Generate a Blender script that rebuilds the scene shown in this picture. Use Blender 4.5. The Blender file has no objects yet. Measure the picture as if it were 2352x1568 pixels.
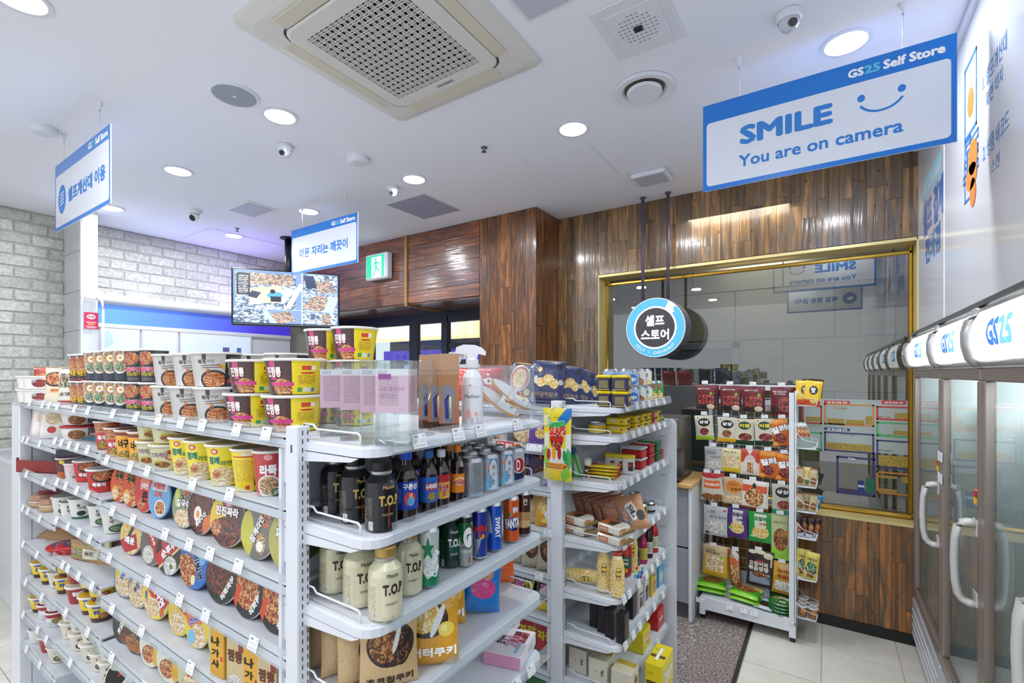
import bpy, bmesh, math, random
from math import sin, cos, pi, sqrt, atan2, hypot
from mathutils import Vector, Matrix
SC = bpy.context.scene
COL = SC.collection
random.seed(7)
# ------------------------------------------------------------------ camera (metres; shop runs along +Y, shelving along X)
TH = math.radians(33.6); S_, C_ = sin(TH), cos(TH); F_ = 1090.0; HZ = 856.0; CH = 1.5; ZC = 2.737
cam = bpy.data.cameras.new('camera'); camo = bpy.data.objects.new('camera', cam); COL.objects.link(camo)
camo.location = (0, 0, CH); camo.rotation_euler = (pi/2, 0, TH)
cam.sensor_width = 36; cam.lens = F_/2352*36; cam.shift_y = 72/2352; cam.clip_start = .02; cam.clip_end = 60
SC.camera = camo
SC.view_settings.view_transform = 'Standard'; SC.view_settings.look = 'None'
SC.view_settings.gamma = 1; SC.view_settings.use_curve_mapping = False
SC.view_settings.exposure = 0.24
SC.cycles.max_bounces = 7; SC.cycles.diffuse_bounces = 4; SC.cycles.glossy_bounces = 4; SC.cycles.transparent_max_bounces = 40
SC.cycles.caustics_reflective = False; SC.cycles.caustics_refractive = False; SC.cycles.sample_clamp_indirect = 6
W = bpy.data.worlds.new('world'); SC.world = W; W.use_nodes = True
W.node_tree.nodes['Background'].inputs[0].default_value = (.88, .92, 1, 1); W.node_tree.nodes['Background'].inputs[1].default_value = 1.15
# where the line of sight of a measured photograph point meets a real plane of the room (used to read positions off once)
def ray(px, py):
    t = (px-1176)/F_
    return (-S_+C_*t, C_+S_*t, (HZ-py)/F_)
def on_y(px, py, Y):
    a, b, c = ray(px, py); k = Y/b; return (a*k, Y, CH+c*k)
def on_x(px, py, X):
    a, b, c = ray(px, py); k = X/a; return (X, b*k, CH+c*k)
def on_z(px, py, Z=ZC):
    a, b, c = ray(px, py); k = (Z-CH)/c; return (a*k, b*k, Z)
def Xat(px, Y): return on_y(px, 0, Y)[0]
def Yat(px, X): return on_x(px, 0, X)[1]

# ------------------------------------------------------------------ materials
def lin(h):
    if not isinstance(h, str): return (*h, 1)
    h = h.lstrip('#'); o = []
    for i in (0, 2, 4):
        v = int(h[i:i+2], 16)/255; o.append(v/12.92 if v <= .04045 else ((v+.055)/1.055)**2.4)
    return (*o, 1)
MATS = {}
def newmat(name):
    m = bpy.data.materials.new(name); m.use_nodes = True; MATS[name] = m
    return m, m.node_tree, m.node_tree.nodes['Principled BSDF']
def mat(name, col='#ffffff', rough=.5, metal=0, emit=None, es=1, coat=0, bump=0, bscale=40, spec=.5):
    if name in MATS: return MATS[name]
    m, nt, b = newmat(name)
    b.inputs['Base Color'].default_value = lin(col); b.inputs['Roughness'].default_value = rough; b.inputs['Metallic'].default_value = metal
    b.inputs['Coat Weight'].default_value = coat; b.inputs['Coat Roughness'].default_value = .06; b.inputs['Specular IOR Level'].default_value = spec
    if emit: b.inputs['Emission Color'].default_value = lin(emit); b.inputs['Emission Strength'].default_value = es
    if bump:
        n = nt.nodes.new('ShaderNodeTexNoise'); n.inputs['Scale'].default_value = bscale; n.inputs['Detail'].default_value = 4
        tc = nt.nodes.new('ShaderNodeTexCoord'); nt.links.new(tc.outputs['Object'], n.inputs['Vector'])
        bp = nt.nodes.new('ShaderNodeBump'); bp.inputs['Strength'].default_value = bump; bp.inputs['Distance'].default_value = .01
        nt.links.new(n.outputs['Fac'], bp.inputs['Height']); nt.links.new(bp.outputs[0], b.inputs['Normal'])
    return m
def glass(name, tint='#ffffff', ior=1.45, rough=0.0, extra=0.0, haze=0.0, hazecol='#ffffff'):
    if name in MATS: return MATS[name]
    m, nt, b = newmat(name); N = nt.nodes; L = nt.links; N.remove(b)
    tr = N.new('ShaderNodeBsdfTransparent'); tr.inputs[0].default_value = lin(tint)
    gl = N.new('ShaderNodeBsdfGlossy'); gl.inputs['Roughness'].default_value = rough
    fr = N.new('ShaderNodeFresnel'); fr.inputs[0].default_value = ior
    f = fr.outputs[0]  # both faces of a thin pane reflect alike
    ge = N.new('ShaderNodeNewGeometry'); mr = N.new('ShaderNodeMapRange'); mr.inputs[3].default_value = ior; mr.inputs[4].default_value = 1/ior
    L.new(ge.outputs['Backfacing'], mr.inputs[0]); L.new(mr.outputs[0], fr.inputs[0])
    if extra:
        a = N.new('ShaderNodeMath'); a.operation = 'ADD'; a.use_clamp = True; a.inputs[1].default_value = extra; L.new(f, a.inputs[0]); f = a.outputs[0]
    mx = N.new('ShaderNodeMixShader'); L.new(f, mx.inputs[0]); L.new(tr.outputs[0], mx.inputs[1]); L.new(gl.outputs[0], mx.inputs[2])
    out = mx.outputs[0]
    if haze:
        d = N.new('ShaderNodeBsdfDiffuse'); d.inputs[0].default_value = lin(hazecol)
        m2 = N.new('ShaderNodeMixShader'); m2.inputs[0].default_value = haze; L.new(out, m2.inputs[1]); L.new(d.outputs[0], m2.inputs[2]); out = m2.outputs[0]
    L.new(out, N['Material Output'].inputs[0])
    return m
FOODS = {'soup': ('#8a2412', '#d9702a', '#f4cf86'), 'egg': ('#7d4a20', '#e3b35e', '#f7ecc4'), 'pop': ('#d8a93a', '#f3dc8c', '#fff6d2'), 'nut': ('#5a2c14', '#a5612c', '#d79a55'),
         'dark': ('#1d1412', '#5a2114', '#b04a22'), 'meat': ('#4a0f14', '#9c2b2e', '#d86a5a'), 'fish': ('#c9a06a', '#efd9ae', '#fffbe8'), 'white': ('#b9b3a6', '#e6e2d8', '#ffffff'),
         'mix': ('#2c6a3a', '#d33a2a', '#f2c53c'), 'shop': ('#46586c', '#9fb0bf', '#e3e9ec'), 'goods': ('#5a5450', '#b0a498', '#d8a890'), 'squid': ('#8a4a1c', '#d98b3c', '#fbe3b0'), 'choc': ('#1c0d08', '#4a2616', '#8a5530'), 'kimbap': ('#20301c', '#b8792c', '#f2ead6'), 'green': ('#0f4a22', '#2f8a3c', '#d8e8c8')}
def group_mask():
    g = bpy.data.node_groups.new('print_mask', 'ShaderNodeTree'); I = g.interface
    I.new_socket('uv', in_out='INPUT', socket_type='NodeSocketVector'); I.new_socket('c', in_out='INPUT', socket_type='NodeSocketVector')
    I.new_socket('s', in_out='INPUT', socket_type='NodeSocketVector'); I.new_socket('r', in_out='INPUT', socket_type='NodeSocketVector')
    I.new_socket('e', in_out='OUTPUT', socket_type='NodeSocketFloat'); I.new_socket('b', in_out='OUTPUT', socket_type='NodeSocketFloat')
    gi = g.nodes.new('NodeGroupInput'); go = g.nodes.new('NodeGroupOutput')
    mp = g.nodes.new('ShaderNodeMapping'); mp.vector_type = 'TEXTURE'
    for a, b in (('uv', 0), ('c', 1), ('r', 2), ('s', 3)): g.links.new(gi.outputs[a], mp.inputs[b])
    l = g.nodes.new('ShaderNodeVectorMath'); l.operation = 'LENGTH'; g.links.new(mp.outputs[0], l.inputs[0])
    lt = g.nodes.new('ShaderNodeMath'); lt.operation = 'LESS_THAN'; lt.inputs[1].default_value = 1; g.links.new(l.outputs['Value'], lt.inputs[0]); g.links.new(lt.outputs[0], go.inputs['e'])
    ab = g.nodes.new('ShaderNodeVectorMath'); ab.operation = 'ABSOLUTE'; g.links.new(mp.outputs[0], ab.inputs[0])
    sx = g.nodes.new('ShaderNodeSeparateXYZ'); g.links.new(ab.outputs[0], sx.inputs[0])
    mx = g.nodes.new('ShaderNodeMath'); mx.operation = 'MAXIMUM'; g.links.new(sx.outputs[0], mx.inputs[0]); g.links.new(sx.outputs[1], mx.inputs[1])
    l2 = g.nodes.new('ShaderNodeMath'); l2.operation = 'LESS_THAN'; l2.inputs[1].default_value = 1; g.links.new(mx.outputs[0], l2.inputs[0]); g.links.new(l2.outputs[0], go.inputs['b'])
    return g
def group_food():
    g = bpy.data.node_groups.new('print_food', 'ShaderNodeTree'); I = g.interface
    I.new_socket('uv', in_out='INPUT', socket_type='NodeSocketVector'); I.new_socket('k', in_out='INPUT', socket_type='NodeSocketFloat')
    for n in 'ABC': I.new_socket(n, in_out='INPUT', socket_type='NodeSocketColor')
    I.new_socket('o', in_out='OUTPUT', socket_type='NodeSocketColor')
    gi = g.nodes.new('NodeGroupInput'); go = g.nodes.new('NodeGroupOutput')
    v = g.nodes.new('ShaderNodeTexVoronoi'); n = g.nodes.new('ShaderNodeTexNoise'); n.inputs['Detail'].default_value = 2; n.inputs['Distortion'].default_value = 2
    g.links.new(gi.outputs['uv'], v.inputs['Vector']); g.links.new(gi.outputs['k'], v.inputs['Scale'])
    g.links.new(gi.outputs['uv'], n.inputs['Vector']); g.links.new(gi.outputs['k'], n.inputs['Scale'])
    r1 = g.nodes.new('ShaderNodeMapRange'); r1.inputs[1].default_value = .1; r1.inputs[2].default_value = .6; g.links.new(v.outputs['Distance'], r1.inputs[0])
    m1 = g.nodes.new('ShaderNodeMix'); m1.data_type = 'RGBA'; g.links.new(r1.outputs[0], m1.inputs[0]); g.links.new(gi.outputs['B'], m1.inputs[6]); g.links.new(gi.outputs['A'], m1.inputs[7])
    r2 = g.nodes.new('ShaderNodeMapRange'); r2.inputs[1].default_value = .5; r2.inputs[2].default_value = .62; g.links.new(n.outputs['Fac'], r2.inputs[0])
    m2 = g.nodes.new('ShaderNodeMix'); m2.data_type = 'RGBA'; g.links.new(r2.outputs[0], m2.inputs[0]); g.links.new(m1.outputs[2], m2.inputs[6]); g.links.new(gi.outputs['C'], m2.inputs[7])
    g.links.new(m2.outputs[2], go.inputs['o']); return g
def group_lines():
    g = bpy.data.node_groups.new('print_lines', 'ShaderNodeTree'); I = g.interface
    I.new_socket('uv', in_out='INPUT', socket_type='NodeSocketVector'); I.new_socket('k', in_out='INPUT', socket_type='NodeSocketFloat'); I.new_socket('o', in_out='OUTPUT', socket_type='NodeSocketFloat')
    gi = g.nodes.new('NodeGroupInput'); go = g.nodes.new('NodeGroupOutput')
    sx = g.nodes.new('ShaderNodeSeparateXYZ'); g.links.new(gi.outputs['uv'], sx.inputs[0])
    mu = g.nodes.new('ShaderNodeMath'); mu.operation = 'MULTIPLY'; g.links.new(sx.outputs[1], mu.inputs[0]); g.links.new(gi.outputs['k'], mu.inputs[1])
    fr = g.nodes.new('ShaderNodeMath'); fr.operation = 'FRACT'; g.links.new(mu.outputs[0], fr.inputs[0])
    lt = g.nodes.new('ShaderNodeMath'); lt.operation = 'LESS_THAN'; lt.inputs[1].default_value = .5; g.links.new(fr.outputs[0], lt.inputs[0])
    n = g.nodes.new('ShaderNodeTexNoise'); n.inputs['Scale'].default_value = 60; n.inputs['Detail'].default_value = 0; g.links.new(gi.outputs['uv'], n.inputs['Vector'])
    gt = g.nodes.new('ShaderNodeMath'); gt.operation = 'GREATER_THAN'; gt.inputs[1].default_value = .45; g.links.new(n.outputs['Fac'], gt.inputs[0])
    m = g.nodes.new('ShaderNodeMath'); m.operation = 'MULTIPLY'; g.links.new(lt.outputs[0], m.inputs[0]); g.links.new(gt.outputs[0], m.inputs[1]); g.links.new(m.outputs[0], go.inputs['o'])
    return g
GM, GF, GL = group_mask(), group_food(), group_lines()
# printed packaging, laid out in the object's own UV: layers (shape, u, v, w, h, colour/food, angle)
# e ellipse, r rectangle, E/R the same filled with a food picture, t lines of small print, b bar code
def prt(name, base='#ffffff', layers=(), rough=.35, coat=.0, metal=0, emit=0, bump=0):
    if name in MATS: return MATS[name]
    m, nt, b = newmat(name); N = nt.nodes; L = nt.links
    uv = N.new('ShaderNodeUVMap'); uv.uv_map = 'uv'; cur = None
    base = lin(base)
    for i, ly in enumerate(layers):
        k, u, v, w, h, c = ly[:6]; ang = ly[6] if len(ly) > 6 else 0
        g = N.new('ShaderNodeGroup'); g.node_tree = GM; L.new(uv.outputs[0], g.inputs['uv'])
        g.inputs['c'].default_value = (u, v, 0); g.inputs['s'].default_value = (w/2, h/2, 1); g.inputs['r'].default_value = (0, 0, math.radians(ang))
        fac = g.outputs['e' if k in 'eE' else 'b']
        mx = N.new('ShaderNodeMix'); mx.data_type = 'RGBA'
        if k in 'tb':
            ln = N.new('ShaderNodeGroup'); ln.node_tree = GL; ln.inputs['k'].default_value = 1/.035
            if k == 'b':
                sw = N.new('ShaderNodeMapping'); sw.inputs['Rotation'].default_value = (0, 0, pi/2); L.new(uv.outputs[0], sw.inputs[0]); L.new(sw.outputs[0], ln.inputs['uv']); ln.inputs['k'].default_value = 1/.012
            else: L.new(uv.outputs[0], ln.inputs['uv'])
            mm = N.new('ShaderNodeMath'); mm.operation = 'MULTIPLY'; L.new(fac, mm.inputs[0]); L.new(ln.outputs[0], mm.inputs[1]); fac = mm.outputs[0]
        L.new(fac, mx.inputs[0])
        if cur is None: mx.inputs[6].default_value = base
        else: L.new(cur, mx.inputs[6])
        if k in 'ER':
            f = N.new('ShaderNodeGroup'); f.node_tree = GF; L.new(uv.outputs[0], f.inputs['uv']); f.inputs['k'].default_value = ly[7] if len(ly) > 7 else 14
            for n_, c_ in zip('ABC', FOODS[c]): f.inputs[n_].default_value = lin(c_)
            L.new(f.outputs[0], mx.inputs[7])
        else: mx.inputs[7].default_value = lin(c)
        cur = mx.outputs[2]
    if cur is None: b.inputs['Base Color'].default_value = base
    else: L.new(cur, b.inputs['Base Color'])
    b.inputs['Roughness'].default_value = rough; b.inputs['Coat Weight'].default_value = coat; b.inputs['Coat Roughness'].default_value = .08; b.inputs['Metallic'].default_value = metal
    if emit:
        if cur is None: b.inputs['Emission Color'].default_value = base
        else: L.new(cur, b.inputs['Emission Color'])
        b.inputs['Emission Strength'].default_value = emit
    if bump:
        n = N.new('ShaderNodeTexNoise'); n.inputs['Scale'].default_value = 9; n.inputs['Detail'].default_value = 3; n.inputs['Distortion'].default_value = 1.2
        L.new(uv.outputs[0], n.inputs['Vector'])
        bp = N.new('ShaderNodeBump'); bp.inputs['Strength'].default_value = bump; bp.inputs['Distance'].default_value = .01
        L.new(n.outputs['Fac'], bp.inputs['Height']); L.new(bp.outputs[0], b.inputs['Normal']); L.new(bp.outputs[0], b.inputs['Coat Normal'])
    return m
def wood(name, axis, cols, coat=.6):
    m, nt, b = newmat(name); N = nt.nodes; L = nt.links
    tc = N.new('ShaderNodeTexCoord'); oi = N.new('ShaderNodeObjectInfo')
    ad = N.new('ShaderNodeVectorMath'); ad.operation = 'MULTIPLY_ADD'; ad.inputs[1].default_value = (9, 7, 5)
    cx = N.new('ShaderNodeCombineXYZ')
    for i in range(3): L.new(oi.outputs['Random'], cx.inputs[i])
    L.new(cx.outputs[0], ad.inputs[0]); L.new(tc.outputs['Object'], ad.inputs[2])
    mp = N.new('ShaderNodeMapping'); s = [26, 26, 26]; s[axis] = 1.6; mp.inputs['Scale'].default_value = s; L.new(ad.outputs[0], mp.inputs[0])
    n = N.new('ShaderNodeTexNoise'); n.inputs['Scale'].default_value = 1; n.inputs['Detail'].default_value = 5; n.inputs['Distortion'].default_value = 1.6; L.new(mp.outputs[0], n.inputs[0])
    m2 = N.new('ShaderNodeMapping'); s = [9, 9, 9]; s[axis] = 2.2; m2.inputs['Scale'].default_value = s; L.new(ad.outputs[0], m2.inputs[0])
    n2 = N.new('ShaderNodeTexNoise'); n2.inputs['Scale'].default_value = 1; n2.inputs['Detail'].default_value = 2; n2.inputs['Distortion'].default_value = 2.5; L.new(m2.outputs[0], n2.inputs[0])
    r = N.new('ShaderNodeValToRGB'); L.new(n.outputs['Fac'], r.inputs[0]); e = r.color_ramp.elements
    e[0].position = .34; e[0].color = lin(cols[0]); e[1].position = .66; e[1].color = lin(cols[2]); k = e.new(.5); k.color = lin(cols[1])
    r2 = N.new('ShaderNodeMapRange'); r2.inputs[1].default_value = .42; r2.inputs[2].default_value = .7; L.new(n2.outputs['Fac'], r2.inputs[0])
    mx = N.new('ShaderNodeMix'); mx.data_type = 'RGBA'; L.new(r2.outputs[0], mx.inputs[0]); L.new(r.outputs[0], mx.inputs[6]); mx.inputs[7].default_value = lin(cols[3])
    hv = N.new('ShaderNodeHueSaturation'); rv = N.new('ShaderNodeMapRange'); rv.inputs[3].default_value = .68; rv.inputs[4].default_value = 1.3; L.new(oi.outputs['Random'], rv.inputs[0])
    L.new(rv.outputs[0], hv.inputs['Value']); L.new(mx.outputs[2], hv.inputs['Color'])
    # knots
    kv = N.new('ShaderNodeTexVoronoi'); m3 = N.new('ShaderNodeMapping'); s = [5, 5, 5]; s[axis] = 2.6; m3.inputs['Scale'].default_value = s; L.new(ad.outputs[0], m3.inputs[0]); L.new(m3.outputs[0], kv.inputs[0])
    kr = N.new('ShaderNodeMapRange'); kr.inputs[1].default_value = .07; kr.inputs[2].default_value = .14; L.new(kv.outputs['Distance'], kr.inputs[0])
    km = N.new('ShaderNodeMix'); km.data_type = 'RGBA'; L.new(kr.outputs[0], km.inputs[0]); km.inputs[6].default_value = lin('#1c0e08'); L.new(hv.outputs[0], km.inputs[7])
    L.new(km.outputs[2], b.inputs['Base Color']); b.inputs['Roughness'].default_value = .34
    b.inputs['Coat Weight'].default_value = coat; b.inputs['Coat Roughness'].default_value = .12
    bp = N.new('ShaderNodeBump'); bp.inputs['Strength'].default_value = .45; bp.inputs['Distance'].default_value = .004; L.new(n.outputs['Fac'], bp.inputs['Height'])
    L.new(bp.outputs[0], b.inputs['Normal']); L.new(bp.outputs[0], b.inputs['Coat Normal'])
    return m
def noisy(name, c0, c1, scale, rough=.6, bump=.3, lo=.35, hi=.65, var=0, coat=0, c2=None, vscale=(1, 1, 1)):
    m, nt, b = newmat(name); N = nt.nodes; L = nt.links
    tc = N.new('ShaderNodeTexCoord'); oi = N.new('ShaderNodeObjectInfo'); ad = N.new('ShaderNodeVectorMath'); L.new(tc.outputs['Object'], ad.inputs[0]); L.new(oi.outputs['Random'], ad.inputs[1])
    mp = N.new('ShaderNodeMapping'); mp.inputs['Scale'].default_value = vscale; L.new(ad.outputs[0], mp.inputs[0])
    n = N.new('ShaderNodeTexNoise'); n.inputs['Scale'].default_value = scale; n.inputs['Detail'].default_value = 5; n.inputs['Roughness'].default_value = .65; L.new(mp.outputs[0], n.inputs[0])
    r = N.new('ShaderNodeValToRGB'); L.new(n.outputs['Fac'], r.inputs[0]); e = r.color_ramp.elements
    e[0].position = lo; e[0].color = lin(c0); e[1].position = hi; e[1].color = lin(c1)
    if c2: k = e.new((lo+hi)/2); k.color = lin(c2)
    col = r.outputs[0]
    if var:
        hv = N.new('ShaderNodeHueSaturation'); rv = N.new('ShaderNodeMapRange'); rv.inputs[3].default_value = 1-var; rv.inputs[4].default_value = 1+var; L.new(oi.outputs['Random'], rv.inputs[0])
        L.new(rv.outputs[0], hv.inputs['Value']); L.new(col, hv.inputs['Color']); col = hv.outputs[0]
    L.new(col, b.inputs['Base Color']); b.inputs['Roughness'].default_value = rough; b.inputs['Coat Weight'].default_value = coat; b.inputs['Coat Roughness'].default_value = .05
    if bump:
        bp = N.new('ShaderNodeBump'); bp.inputs['Strength'].default_value = bump; bp.inputs['Distance'].default_value = .004; L.new(n.outputs['Fac'], bp.inputs['Height']); L.new(bp.outputs[0], b.inputs['Normal'])
    return m

# ------------------------------------------------------------------ mesh building
class MB:
    def __init__(s): s.v = []; s.f = []; s.mi = []; s.uv = []; s.m = []; s.sm = []
    def add(s, vs, fs, m, uvs=None, smooth=False):
        if m not in s.m: s.m.append(m)
        k = s.m.index(m); o = len(s.v); s.v += [tuple(v) for v in vs]
        for i, f in enumerate(fs):
            s.f.append([o+j for j in f]); s.mi.append(k); s.sm.append(smooth)
            s.uv.append(uvs[i] if uvs else [(0, 0)]*len(f))
        return s
    def quad(s, a, b, c, d, m): return s.add([a, b, c, d], [(0, 1, 2, 3)], m, [[(0, 0), (1, 0), (1, 1), (0, 1)]])
    def box(s, x0, x1, y0, y1, z0, z1, m, c=0):
        X, Y, Z = sorted((x0, x1)), sorted((y0, y1)), sorted((z0, z1))
        U = [(0, 0), (1, 0), (1, 1), (0, 1)]
        if not c:
            P = [(X[i], Y[j], Z[k]) for i in (0, 1) for j in (0, 1) for k in (0, 1)]
            F = [(0, 4, 5, 1), (6, 2, 3, 7), (2, 0, 1, 3), (4, 6, 7, 5), (1, 5, 7, 3), (2, 6, 4, 0)]
            return s.add(P, F, m, [U]*6)
        c = min(c, (X[1]-X[0])*.45, (Y[1]-Y[0])*.45, (Z[1]-Z[0])*.45)
        P = []; idx = {}
        for i in (0, 1):
            for j in (0, 1):
                for k in (0, 1):
                    for a in range(3):
                        q = [X[i]+(c if i == 0 else -c), Y[j]+(c if j == 0 else -c), Z[k]+(c if k == 0 else -c)]
                        q[a] = (X, Y, Z)[a][(i, j, k)[a]]
                        idx[i, j, k, a] = len(P); P.append(q)
        I = idx; F = []; UV = []
        def fc(l, uv=None): F.append(l); UV.append(uv or [(0, 0)]*len(l))
        fc([I[0,0,0,1], I[1,0,0,1], I[1,0,1,1], I[0,0,1,1]], U); fc([I[1,1,0,1], I[0,1,0,1], I[0,1,1,1], I[1,1,1,1]], U)
        fc([I[0,1,0,0], I[0,0,0,0], I[0,0,1,0], I[0,1,1,0]], U); fc([I[1,0,0,0], I[1,1,0,0], I[1,1,1,0], I[1,0,1,0]], U)
        fc([I[0,0,1,2], I[1,0,1,2], I[1,1,1,2], I[0,1,1,2]], U); fc([I[0,1,0,2], I[1,1,0,2], I[1,0,0,2], I[0,0,0,2]], U)
        for j in (0, 1):
            for k in (0, 1):
                f = [I[0,j,k,1], I[0,j,k,2], I[1,j,k,2], I[1,j,k,1]]; fc(f if (j+k) % 2 else f[::-1])
                f = [I[j,0,k,0], I[j,1,k,0], I[j,1,k,2], I[j,0,k,2]]; fc(f if (j+k) % 2 else f[::-1])
                f = [I[j,k,0,0], I[j,k,0,1], I[j,k,1,1], I[j,k,1,0]]; fc(f if (j+k) % 2 == 0 else f[::-1])
        for i in (0, 1):
            for j in (0, 1):
                for k in (0, 1):
                    f = [I[i,j,k,0], I[i,j,k,1], I[i,j,k,2]]; fc(f if (i+j+k) % 2 else f[::-1])
        return s.add(P, F, m, UV)
    def lathe(s, prof, n=28, m=None, o=(0, 0, 0), uvr=None, smooth=True, squash=1):
        """prof: (r, z[, material]) from bottom to top; uvr: (z0, z1) that maps to v 0..1; u=.5 faces -Y"""
        z0, z1 = uvr or (prof[0][1], prof[-1][1]); dz = (z1-z0) or 1
        for i in range(len(prof)-1):
            a, b = prof[i], prof[i+1]; mm = b[2] if len(b) > 2 else m
            vs = []; fs = []; us = []
            for q in (a, b):
                for j in range(n+1):
                    t = 2*pi*j/n; vs.append((o[0]-q[0]*sin(t), o[1]+q[0]*cos(t)*squash, o[2]+q[1]))
            for j in range(n):
                u0, u1 = j/n, (j+1)/n; va, vb = (a[1]-z0)/dz, (b[1]-z0)/dz
                U = [(1-u0, va), (1-u1, va), (1-u1, vb), (1-u0, vb)]
                U = [(1-x, y) for x, y in U]
                fs.append((j, j+1, n+1+j+1, n+1+j)); us.append([(u0, va), (u1, va), (u1, vb), (u0, vb)])
            s.add(vs, fs, mm, us, smooth)
        return s
    def disc(s, r, z, m, n=28, up=True, o=(0, 0), rx=1):
        vs = [(o[0]-r*sin(2*pi*j/n), o[1]+r*cos(2*pi*j/n)*rx, z) for j in range(n)]
        f = list(range(n)); uv = [(.5+(v[0]-o[0])/(2*r), .5+(v[1]-o[1])/(2*r*rx)) for v in vs]
        if not up: f = f[::-1]; uv = uv[::-1]
        return s.add(vs, [f], m, [uv])
    def tube(s, pts, r, m, n=6):
        P = [Vector(p) for p in pts]; vs = []; fs = []
        for i, p in enumerate(P):
            d = ((P[min(i+1, len(P)-1)]-p).normalized()+(p-P[max(i-1, 0)]).normalized())
            d = d.normalized() if d.length > 1e-6 else Vector((0, 0, 1))
            a = d.cross(Vector((0, 0, 1)) if abs(d.z) < .9 else Vector((1, 0, 0))).normalized(); b = d.cross(a)
            vs += [p+r*(cos(2*pi*k/n)*a+sin(2*pi*k/n)*b) for k in range(n)]
        for i in range(len(P)-1):
            for k in range(n): fs.append((i*n+k, i*n+(k+1) % n, (i+1)*n+(k+1) % n, (i+1)*n+k))
        fs.append(tuple(range(n))[::-1]); fs.append(tuple((len(P)-1)*n+k for k in range(n)))
        return s.add(vs, fs, m, None, True)
    def prism(s, poly, z0, z1, m, ax=2):
        """poly of 2-D points extruded along axis ax"""
        n = len(poly)
        def q(p, h): return {2: (p[0], p[1], h), 1: (p[0], h, p[1]), 0: (h, p[0], p[1])}[ax]
        vs = [q(p, z0) for p in poly]+[q(p, z1) for p in poly]
        fs = [tuple(range(n))[::-1], tuple(range(n, 2*n))]+[(i, (i+1) % n, n+(i+1) % n, n+i) for i in range(n)]
        return s.add(vs, fs, m)
    def xf(s, M): s.v = [tuple(M @ Vector(v)) for v in s.v]; return s
    def text(s, t, fn, cx, cy, w, h, m, bold=0, rot=0, outline=None, curved=False, d=.0004, ow=.05):
        if outline:
            s.text(t, fn, cx, cy, w, h, outline, bold+ow, rot, None, curved, d); d += .0004
        vs, fs = txt(t, 0, curved); bb = txt_box(t, 0)
        sx = w/(bb[1]-bb[0]) if w else h/(bb[3]-bb[2]); sy = h/(bb[3]-bb[2]) if h else sx
        mx, my = (bb[0]+bb[1])/2, (bb[2]+bb[3])/2; cr, sr = cos(math.radians(rot)), sin(math.radians(rot))
        n = 1 if not bold else 4 if bold < .035 else 6  # bold: a fan of slightly shifted copies, each a hair above the last
        for k in range(n):
            bx, by = (bold*cos(2*pi*(k+.5)/n), bold*sin(2*pi*(k+.5)/n)) if bold else (0, 0); out = []
            for x, y in vs:
                x, y = (x+bx-mx)*sx, (y+by-my)*sy; out.append(fn(cx+x*cr-y*sr, cy+x*sr+y*cr, d+k*5e-5))
            s.add(out, fs, m)
        return s
    def build(s, name, parent=None, loc=(0, 0, 0), link=True, fix=False):
        me = bpy.data.meshes.new(name); me.from_pydata(s.v, [], s.f)
        for m in s.m: me.materials.append(m)
        me.polygons.foreach_set('material_index', s.mi); me.polygons.foreach_set('use_smooth', s.sm)
        ul = me.uv_layers.new(name='uv'); fl = [c for f in s.uv for p in f for c in p]
        ul.data.foreach_set('uv', fl); me.update()
        o = bpy.data.objects.new(name, me); o.location = loc
        if parent: o.parent = parent
        COL.objects.link(o); return o
_T = {}
def _rawtext(t):
    c = bpy.data.curves.new('t', 'FONT'); c.body = t; c.resolution_u = 2; c.fill_mode = 'FRONT'
    o = bpy.data.objects.new('t', c); me = bpy.data.meshes.new_from_object(o)
    bpy.data.objects.remove(o); bpy.data.curves.remove(c); return me
def txt_box(t, b):
    txt(t, 0, False); return _T[t, 0, False][2]
def txt(t, bold=0, cut=False, _=None):
    """letters as flat faces; bold by laying a ring of slightly shifted copies over them; cut into strips so they can wrap round a can"""
    k = (t, 0, cut)
    if k not in _T:
        me = _rawtext(t); bm = bmesh.new(); bm.from_mesh(me)
        xs = [v.co.x for v in bm.verts] or [0, 1]; ys = [v.co.y for v in bm.verts] or [0, 1]
        if cut:
            x = min(xs)+.25
            while x < max(xs):
                bmesh.ops.bisect_plane(bm, geom=bm.verts[:]+bm.edges[:]+bm.faces[:], plane_co=(x, 0, 0), plane_no=(1, 0, 0)); x += .25
        bm.verts.index_update()
        _T[k] = ([(v.co.x, v.co.y) for v in bm.verts], [tuple(v.index for v in f.verts) for f in bm.faces], (min(xs), max(xs), min(ys), max(ys)))
        bm.free(); bpy.data.meshes.remove(me)
    return _T[k][:2]
def setp(o, label=None, cat=None, group=None, kind=None):
    if label: o['label'] = label
    if cat: o['category'] = cat
    if group: o['group'] = group
    if kind: o['kind'] = kind
    return o
def empty(name, loc=(0, 0, 0), rz=0):
    o = bpy.data.objects.new(name, None); o.location = loc; o.rotation_euler = (0, 0, rz); o.empty_display_size = .05; COL.objects.link(o); return o
def struct(mb, name): return setp(mb.build(name), kind='structure')
ONE = {}
def piece(name, dims, m, parent, loc, c=0):
    """an alike piece (brick, tile, plank): a box centred on its own origin, mesh data shared by size"""
    k = (name, tuple(round(d, 3) for d in dims), m.name, c)
    if k not in ONE:
        mb = MB(); mb.box(-dims[0]/2, dims[0]/2, -dims[1]/2, dims[1]/2, -dims[2]/2, dims[2]/2, m, c); o = mb.build(name); ONE[k] = o.data
    else:
        o = bpy.data.objects.new(name, ONE[k]); COL.objects.link(o)
    o.parent = parent; o.location = loc; return o
def area(name, loc, size, power, col=(1, 1, 1), rot=(0, 0, 0), shape='DISK', sy=None, spread=pi):
    l = bpy.data.lights.new(name, 'AREA'); l.shape = shape; l.size = size; l.energy = power; l.color = col; l.spread = spread
    if sy: l.size_y = sy
    o = bpy.data.objects.new(name, l); o.location = loc; o.rotation_euler = rot; COL.objects.link(o); return o
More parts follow.
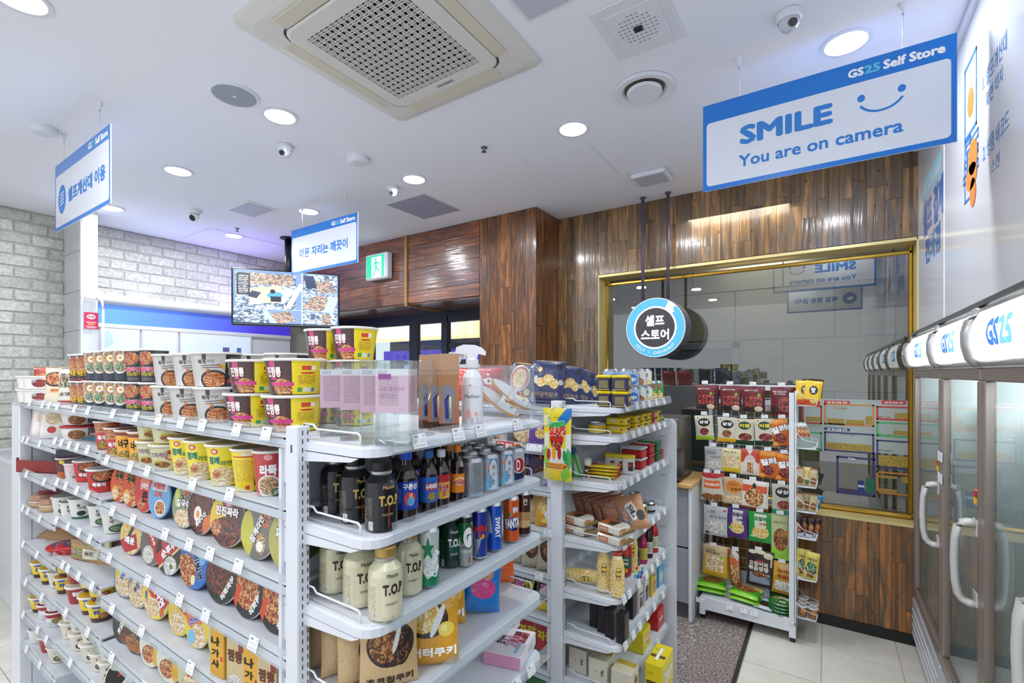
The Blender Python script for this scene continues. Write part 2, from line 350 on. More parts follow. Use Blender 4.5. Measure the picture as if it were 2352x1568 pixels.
# ------------------------------------------------------------------ common materials
WHITE = mat('white_paint', '#dfe2ea', .55); CEIL = mat('ceiling_paint', '#eceef6', .7)
METW = mat('white_enamel', '#dfe2e8', .32); DARK = mat('dark_hole', '#15171a', .7); BLK = mat('black_plastic', '#101114', .35)
PAPER = mat('white_paper', '#f3f4f6', .5); GLOSSW = mat('glossy_white_panel', '#e6e9f0', .16, coat=.2); GREYP = mat('pale_grey_plastic', '#c9ccd2', .4)
LAMP = mat('lamp_diffuser', '#ffffff', .5, emit='#f4f7ff', es=9); GOLD = mat('polished_brass', '#c9a046', .22, 1); PALEGOLD = mat('bright_brass_reveal', '#e0cf90', .3, .25)
BLUE = mat('sign_blue', '#1478d4', .25, coat=.3); SIGNW = mat('sign_white', '#e4e9f2', .16, coat=.5); STEEL = mat('brushed_steel', '#a5a19b', .3, 1)
NAVY = mat('navy_door_frame', '#10152a', .35); TXTW = mat('white_ink', '#ffffff', .4); CYAN = mat('cyan_ink', '#5cc3e6', .4); SIGNTXT = mat('blue_ink', '#2f7fd0', .4)
# ------------------------------------------------------------------ lamps: the round downlights of the shop
def downlight(x, y, where, shown=True):
    mb = MB(); r = .068
    mb.lathe([(r+.014, 0), (r+.014, -.005), (r, -.006), (r-.004, .0)], 32, WHITE); o = mb.build('downlight', None, (x, y, ZC-.0005))
    setp(o, f'round LED downlight with thin rim {where}', 'ceiling lamp', 'round ceiling downlights')
    d = MB(); d.disc(r-.004, 0, LAMP, 32, up=False); d.build('diffuser', o, (0, 0, -.003))
    area('downlight_lamp', (x, y, ZC-.02), .13, PW, (.93, .96, 1)).parent = None
PW = 8
# ------------------------------------------------------------------ shell
BRICKM = noisy('grey_concrete_brick', '#a4a59e', '#cdcdc6', 45, .9, .4, .3, .62, .13)
MORTAR = noisy('mortar', '#aaa79f', '#bebbb2', 60, .9, .3)
struct(MB().box(-5.3, .6, -2.6, 3.62, ZC, ZC+.1, CEIL), 'ceiling')
GROUT = mat('floor_base', '#b9b5a8', .5)
fl = struct(MB().box(-5.3, 1.1, -2.6, 3.6, -.1, -.004, GROUT), 'floor')
TILE = noisy('cream_porcelain', '#d6d3c6', '#e4e1d6', 6, .22, 0, .3, .7, .03, .3)
GRAN = noisy('speckled_granite', '#5d5350', '#b3aaa6', 95, .3, 0, .4, .62, .04, .2, '#8a7d78')
ty = 3.09-.36*7
for i in range(-14, 2):
    for j in range(-7, 9):
        x0 = -.025+.34*i; y0 = 3.09-.36*(j+1)+.0; x1 = x0+.34; y1 = y0+.36
        if y0 < -.6: continue
        if x1 <= -.36 and not (-4.9 < x0 < -2.9 and -.3 < y0 < 1.4): continue
        x0c = max(x0, -.369)
        if x0 < -.369 < x1 and x0 > -.8: x0 = x0c
        elif x0 < -2: pass
        elif x0 < -.369: continue
        x1 = min(x1, 1.0); piece('tile', (x1-x0-.004, .356, .006), TILE, fl, ((x0+x1)/2, (y0+y1)/2, -.003))
for (a, b) in ((-.61, -.388), (-1.2, -.61), (-1.8, -1.2)):
    for (c, d) in ((2.9, 3.4), (2.3, 2.9), (1.7, 2.3), (1.1, 1.7), (.5, 1.1)):
        piece('granite_slab', (b-a-.003, d-c-.003, .006), GRAN, fl, ((a+b)/2, (c+d)/2, -.003))
struct(MB().box(-.388, -.369, -.6, 3.4, -.006, .0008, mat('floor_strip_metal', '#4a4740', .4, .6)), 'trim_1')
# wooden facade: planks proud of a dark backing
WV = wood('stained_planks_upright', 2, ('#44301a', '#7a5a32', '#a87c46', '#645440'))
WV2 = wood('stained_planks_column', 2, ('#45260f', '#7d4c22', '#a5692e', '#5a3820'))
WH = wood('stained_boards_level', 0, ('#4a2412', '#7a4322', '#96582a', '#593424'), .9)
WO = wood('orange_planks_low', 2, ('#5a3a1c', '#8a5a2a', '#b87434', '#5c4a34'))
YB = 3.417; XR = .413
DKW = mat('dark_backing', '#150d08', .8)
def planks(parent, x0, x1, y, z0, z1, m, wmin, wmax, cut=.8, seed=1, horiz=False, side=None):
    R = random.Random(seed)
    if horiz:
        z = z1; n = 6; h = (z1-z0)/n
        for k in range(n):
            x = x1
            while x > x0+.01:
                w = min(R.uniform(.35, .95), x-x0)
                if x-w-x0 < .12: w = x-x0
                piece('plank', (w-.0015, .02+R.uniform(0, .003), h-.0025), m, parent, (x-w/2, y-.01, z1-h*(k+.5))); x -= w
        return
    x = x0
    while x < x1-.004:
        w = min(R.uniform(wmin, wmax), x1-x)
        if x1-x-w < .02: w = x1-x
        zs = [z0]+sorted(R.uniform(z0+.1, z1-.1) for _ in range(1 if (z1-z0) < 1 and R.random() < cut else (2 if z1-z0 > 1.4 else 0)))+[z1]
        for a, b in zip(zs, zs[1:]):
            if b-a < .05: continue
            t = .02+R.uniform(0, .002)
            if side is None: piece('plank', (w-.0015, t, b-a-.0015), m, parent, (x+w/2, y-.01, (a+b)/2))
            else: piece('plank', (t, w-.0015, b-a-.0015), m, parent, (side, x+w/2, (a+b)/2))
        x += w
wb = MB(); wb.box(-1.83, -1.461, YB, YB+.1, 0, ZC, DKW); wb.box(-1.461, XR+.7, YB, YB+.1, 2.233, ZC, DKW); wb.box(-1.461, XR+.7, YB, YB+.1, 0, .659, DKW)
wb = struct(wb, 'wall_back')
planks(wb, -1.805, -1.461, YB, .06, ZC-.002, WV, .07, .09, seed=3)
planks(wb, -1.461, XR, YB, 2.25, ZC-.002, WV, .052, .085, .8, seed=5)
planks(wb, -1.461, XR, YB, .06, .655, WO, .05, .06, .7, seed=9)
struct(MB().box(-1.8, XR, YB-.026, YB-.02, 0, .06, BLK), 'baseboard_back')
# projecting column and beam
Y2 = 3.061
cl = struct(MB().box(-2.333, -1.825, Y2, YB+.2, 0, ZC, DKW), 'wall_column')
planks(cl, -2.333, -1.804, Y2, .06, ZC-.002, WV2, .1, .108, seed=11)
planks(cl, Y2-.015, YB-.02, 0, .06, ZC-.002, WV2, .08, .1, seed=13, side=-1.815)
bm_ = struct(MB().box(-5.08, -2.333, Y2, 3.6, 2.124, ZC, DKW), 'beam_front')
planks(bm_, -5.05, -2.335, Y2, 2.124, ZC-.003, WH, 0, 0, seed=17, horiz=True)
bs = MB().box(-5.05, -2.335, Y2-.005, 3.56, 2.112, 2.124, WH)
bs.build('soffit_board', bm_)
gt = MB().box(-3.175, -3.148, Y2-.035, Y2-.02, 2.11, ZC-.001, mat('ochre_trim', '#a9824a', .45)).box(-3.175, -3.148, Y2-.035, 3.5, 2.1, 2.111, mat('ochre_trim'))
struct(gt, 'trim_2')
# brick wall (one plane), bricks one by one
bw = struct(MB().box(-5.2, -5.087, -2.6, 3.6, 0, ZC, MORTAR), 'wall_far')
H = .0863
for r in range(31):
    z1 = ZC-.004-r*H; z0 = z1-H
    y = .42-(.096 if r % 2 else 0)
    while y < 3.05:
        if not (y > 1.28 and z1 < 2.1) and not (y > .95 and z1 < 1.2):
            piece('brick', (.03, .18, H-.013), BRICKM, bw, (-5.093+random.uniform(-.002, .002), y+.09, (z0+z1)/2), .004)
        y += .192
# tiled pillar with a light column
PT = noisy('pale_pillar_tile', '#c9cecb', '#dadedc', 3, .2, 0, var=.02)
pl = struct(MB().box(-5.08, -4.72, 1.19, 1.283, 0, ZC, MORTAR), 'wall_pillar')
for k in range(9): piece('tile', (.375, .01, .3), PT, pl, (-4.905, 1.183, 2.58-.303*k), .001)
mb = MB().box(-4.715, -4.7, 1.183, 1.283, 0, ZC-.001, METW); mb.build('corner_panel', pl)
lc = MB().box(-4.699, -4.692, 1.198, 1.268, 2.12, 2.62, mat('led_panel', '#ffffff', .4, emit='#eef3ff', es=1.5), .003)
lcx = lc.build('light_column'); setp(lcx, 'upright glowing LED panel on the tiled pillar beside the brick wall', 'light')
fr = MB()
for yy in (1.19, 1.272): fr.box(-4.7, -4.684, yy, yy+.006, 2.1, 2.64, mat('led_edge', '#dfe6ff', .2, emit='#dfe8ff', es=3))
fr.box(-4.7, -4.684, 1.19, 1.278, 2.64, 2.66, METW).build('frame', lcx)
for k in range(14):
    for yy in (1.193, 1.275): pass
# clamp arm and magenta notice
mg = prt('magenta_notice', '#d2295e', [('e', .5, .74, .62, .3, '#f5f0f2'), ('r', .5, .4, .7, .05, '#f7d6e0'), ('r', .5, .28, .5, .07, '#e8c23a'), ('r', .5, .14, .8, .04, '#f7d6e0'), ('r', .5, .07, .6, .03, '#f7d6e0')])
p0 = on_x(193, 716, -4.69); p1 = on_x(226, 756, -4.69)
n_ = MB().box(-4.695, -4.69, p0[1], p1[1], p1[2], p0[2], PAPER)
n_.add([(-4.6895, p0[1], p1[2]), (-4.6895, p1[1], p1[2]), (-4.6895, p1[1], p0[2]), (-4.6895, p0[1], p0[2])], [(0, 1, 2, 3)], mg, [[(0, 0), (1, 0), (1, 1), (0, 1)]])
yc = (p0[1]+p1[1])/2; zc_ = p1[2]+(p0[2]-p1[2])*.74
n_.text('장원', lambda x, y, d: (-4.689+d, x, y), yc, zc_, .04, .018, mat('magenta_ink', '#b01848'), .02)
setp(n_.build('notice'), 'small magenta paper notice with a white oval on the tiled pillar', 'notice')
cp = MB().box(-4.69, -4.66, 1.2, 1.275, 2.06, 2.085, METW, .004).tube([(-4.66, 1.27, 2.08), (-4.63, 1.29, 2.05), (-4.62, 1.295, 1.98)], .009, METW).tube([(-4.62, 1.295, 1.99), (-4.62, 1.295, 1.2)], .008, METW)
setp(cp.build('banner_pole'), 'white clamp and thin white rod hanging beside the magenta notice', 'pole')
# backlit menu boxes on the brick wall
hp = MB(); hp.lathe([(.045, 0), (.045, 1.75)], 20, METW); hp.xf(Matrix.Translation((-5.0, 1.3, 2.115)) @ Matrix.Rotation(-pi/2, 4, 'X'))
hp.box(-5.09, -5.0, 1.3, 3.05, 2.07, 2.16, METW)
struct(hp, 'trim_3')
def illuminated(name, c0, c1, y0, y1, es):
    m, nt, b = newmat(name); N = nt.nodes; tc = N.new('ShaderNodeUVMap'); tc.uv_map = 'uv'; sx = N.new('ShaderNodeSeparateXYZ'); nt.links.new(tc.outputs[0], sx.inputs[0])
    r = N.new('ShaderNodeValToRGB'); nt.links.new(sx.outputs[0], r.inputs[0]); e = r.color_ramp.elements; e[0].color = lin(c0); e[1].color = lin(c1); e[0].position = .1; e[1].position = .8
    nt.links.new(r.outputs[0], b.inputs['Emission Color']); b.inputs['Emission Strength'].default_value = es; nt.links.new(r.outputs[0], b.inputs['Base Color']); return m
BAND = illuminated('blue_violet_led_wash', '#5f96e8', '#4a38c8', 0, 1, .42)  # LED light falling on the band, put into a glowing colour gradient
mb = MB().box(-5.075, -5.01, 1.3, 3.05, 1.3, 2.07, METW)
mb.add([(-5.005, 1.3, 1.91), (-5.005, 3.05, 1.91), (-5.005, 3.05, 2.07), (-5.005, 1.3, 2.07)], [(0, 1, 2, 3)], BAND, [[(0, 0), (1, 0), (1, 1), (0, 1)]])
mb.box(-5.01, -4.99, 1.3, 3.05, 1.875, 1.91, METW, .004)
area('violet_band_glow', (-4.9, 2.4, 2.17), 1.3, 4.5, (.38, .3, 1), rot=(math.radians(180), 0, 0), shape='RECTANGLE', sy=.1)
area('blue_band_glow', (-4.9, 1.7, 2.17), .8, 1.2, (.45, .6, 1), rot=(math.radians(180), 0, 0), shape='RECTANGLE', sy=.1)
lbx = setp(mb.build('menu_lightbox'), 'long backlit wall sign with blue to violet band above the noodle shelving', 'lightbox')
PO = [prt(f'backlit_poster_{k}', '#c4d0e0', L_, .4, emit=.42) for k, L_ in enumerate((
    [('r', .75, .22, .34, .5, '#b8cfe8'), ('r', .75, .35, .3, .16, '#e8eef6'), ('e', .75, .33, .08, .1, '#a02a3a'), ('r', .36, .45, .3, .3, '#c6dcf0', 18), ('e', .36, .5, .08, .1, '#a02a3a'), ('r', .12, .8, .3, .3, '#a8c4e4', 25), ('t', .6, .85, .5, .06, '#c5ccd8')],
    [('e', .16, .3, .3, .3, '#9fd0a8'), ('e', .5, .34, .5, .34, '#cfe0ea'), ('r', .6, .25, .28, .24, '#6c6f98', -8), ('e', .86, .4, .2, .3, '#bcdcd8')],
    [('r', .38, .5, .1, .14, '#3d5f9a'), ('e', .38, .5, .03, .08, '#a02a3a'), ('r', .62, .66, .1, .14, '#3d5f9a'), ('e', .62, .66, .03, .08, '#a02a3a'), ('r', .2, .25, .1, .14, '#3d5f9a'), ('e', .2, .25, .03, .08, '#a02a3a'), ('e', .6, .4, .06, .1, '#8fd0c8'), ('r', .82, .66, .07, .14, '#3d5f9a'), ('e', .3, .1, .3, .1, '#cfe8d8')]))]
for k, (a, b_) in enumerate(((1.396, 1.634), (1.681, 1.928), (1.975, 2.6))):
    q = MB().box(-5.01, -4.992, a-.015, b_+.015, 1.31, 1.874, METW)
    q.add([(-4.991, a, 1.45), (-4.991, b_, 1.45), (-4.991, b_, 1.865), (-4.991, a, 1.865)], [(0, 1, 2, 3)], PO[k], [[(0, 0), (1, 0), (1, 1), (0, 1)]])
    q.build('poster_panel', lbx)
# right wall with printed instructions, near to the fridges
rw = MB().box(XR, XR+.1, -2.6, YB, 1.66, ZC, GLOSSW).box(XR+.66, XR+.76, -2.6, YB, 0, ZC, WHITE)
rw = struct(rw, 'wall_right')
struct(MB().box(XR-.02, XR+.001, -2.6, YB-.003, ZC-.022, ZC-.001, WHITE), 'trim_4')
struct(MB().box(XR-.0015, XR+.001, 2.69, 2.697, 1.7, ZC-.02, mat('panel_joint', '#f4f6fa', .3)), 'trim_5')
def wallink(t, px0, px1, yt, yb, m, bold=.03):
    Y0, Y1 = Yat(px0, XR), Yat(px1, XR); z1 = on_x(px0, yt, XR)[2]; z0 = on_x(px0, yb, XR)[2]
    return dict(t=t, c=((Y0+Y1)/2, (z0+z1)/2), w=abs(Y1-Y0), h=z1-z0, m=m, bold=bold)
wi = MB(); fnR = lambda x, y, d: (XR-d-.0002, -x, y)
for q in (wallink('셀프 결제', 2121, 2167, 475, 548, BLUE, .05), wallink('편의점', 2126, 2159, 553, 608, BLUE, .05), wallink('1. 셀프계산대', 2258, 2313, 170, 213, SIGNTXT, .0), wallink('화면 터치', 2265, 2303, 215, 250, SIGNTXT, .0),
          wallink('2. 상품 바코드', 2258, 2318, 333, 375, SIGNTXT, .0), wallink('스캔', 2277, 2296, 370, 402, SIGNTXT, .0)):
    wi.text(q['t'], fnR, -q['c'][0], q['c'][1], q['w'], q['h'], q['m'], q['bold'])
a = on_x(2121, 435, XR); b = on_x(2162, 372, XR)
cyb = mat('pale_cyan_film', '#a9dff0', .4)
wi.add([(XR-.0006, a[1], a[2]-.07), (XR-.0006, b[1], a[2]-.07), (XR-.0006, b[1], a[2]+.03), (XR-.0006, a[1], a[2]+.03)], [(0, 1, 2, 3)], cyb)
wi.text('Self Checkout', fnR, -(a[1]+b[1])/2, a[2]-.02, (a[1]-b[1])*.9, None, TXTW, .02, d=.001)
def frm(mb, y0, y1, z0, z1, t, m, x=XR-.0008):
    for (p, q, r, s) in ((y0, y1, z0, z0+t), (y0, y1, z1-t, z1), (y0, y0-t, z0, z1), (y1, y1+t, z0, z1)): mb.add([(x, p, r), (x, q, r), (x, q, s), (x, p, s)], [(0, 1, 2, 3)], m)
ORI = mat('orange_ink', '#f08a3c', .4)
ya, yb_ = Yat(2216, XR), Yat(2244, XR); za = on_x(2216, 330, XR)[2]; zb = za+.26
frm(wi, ya, yb_, za, zb, .012, SIGNTXT)
for k in range(3): frm(wi, ya-.02+.02*k, yb_-.02, za-.05*(k+1), za-.05*(k+1)+.032, .008, SIGNTXT)
wi.add([(XR-.001, (ya+yb_)/2+.04*cos(t), (za+zb)/2-.02+.05*sin(t)) for t in [2*pi*k/14 for k in range(14)]], [tuple(range(14))], ORI)
za = on_x(2217, 470, XR)[2]; zb = za+.22
frm(wi, ya, yb_+.08, za, zb, .01, SIGNTXT)
for k in range(5): y_ = ya-.03-.028*k; wi.add([(XR-.001, y_, zb-.12), (XR-.001, y_-.014, zb-.12), (XR-.001, y_-.014, zb-.04), (XR-.001, y_, zb-.04)], [(0, 1, 2, 3)], SIGNTXT)
yc = yb_+.05
for (dy, dz, ry, rz_) in ((0, .08, .06, .06), (.02, .02, .075, .045), (0, -.04, .04, .05)):
    wi.add([(XR-.0014, yc+dy+ry*cos(t), za+.05+dz+rz_*sin(t)) for t in [2*pi*k/14 for k in range(14)]], [tuple(range(14))], ORI)
wi.build('printed_instructions', rw)
# rest of the shop behind the camera
# (wall behind the camera left out so the world light fills the room)
# ------------------------------------------------------------------ window in the wooden wall
WX0, WX1, WZ0, WZ1 = -1.461, XR-.004, .659, 2.233
fm = MB()
fm.box(WX0-.012, WX0+.004, YB-.02, YB+.16, WZ0, WZ1, PALEGOLD); fm.box(WX0, WX1, YB-.02, YB+.16, WZ1-.004, WZ1+.014, PALEGOLD); fm.box(WX0, WX1, YB-.024, YB+.16, WZ0-.012, WZ0+.004, PALEGOLD); fm.box(WX1, WX1+.01, YB-.02, YB+.16, WZ0, WZ1, PALEGOLD)
wn = struct(fm, 'window_1')
t_ = .024; gy = YB+.115
fr = MB().box(WX0+.0, WX0+.022, gy, gy+.03, WZ0+.03, WZ1, GOLD, .006).box(WX1-.022, WX1, gy, gy+.03, WZ0+.03, WZ1, GOLD, .006)
fr.box(WX0, WX1, gy, gy+.03, WZ1-.05, WZ1-.026, GOLD, .006).box(WX0, WX1, gy-.03, gy+.02, WZ0+.0, WZ0+.03, GOLD, .012)
fr.build('window_frame', wn)
GLS = glass('tinted_window_glass', '#c9cdc9', 1.5, .0, .12)
MB().box(WX0+.01, WX1-.01, gy+.012, gy+.018, WZ0+.01, WZ1-.03, GLS).build('window_pane', wn)
# stone-clad corridor behind the glass
STN = noisy('grey_travertine', '#858072', '#9a9585', 5, .5, 0, .3, .7, .03, 0, None, (1, 1, 9))
cw = struct(MB().box(-2.2, 1.6, 4.75, 4.8, -.1, ZC, mat('stone_joint', '#55524c', .8)), 'wall_corridor')
for r in range(6):
    for k in range(6):
        x0 = -2.2+.75*k-(.37 if r % 2 else 0); piece('stone_slab', (.742, .02, .442), STN, cw, (x0+.375, 4.742, .22+.45*r))
struct(MB().box(-2.2, 1.6, 3.62, 4.8, ZC-.1, ZC-.05, CEIL), 'ceiling_corridor'); struct(MB().box(-2.2, 1.6, 3.6, 4.8, -.1, -.004, TILE), 'floor_corridor')
struct(MB().box(1.55, 1.6, 3.52, 4.8, 0, ZC, WHITE).box(-2.2, -2.15, 3.62, 4.75, 0, ZC, WHITE), 'wall_corridor_end')
dd = MB().box(-1.5, -.72, 4.7, 4.74, 0, 1.72, mat('grey_blue_door', '#5a6472', .5)).box(-1.56, -1.5, 4.69, 4.735, 0, 1.78, mat('door_frame_blue', '#7d8894', .4)).box(-.72, -.66, 4.69, 4.735, 0, 1.78, mat('door_frame_blue')).box(-1.56, -.66, 4.69, 4.735, 1.72, 1.78, mat('door_frame_blue'))
struct(dd, 'door_2')
area('corridor_fill', (-.5, 4.1, 2.55), .6, 26, (1, .97, .9), sy=1.8, shape='RECTANGLE')  # unseen fill light added to brighten the corridor
# promotional posters stuck on the glass
py = gy+.011
def wrect(mb, x0, y0, x1, y1, m, dy=0, t=None):
    a = on_y(x0, y0, py); c = on_y(x1, y1, py)
    def q(X0, Z0, X1, Z1): mb.add([(X0, py-dy, Z0), (X1, py-dy, Z0), (X1, py-dy, Z1), (X0, py-dy, Z1)], [(0, 1, 2, 3)], m, [[(0, 0), (1, 0), (1, 1), (0, 1)]])
    X0, Z1, X1 = a[0], a[2], c[0]; Z0 = c[2]
    if t is None: q(X0, Z0, X1, Z1)
    else: q(X0, Z0, X1, Z0+t); q(X0, Z1-t, X1, Z1); q(X0, Z0, X0+t, Z1); q(X1-t, Z0, X1, Z1)
    return X0, Z0, X1, Z1
FROST = glass('frosted_film', '#dfe8e4', 1.45, .3, 0, .55, '#cfdad6')
PR = {k: mat('film_'+k, c, .4) for k, c in (('red', '#b83230'), ('orange', '#c8803a'), ('purple', '#3f3568'), ('green', '#4aa060'), ('ink', '#8a7a52'))}
GOODS = prt('poster_goods', '#8fa09a', [('R', .5, .5, 1, 1, 'mix', 0, 26)]); 
def wtext(mb, t, x0, y0, x1, y1, m, bold=.02):
    a = on_y(x0, y0, py); c = on_y(x1, y1, py); mb.text(t, lambda x, y, d: (x, py-.002-d, y), (a[0]+c[0])/2, (a[2]+c[2])/2, c[0]-a[0], None, m, bold)
ff = MB(); wrect(ff, 1842, 914, 2101, 1046, FROST, .0002); setp(ff.build('frosted_film'), 'frosted translucent film across the window beside the drinks fridges', 'window film')
def poster(lab, title, frame, goods, texts=()):
    mb = MB()
    if title: x0, y0, x1, y1, k, s = title; wrect(mb, x0, y0, x1, y1, PR[k], .001); wtext(mb, s, x0+6, y0+2, x1-6, y1-1, TXTW)
    x0, y0, x1, y1, k = frame; wrect(mb, x0, y0, x1, y1, PR[k], .0012, .009)
    for g in goods: wrect(mb, *g, GOODS, .0012)
    for (s, x0, y0, x1, y1, k) in texts: wtext(mb, s, x0, y0, x1, y1, PR[k])
    setp(mb.build('window_poster'), lab, 'poster', 'beer offer posters stuck on the window')
poster('orange framed beer offer poster under the red title, middle of the window film', (1893, 919, 1952, 928, 'red', '4월 행사상품 맥주'), (1893, 926, 2008, 980, 'orange'), [(1900, 960, 1940, 976), (1943, 963, 1985, 976), (1988, 955, 2003, 975)], [('11캔 3,000', 1915, 933, 1945, 941, 'orange')])
poster('purple framed beer offer poster with a wide row of cans', (1893, 981, 1952, 990, 'purple', '4월 행사상품 맥주'), (1893, 990, 2008, 1043, 'purple'), [(1898, 1015, 2002, 1038)], [('4캔 11,000', 1936, 994, 1962, 1001, 'ink')])
mb = MB(); wrect(mb, 1921, 1046, 2010, 1142, PR['purple'], .001, .012); wrect(mb, 1924, 1120, 2007, 1140, PR['purple'], .0011)
wtext(mb, '500ml 11,000', 1934, 1062, 1992, 1076, PR['ink']); wtext(mb, 'Cass', 1948, 1048, 1964, 1057, TXTW)
wrect(mb, 1970, 1103, 1986, 1132, mat('poster_can_blue', '#23387c', .4), .0014); wrect(mb, 1989, 1098, 2008, 1134, mat('poster_can_green', '#1f6a50', .4), .0014); wtext(mb, 'ass', 1971, 1112, 1985, 1120, TXTW)
setp(mb.build('window_poster'), 'dark purple poster with blue and green beer cans, lowest on the window', 'poster', 'beer offer posters stuck on the window')
poster('red framed poster of green bottles under a second red title, by the fridges', (2025, 919, 2080, 929, 'red', '4월 행사상품 맥주'), (2013, 932, 2093, 967, 'red'), [(2055, 948, 2088, 963)], [('3캔 11,100', 2018, 954, 2045, 961, 'red')])
poster('green framed beer offer poster beneath the red framed bottles', None, (2013, 968, 2093, 1006, 'green'), [(2052, 988, 2088, 1000)], [('5캔 11,000', 2018, 994, 2046, 1001, 'green')])
poster('purple framed poster with a grid of many beer cans by the fridges', None, (2013, 1009, 2093, 1080, 'purple'), [(2018, 1044, 2088, 1074)], [('4캔 11,000', 2018, 1030, 2048, 1038, 'ink')])
poster('orange framed offer poster lowest beside the fridges', None, (2013, 1081, 2093, 1140, 'orange'), [(2018, 1120, 2060, 1132), (2070, 1094, 2088, 1110), (2018, 1090, 2060, 1100)], [('10캔 11,000', 2018, 1112, 2048, 1119, 'ink')])
poster('red framed poster of green bottles partly behind the wire baskets', (1842, 919, 1882, 928, 'red', '행사상품 맥주'), (1842, 930, 1888, 974, 'red'), [(1852, 956, 1884, 968)])
poster('green framed poster partly behind the wire baskets', None, (1842, 990, 1888, 1036, 'green'), [])
# ------------------------------------------------------------------ glazed entrance under the beam
YD = 3.54
df = MB().box(-5.05, -2.34, YD, YD+.05, 2.0, 2.12, NAVY).box(-3.642, -3.529, YD, YD+.05, 0, 2.0, NAVY).box(-3.188, -3.113, YD-.01, YD+.05, 0, 2.06, NAVY).box(-4.3, -4.22, YD, YD+.05, 0, 2.0, NAVY).box(-3.113, -2.34, YD, YD+.05, 1.74, 1.79, NAVY).box(-2.42, -2.34, YD, YD+.05, 0, 2.0, NAVY)
dr = struct(df, 'door_1')
CG = glass('clear_glass', '#e8eeee', 1.45)
for a, b in ((-5.05, -4.3), (-4.22, -3.642), (-3.529, -3.188), (-3.113, -2.42)): MB().box(a, b, YD+.02, YD+.026, 0, 2.0, CG).build('glass_pane', dr)
dc = MB().box(-3.05, -2.8, YD-.06, YD-.005, 1.63, 1.7, METW, .004)
for k in range(6): dc.box(-3.03+.04*k, -3.025+.04*k, YD-.062, YD-.058, 1.645, 1.685, DARK)
dc.build('door_closer', dr)
# mall seen through the entrance
struct(MB().box(-9, -2.3, 3.64, 8.2, 2.42, 2.5, mat('mall_ceiling', '#8a8890', .7)), 'ceiling_mall'); struct(MB().box(-9, -2.3, 3.6, 8.2, -.1, -.005, mat('mall_floor', '#8a857c', .4)), 'floor_mall')
wm = struct(MB().box(-9, -2.3, 8.1, 8.2, 0, 2.42, mat('mall_wall', '#5a5654', .7)), 'wall_mall')
WARM = mat('warm_cove', '#fff0c8', .5, emit='#ffe3a6', es=1.25)
for i, x in enumerate((-6.9, -6.2, -5.5, -4.8)):
    lb = MB().box(x, x+.66, 5.4, 5.9, 2.05, 2.3, WARM, .01)
    setp(lb.build('cove_box'), f'warm glowing box lamp seen through the entrance glass, {("first", "second", "third", "fourth")[i]} from the TV side', 'ceiling lamp', 'warm box lamps beyond the entrance')
VIO = mat('violet_wall_light', '#5a3fd0', .5, emit='#5b3fd8', es=.35)
struct(MB().box(-9, -3.2, 7.9, 7.95, 1.78, 2.02, VIO), 'trim_6')
k1 = prt('kiosk_poster', '#dfe2f6', [('t', .5, .62, .8, .1, '#5a6aa0'), ('r', .5, .4, .8, .07, '#b85a8a'), ('r', .06, .5, .08, 1, '#8fa6f0')], emit=.55)
k2 = prt('kiosk_map', '#e4ecf8', [('r', .3, .6, .12, .16, '#3a5a9a'), ('r', .55, .75, .12, .16, '#3a5a9a'), ('r', .75, .66, .1, .14, '#4a7ac0'), ('e', .5, .35, .1, .2, '#8fc0e0')], emit=.55)
for m_, X0, X1, lab in ((k1, -5.45, -4.75, 'pale lit banner with mirrored offer writing beyond the entrance glass'), (k2, -4.45, -3.7, 'pale lit notice board with small blue frames beyond the entrance glass')):
    q = MB().box(X0, X1, 5.2, 5.24, .9, 1.62, PAPER); q.add([(X0, 5.198, .9), (X1, 5.198, .9), (X1, 5.198, 1.62), (X0, 5.198, 1.62)], [(0, 1, 2, 3)], m_, [[(0, 0), (1, 0), (1, 1), (0, 1)]])
    if m_ is k1: q.text('DOWN', lambda x, y, d: (-x, 5.196-d, y), 5.1, 1.3, .26, .06, mat('magenta_ink2', '#b0508a'), .03)
    q.box(X0+.1, X0+.14, 5.21, 5.25, 0, .9, PAPER).box(X1-.14, X1-.1, 5.21, 5.25, 0, .9, PAPER).box(X0+.05, X1-.05, 5.1, 5.36, -.004, .02, PAPER)
    setp(q.build('banner'), lab, 'banner')
area('mall_lamp', (-5.5, 5.5, 2.38), 2.0, 40, (.9, .85, 1), shape='RECTANGLE', sy=2.5)
wc = struct(MB().box(-4.0, -3.2, 6.4, 6.5, 0, 2.42, mat('mall_pillar', '#cdbfa8', .5)), 'wall_mall_pillar')
# ------------------------------------------------------------------ ceiling
for px, py_, w in ((643, 266, 'beside the large grey speaker'), (409, 392, 'between the two nearer hanging signs'), (256, 477, 'just behind the hanging sign by the pillar'), (537, 541, 'deepest, over the television'), (709, 485, 'above the middle hanging sign'),
                   (951, 411, 'near the small dome camera'), (1316, 295, 'between air conditioner and wooden wall'), (1943, 97, 'above the large smile sign'), (45, -5, 'over the brick wall corner, cut by the frame')):
    x, y, z = on_z(px, py_); downlight(x, y, w)
for x, y, w in ((-.3, .2, 'just behind the viewer by the fridges'), (-1.6, -.2, 'just behind the viewer above the aisle'), (-3.0, -.4, 'just behind the viewer by the bricks'), (-.3, -1.1, 'deep behind the viewer by the fridges'), (-1.6, -1.4, 'deep behind the viewer above the aisle'), (-3.0, -1.6, 'deep behind the viewer by the bricks')):
    downlight(x, y, w)
def ceil_round(name, px, py_, prof, m, lab, cat, extra=None, n=32):
    x, y, z = on_z(px, py_); mb = MB(); mb.lathe(prof[::-1], n, m)
    o = mb.build(name, None, (x, y, ZC)); setp(o, lab, cat)
    if extra: extra(o)
    return o
GREYS = mat('speaker_mesh_grey', '#9aa0ac', .6)
def sp_x(o):
    MB().disc(.088, -.008, GREYS, 36, up=False).build('speaker_mesh', o)
    MB().box(-.006, .006, -.006, .006, -.012, -.008, METW).build('badge', o)
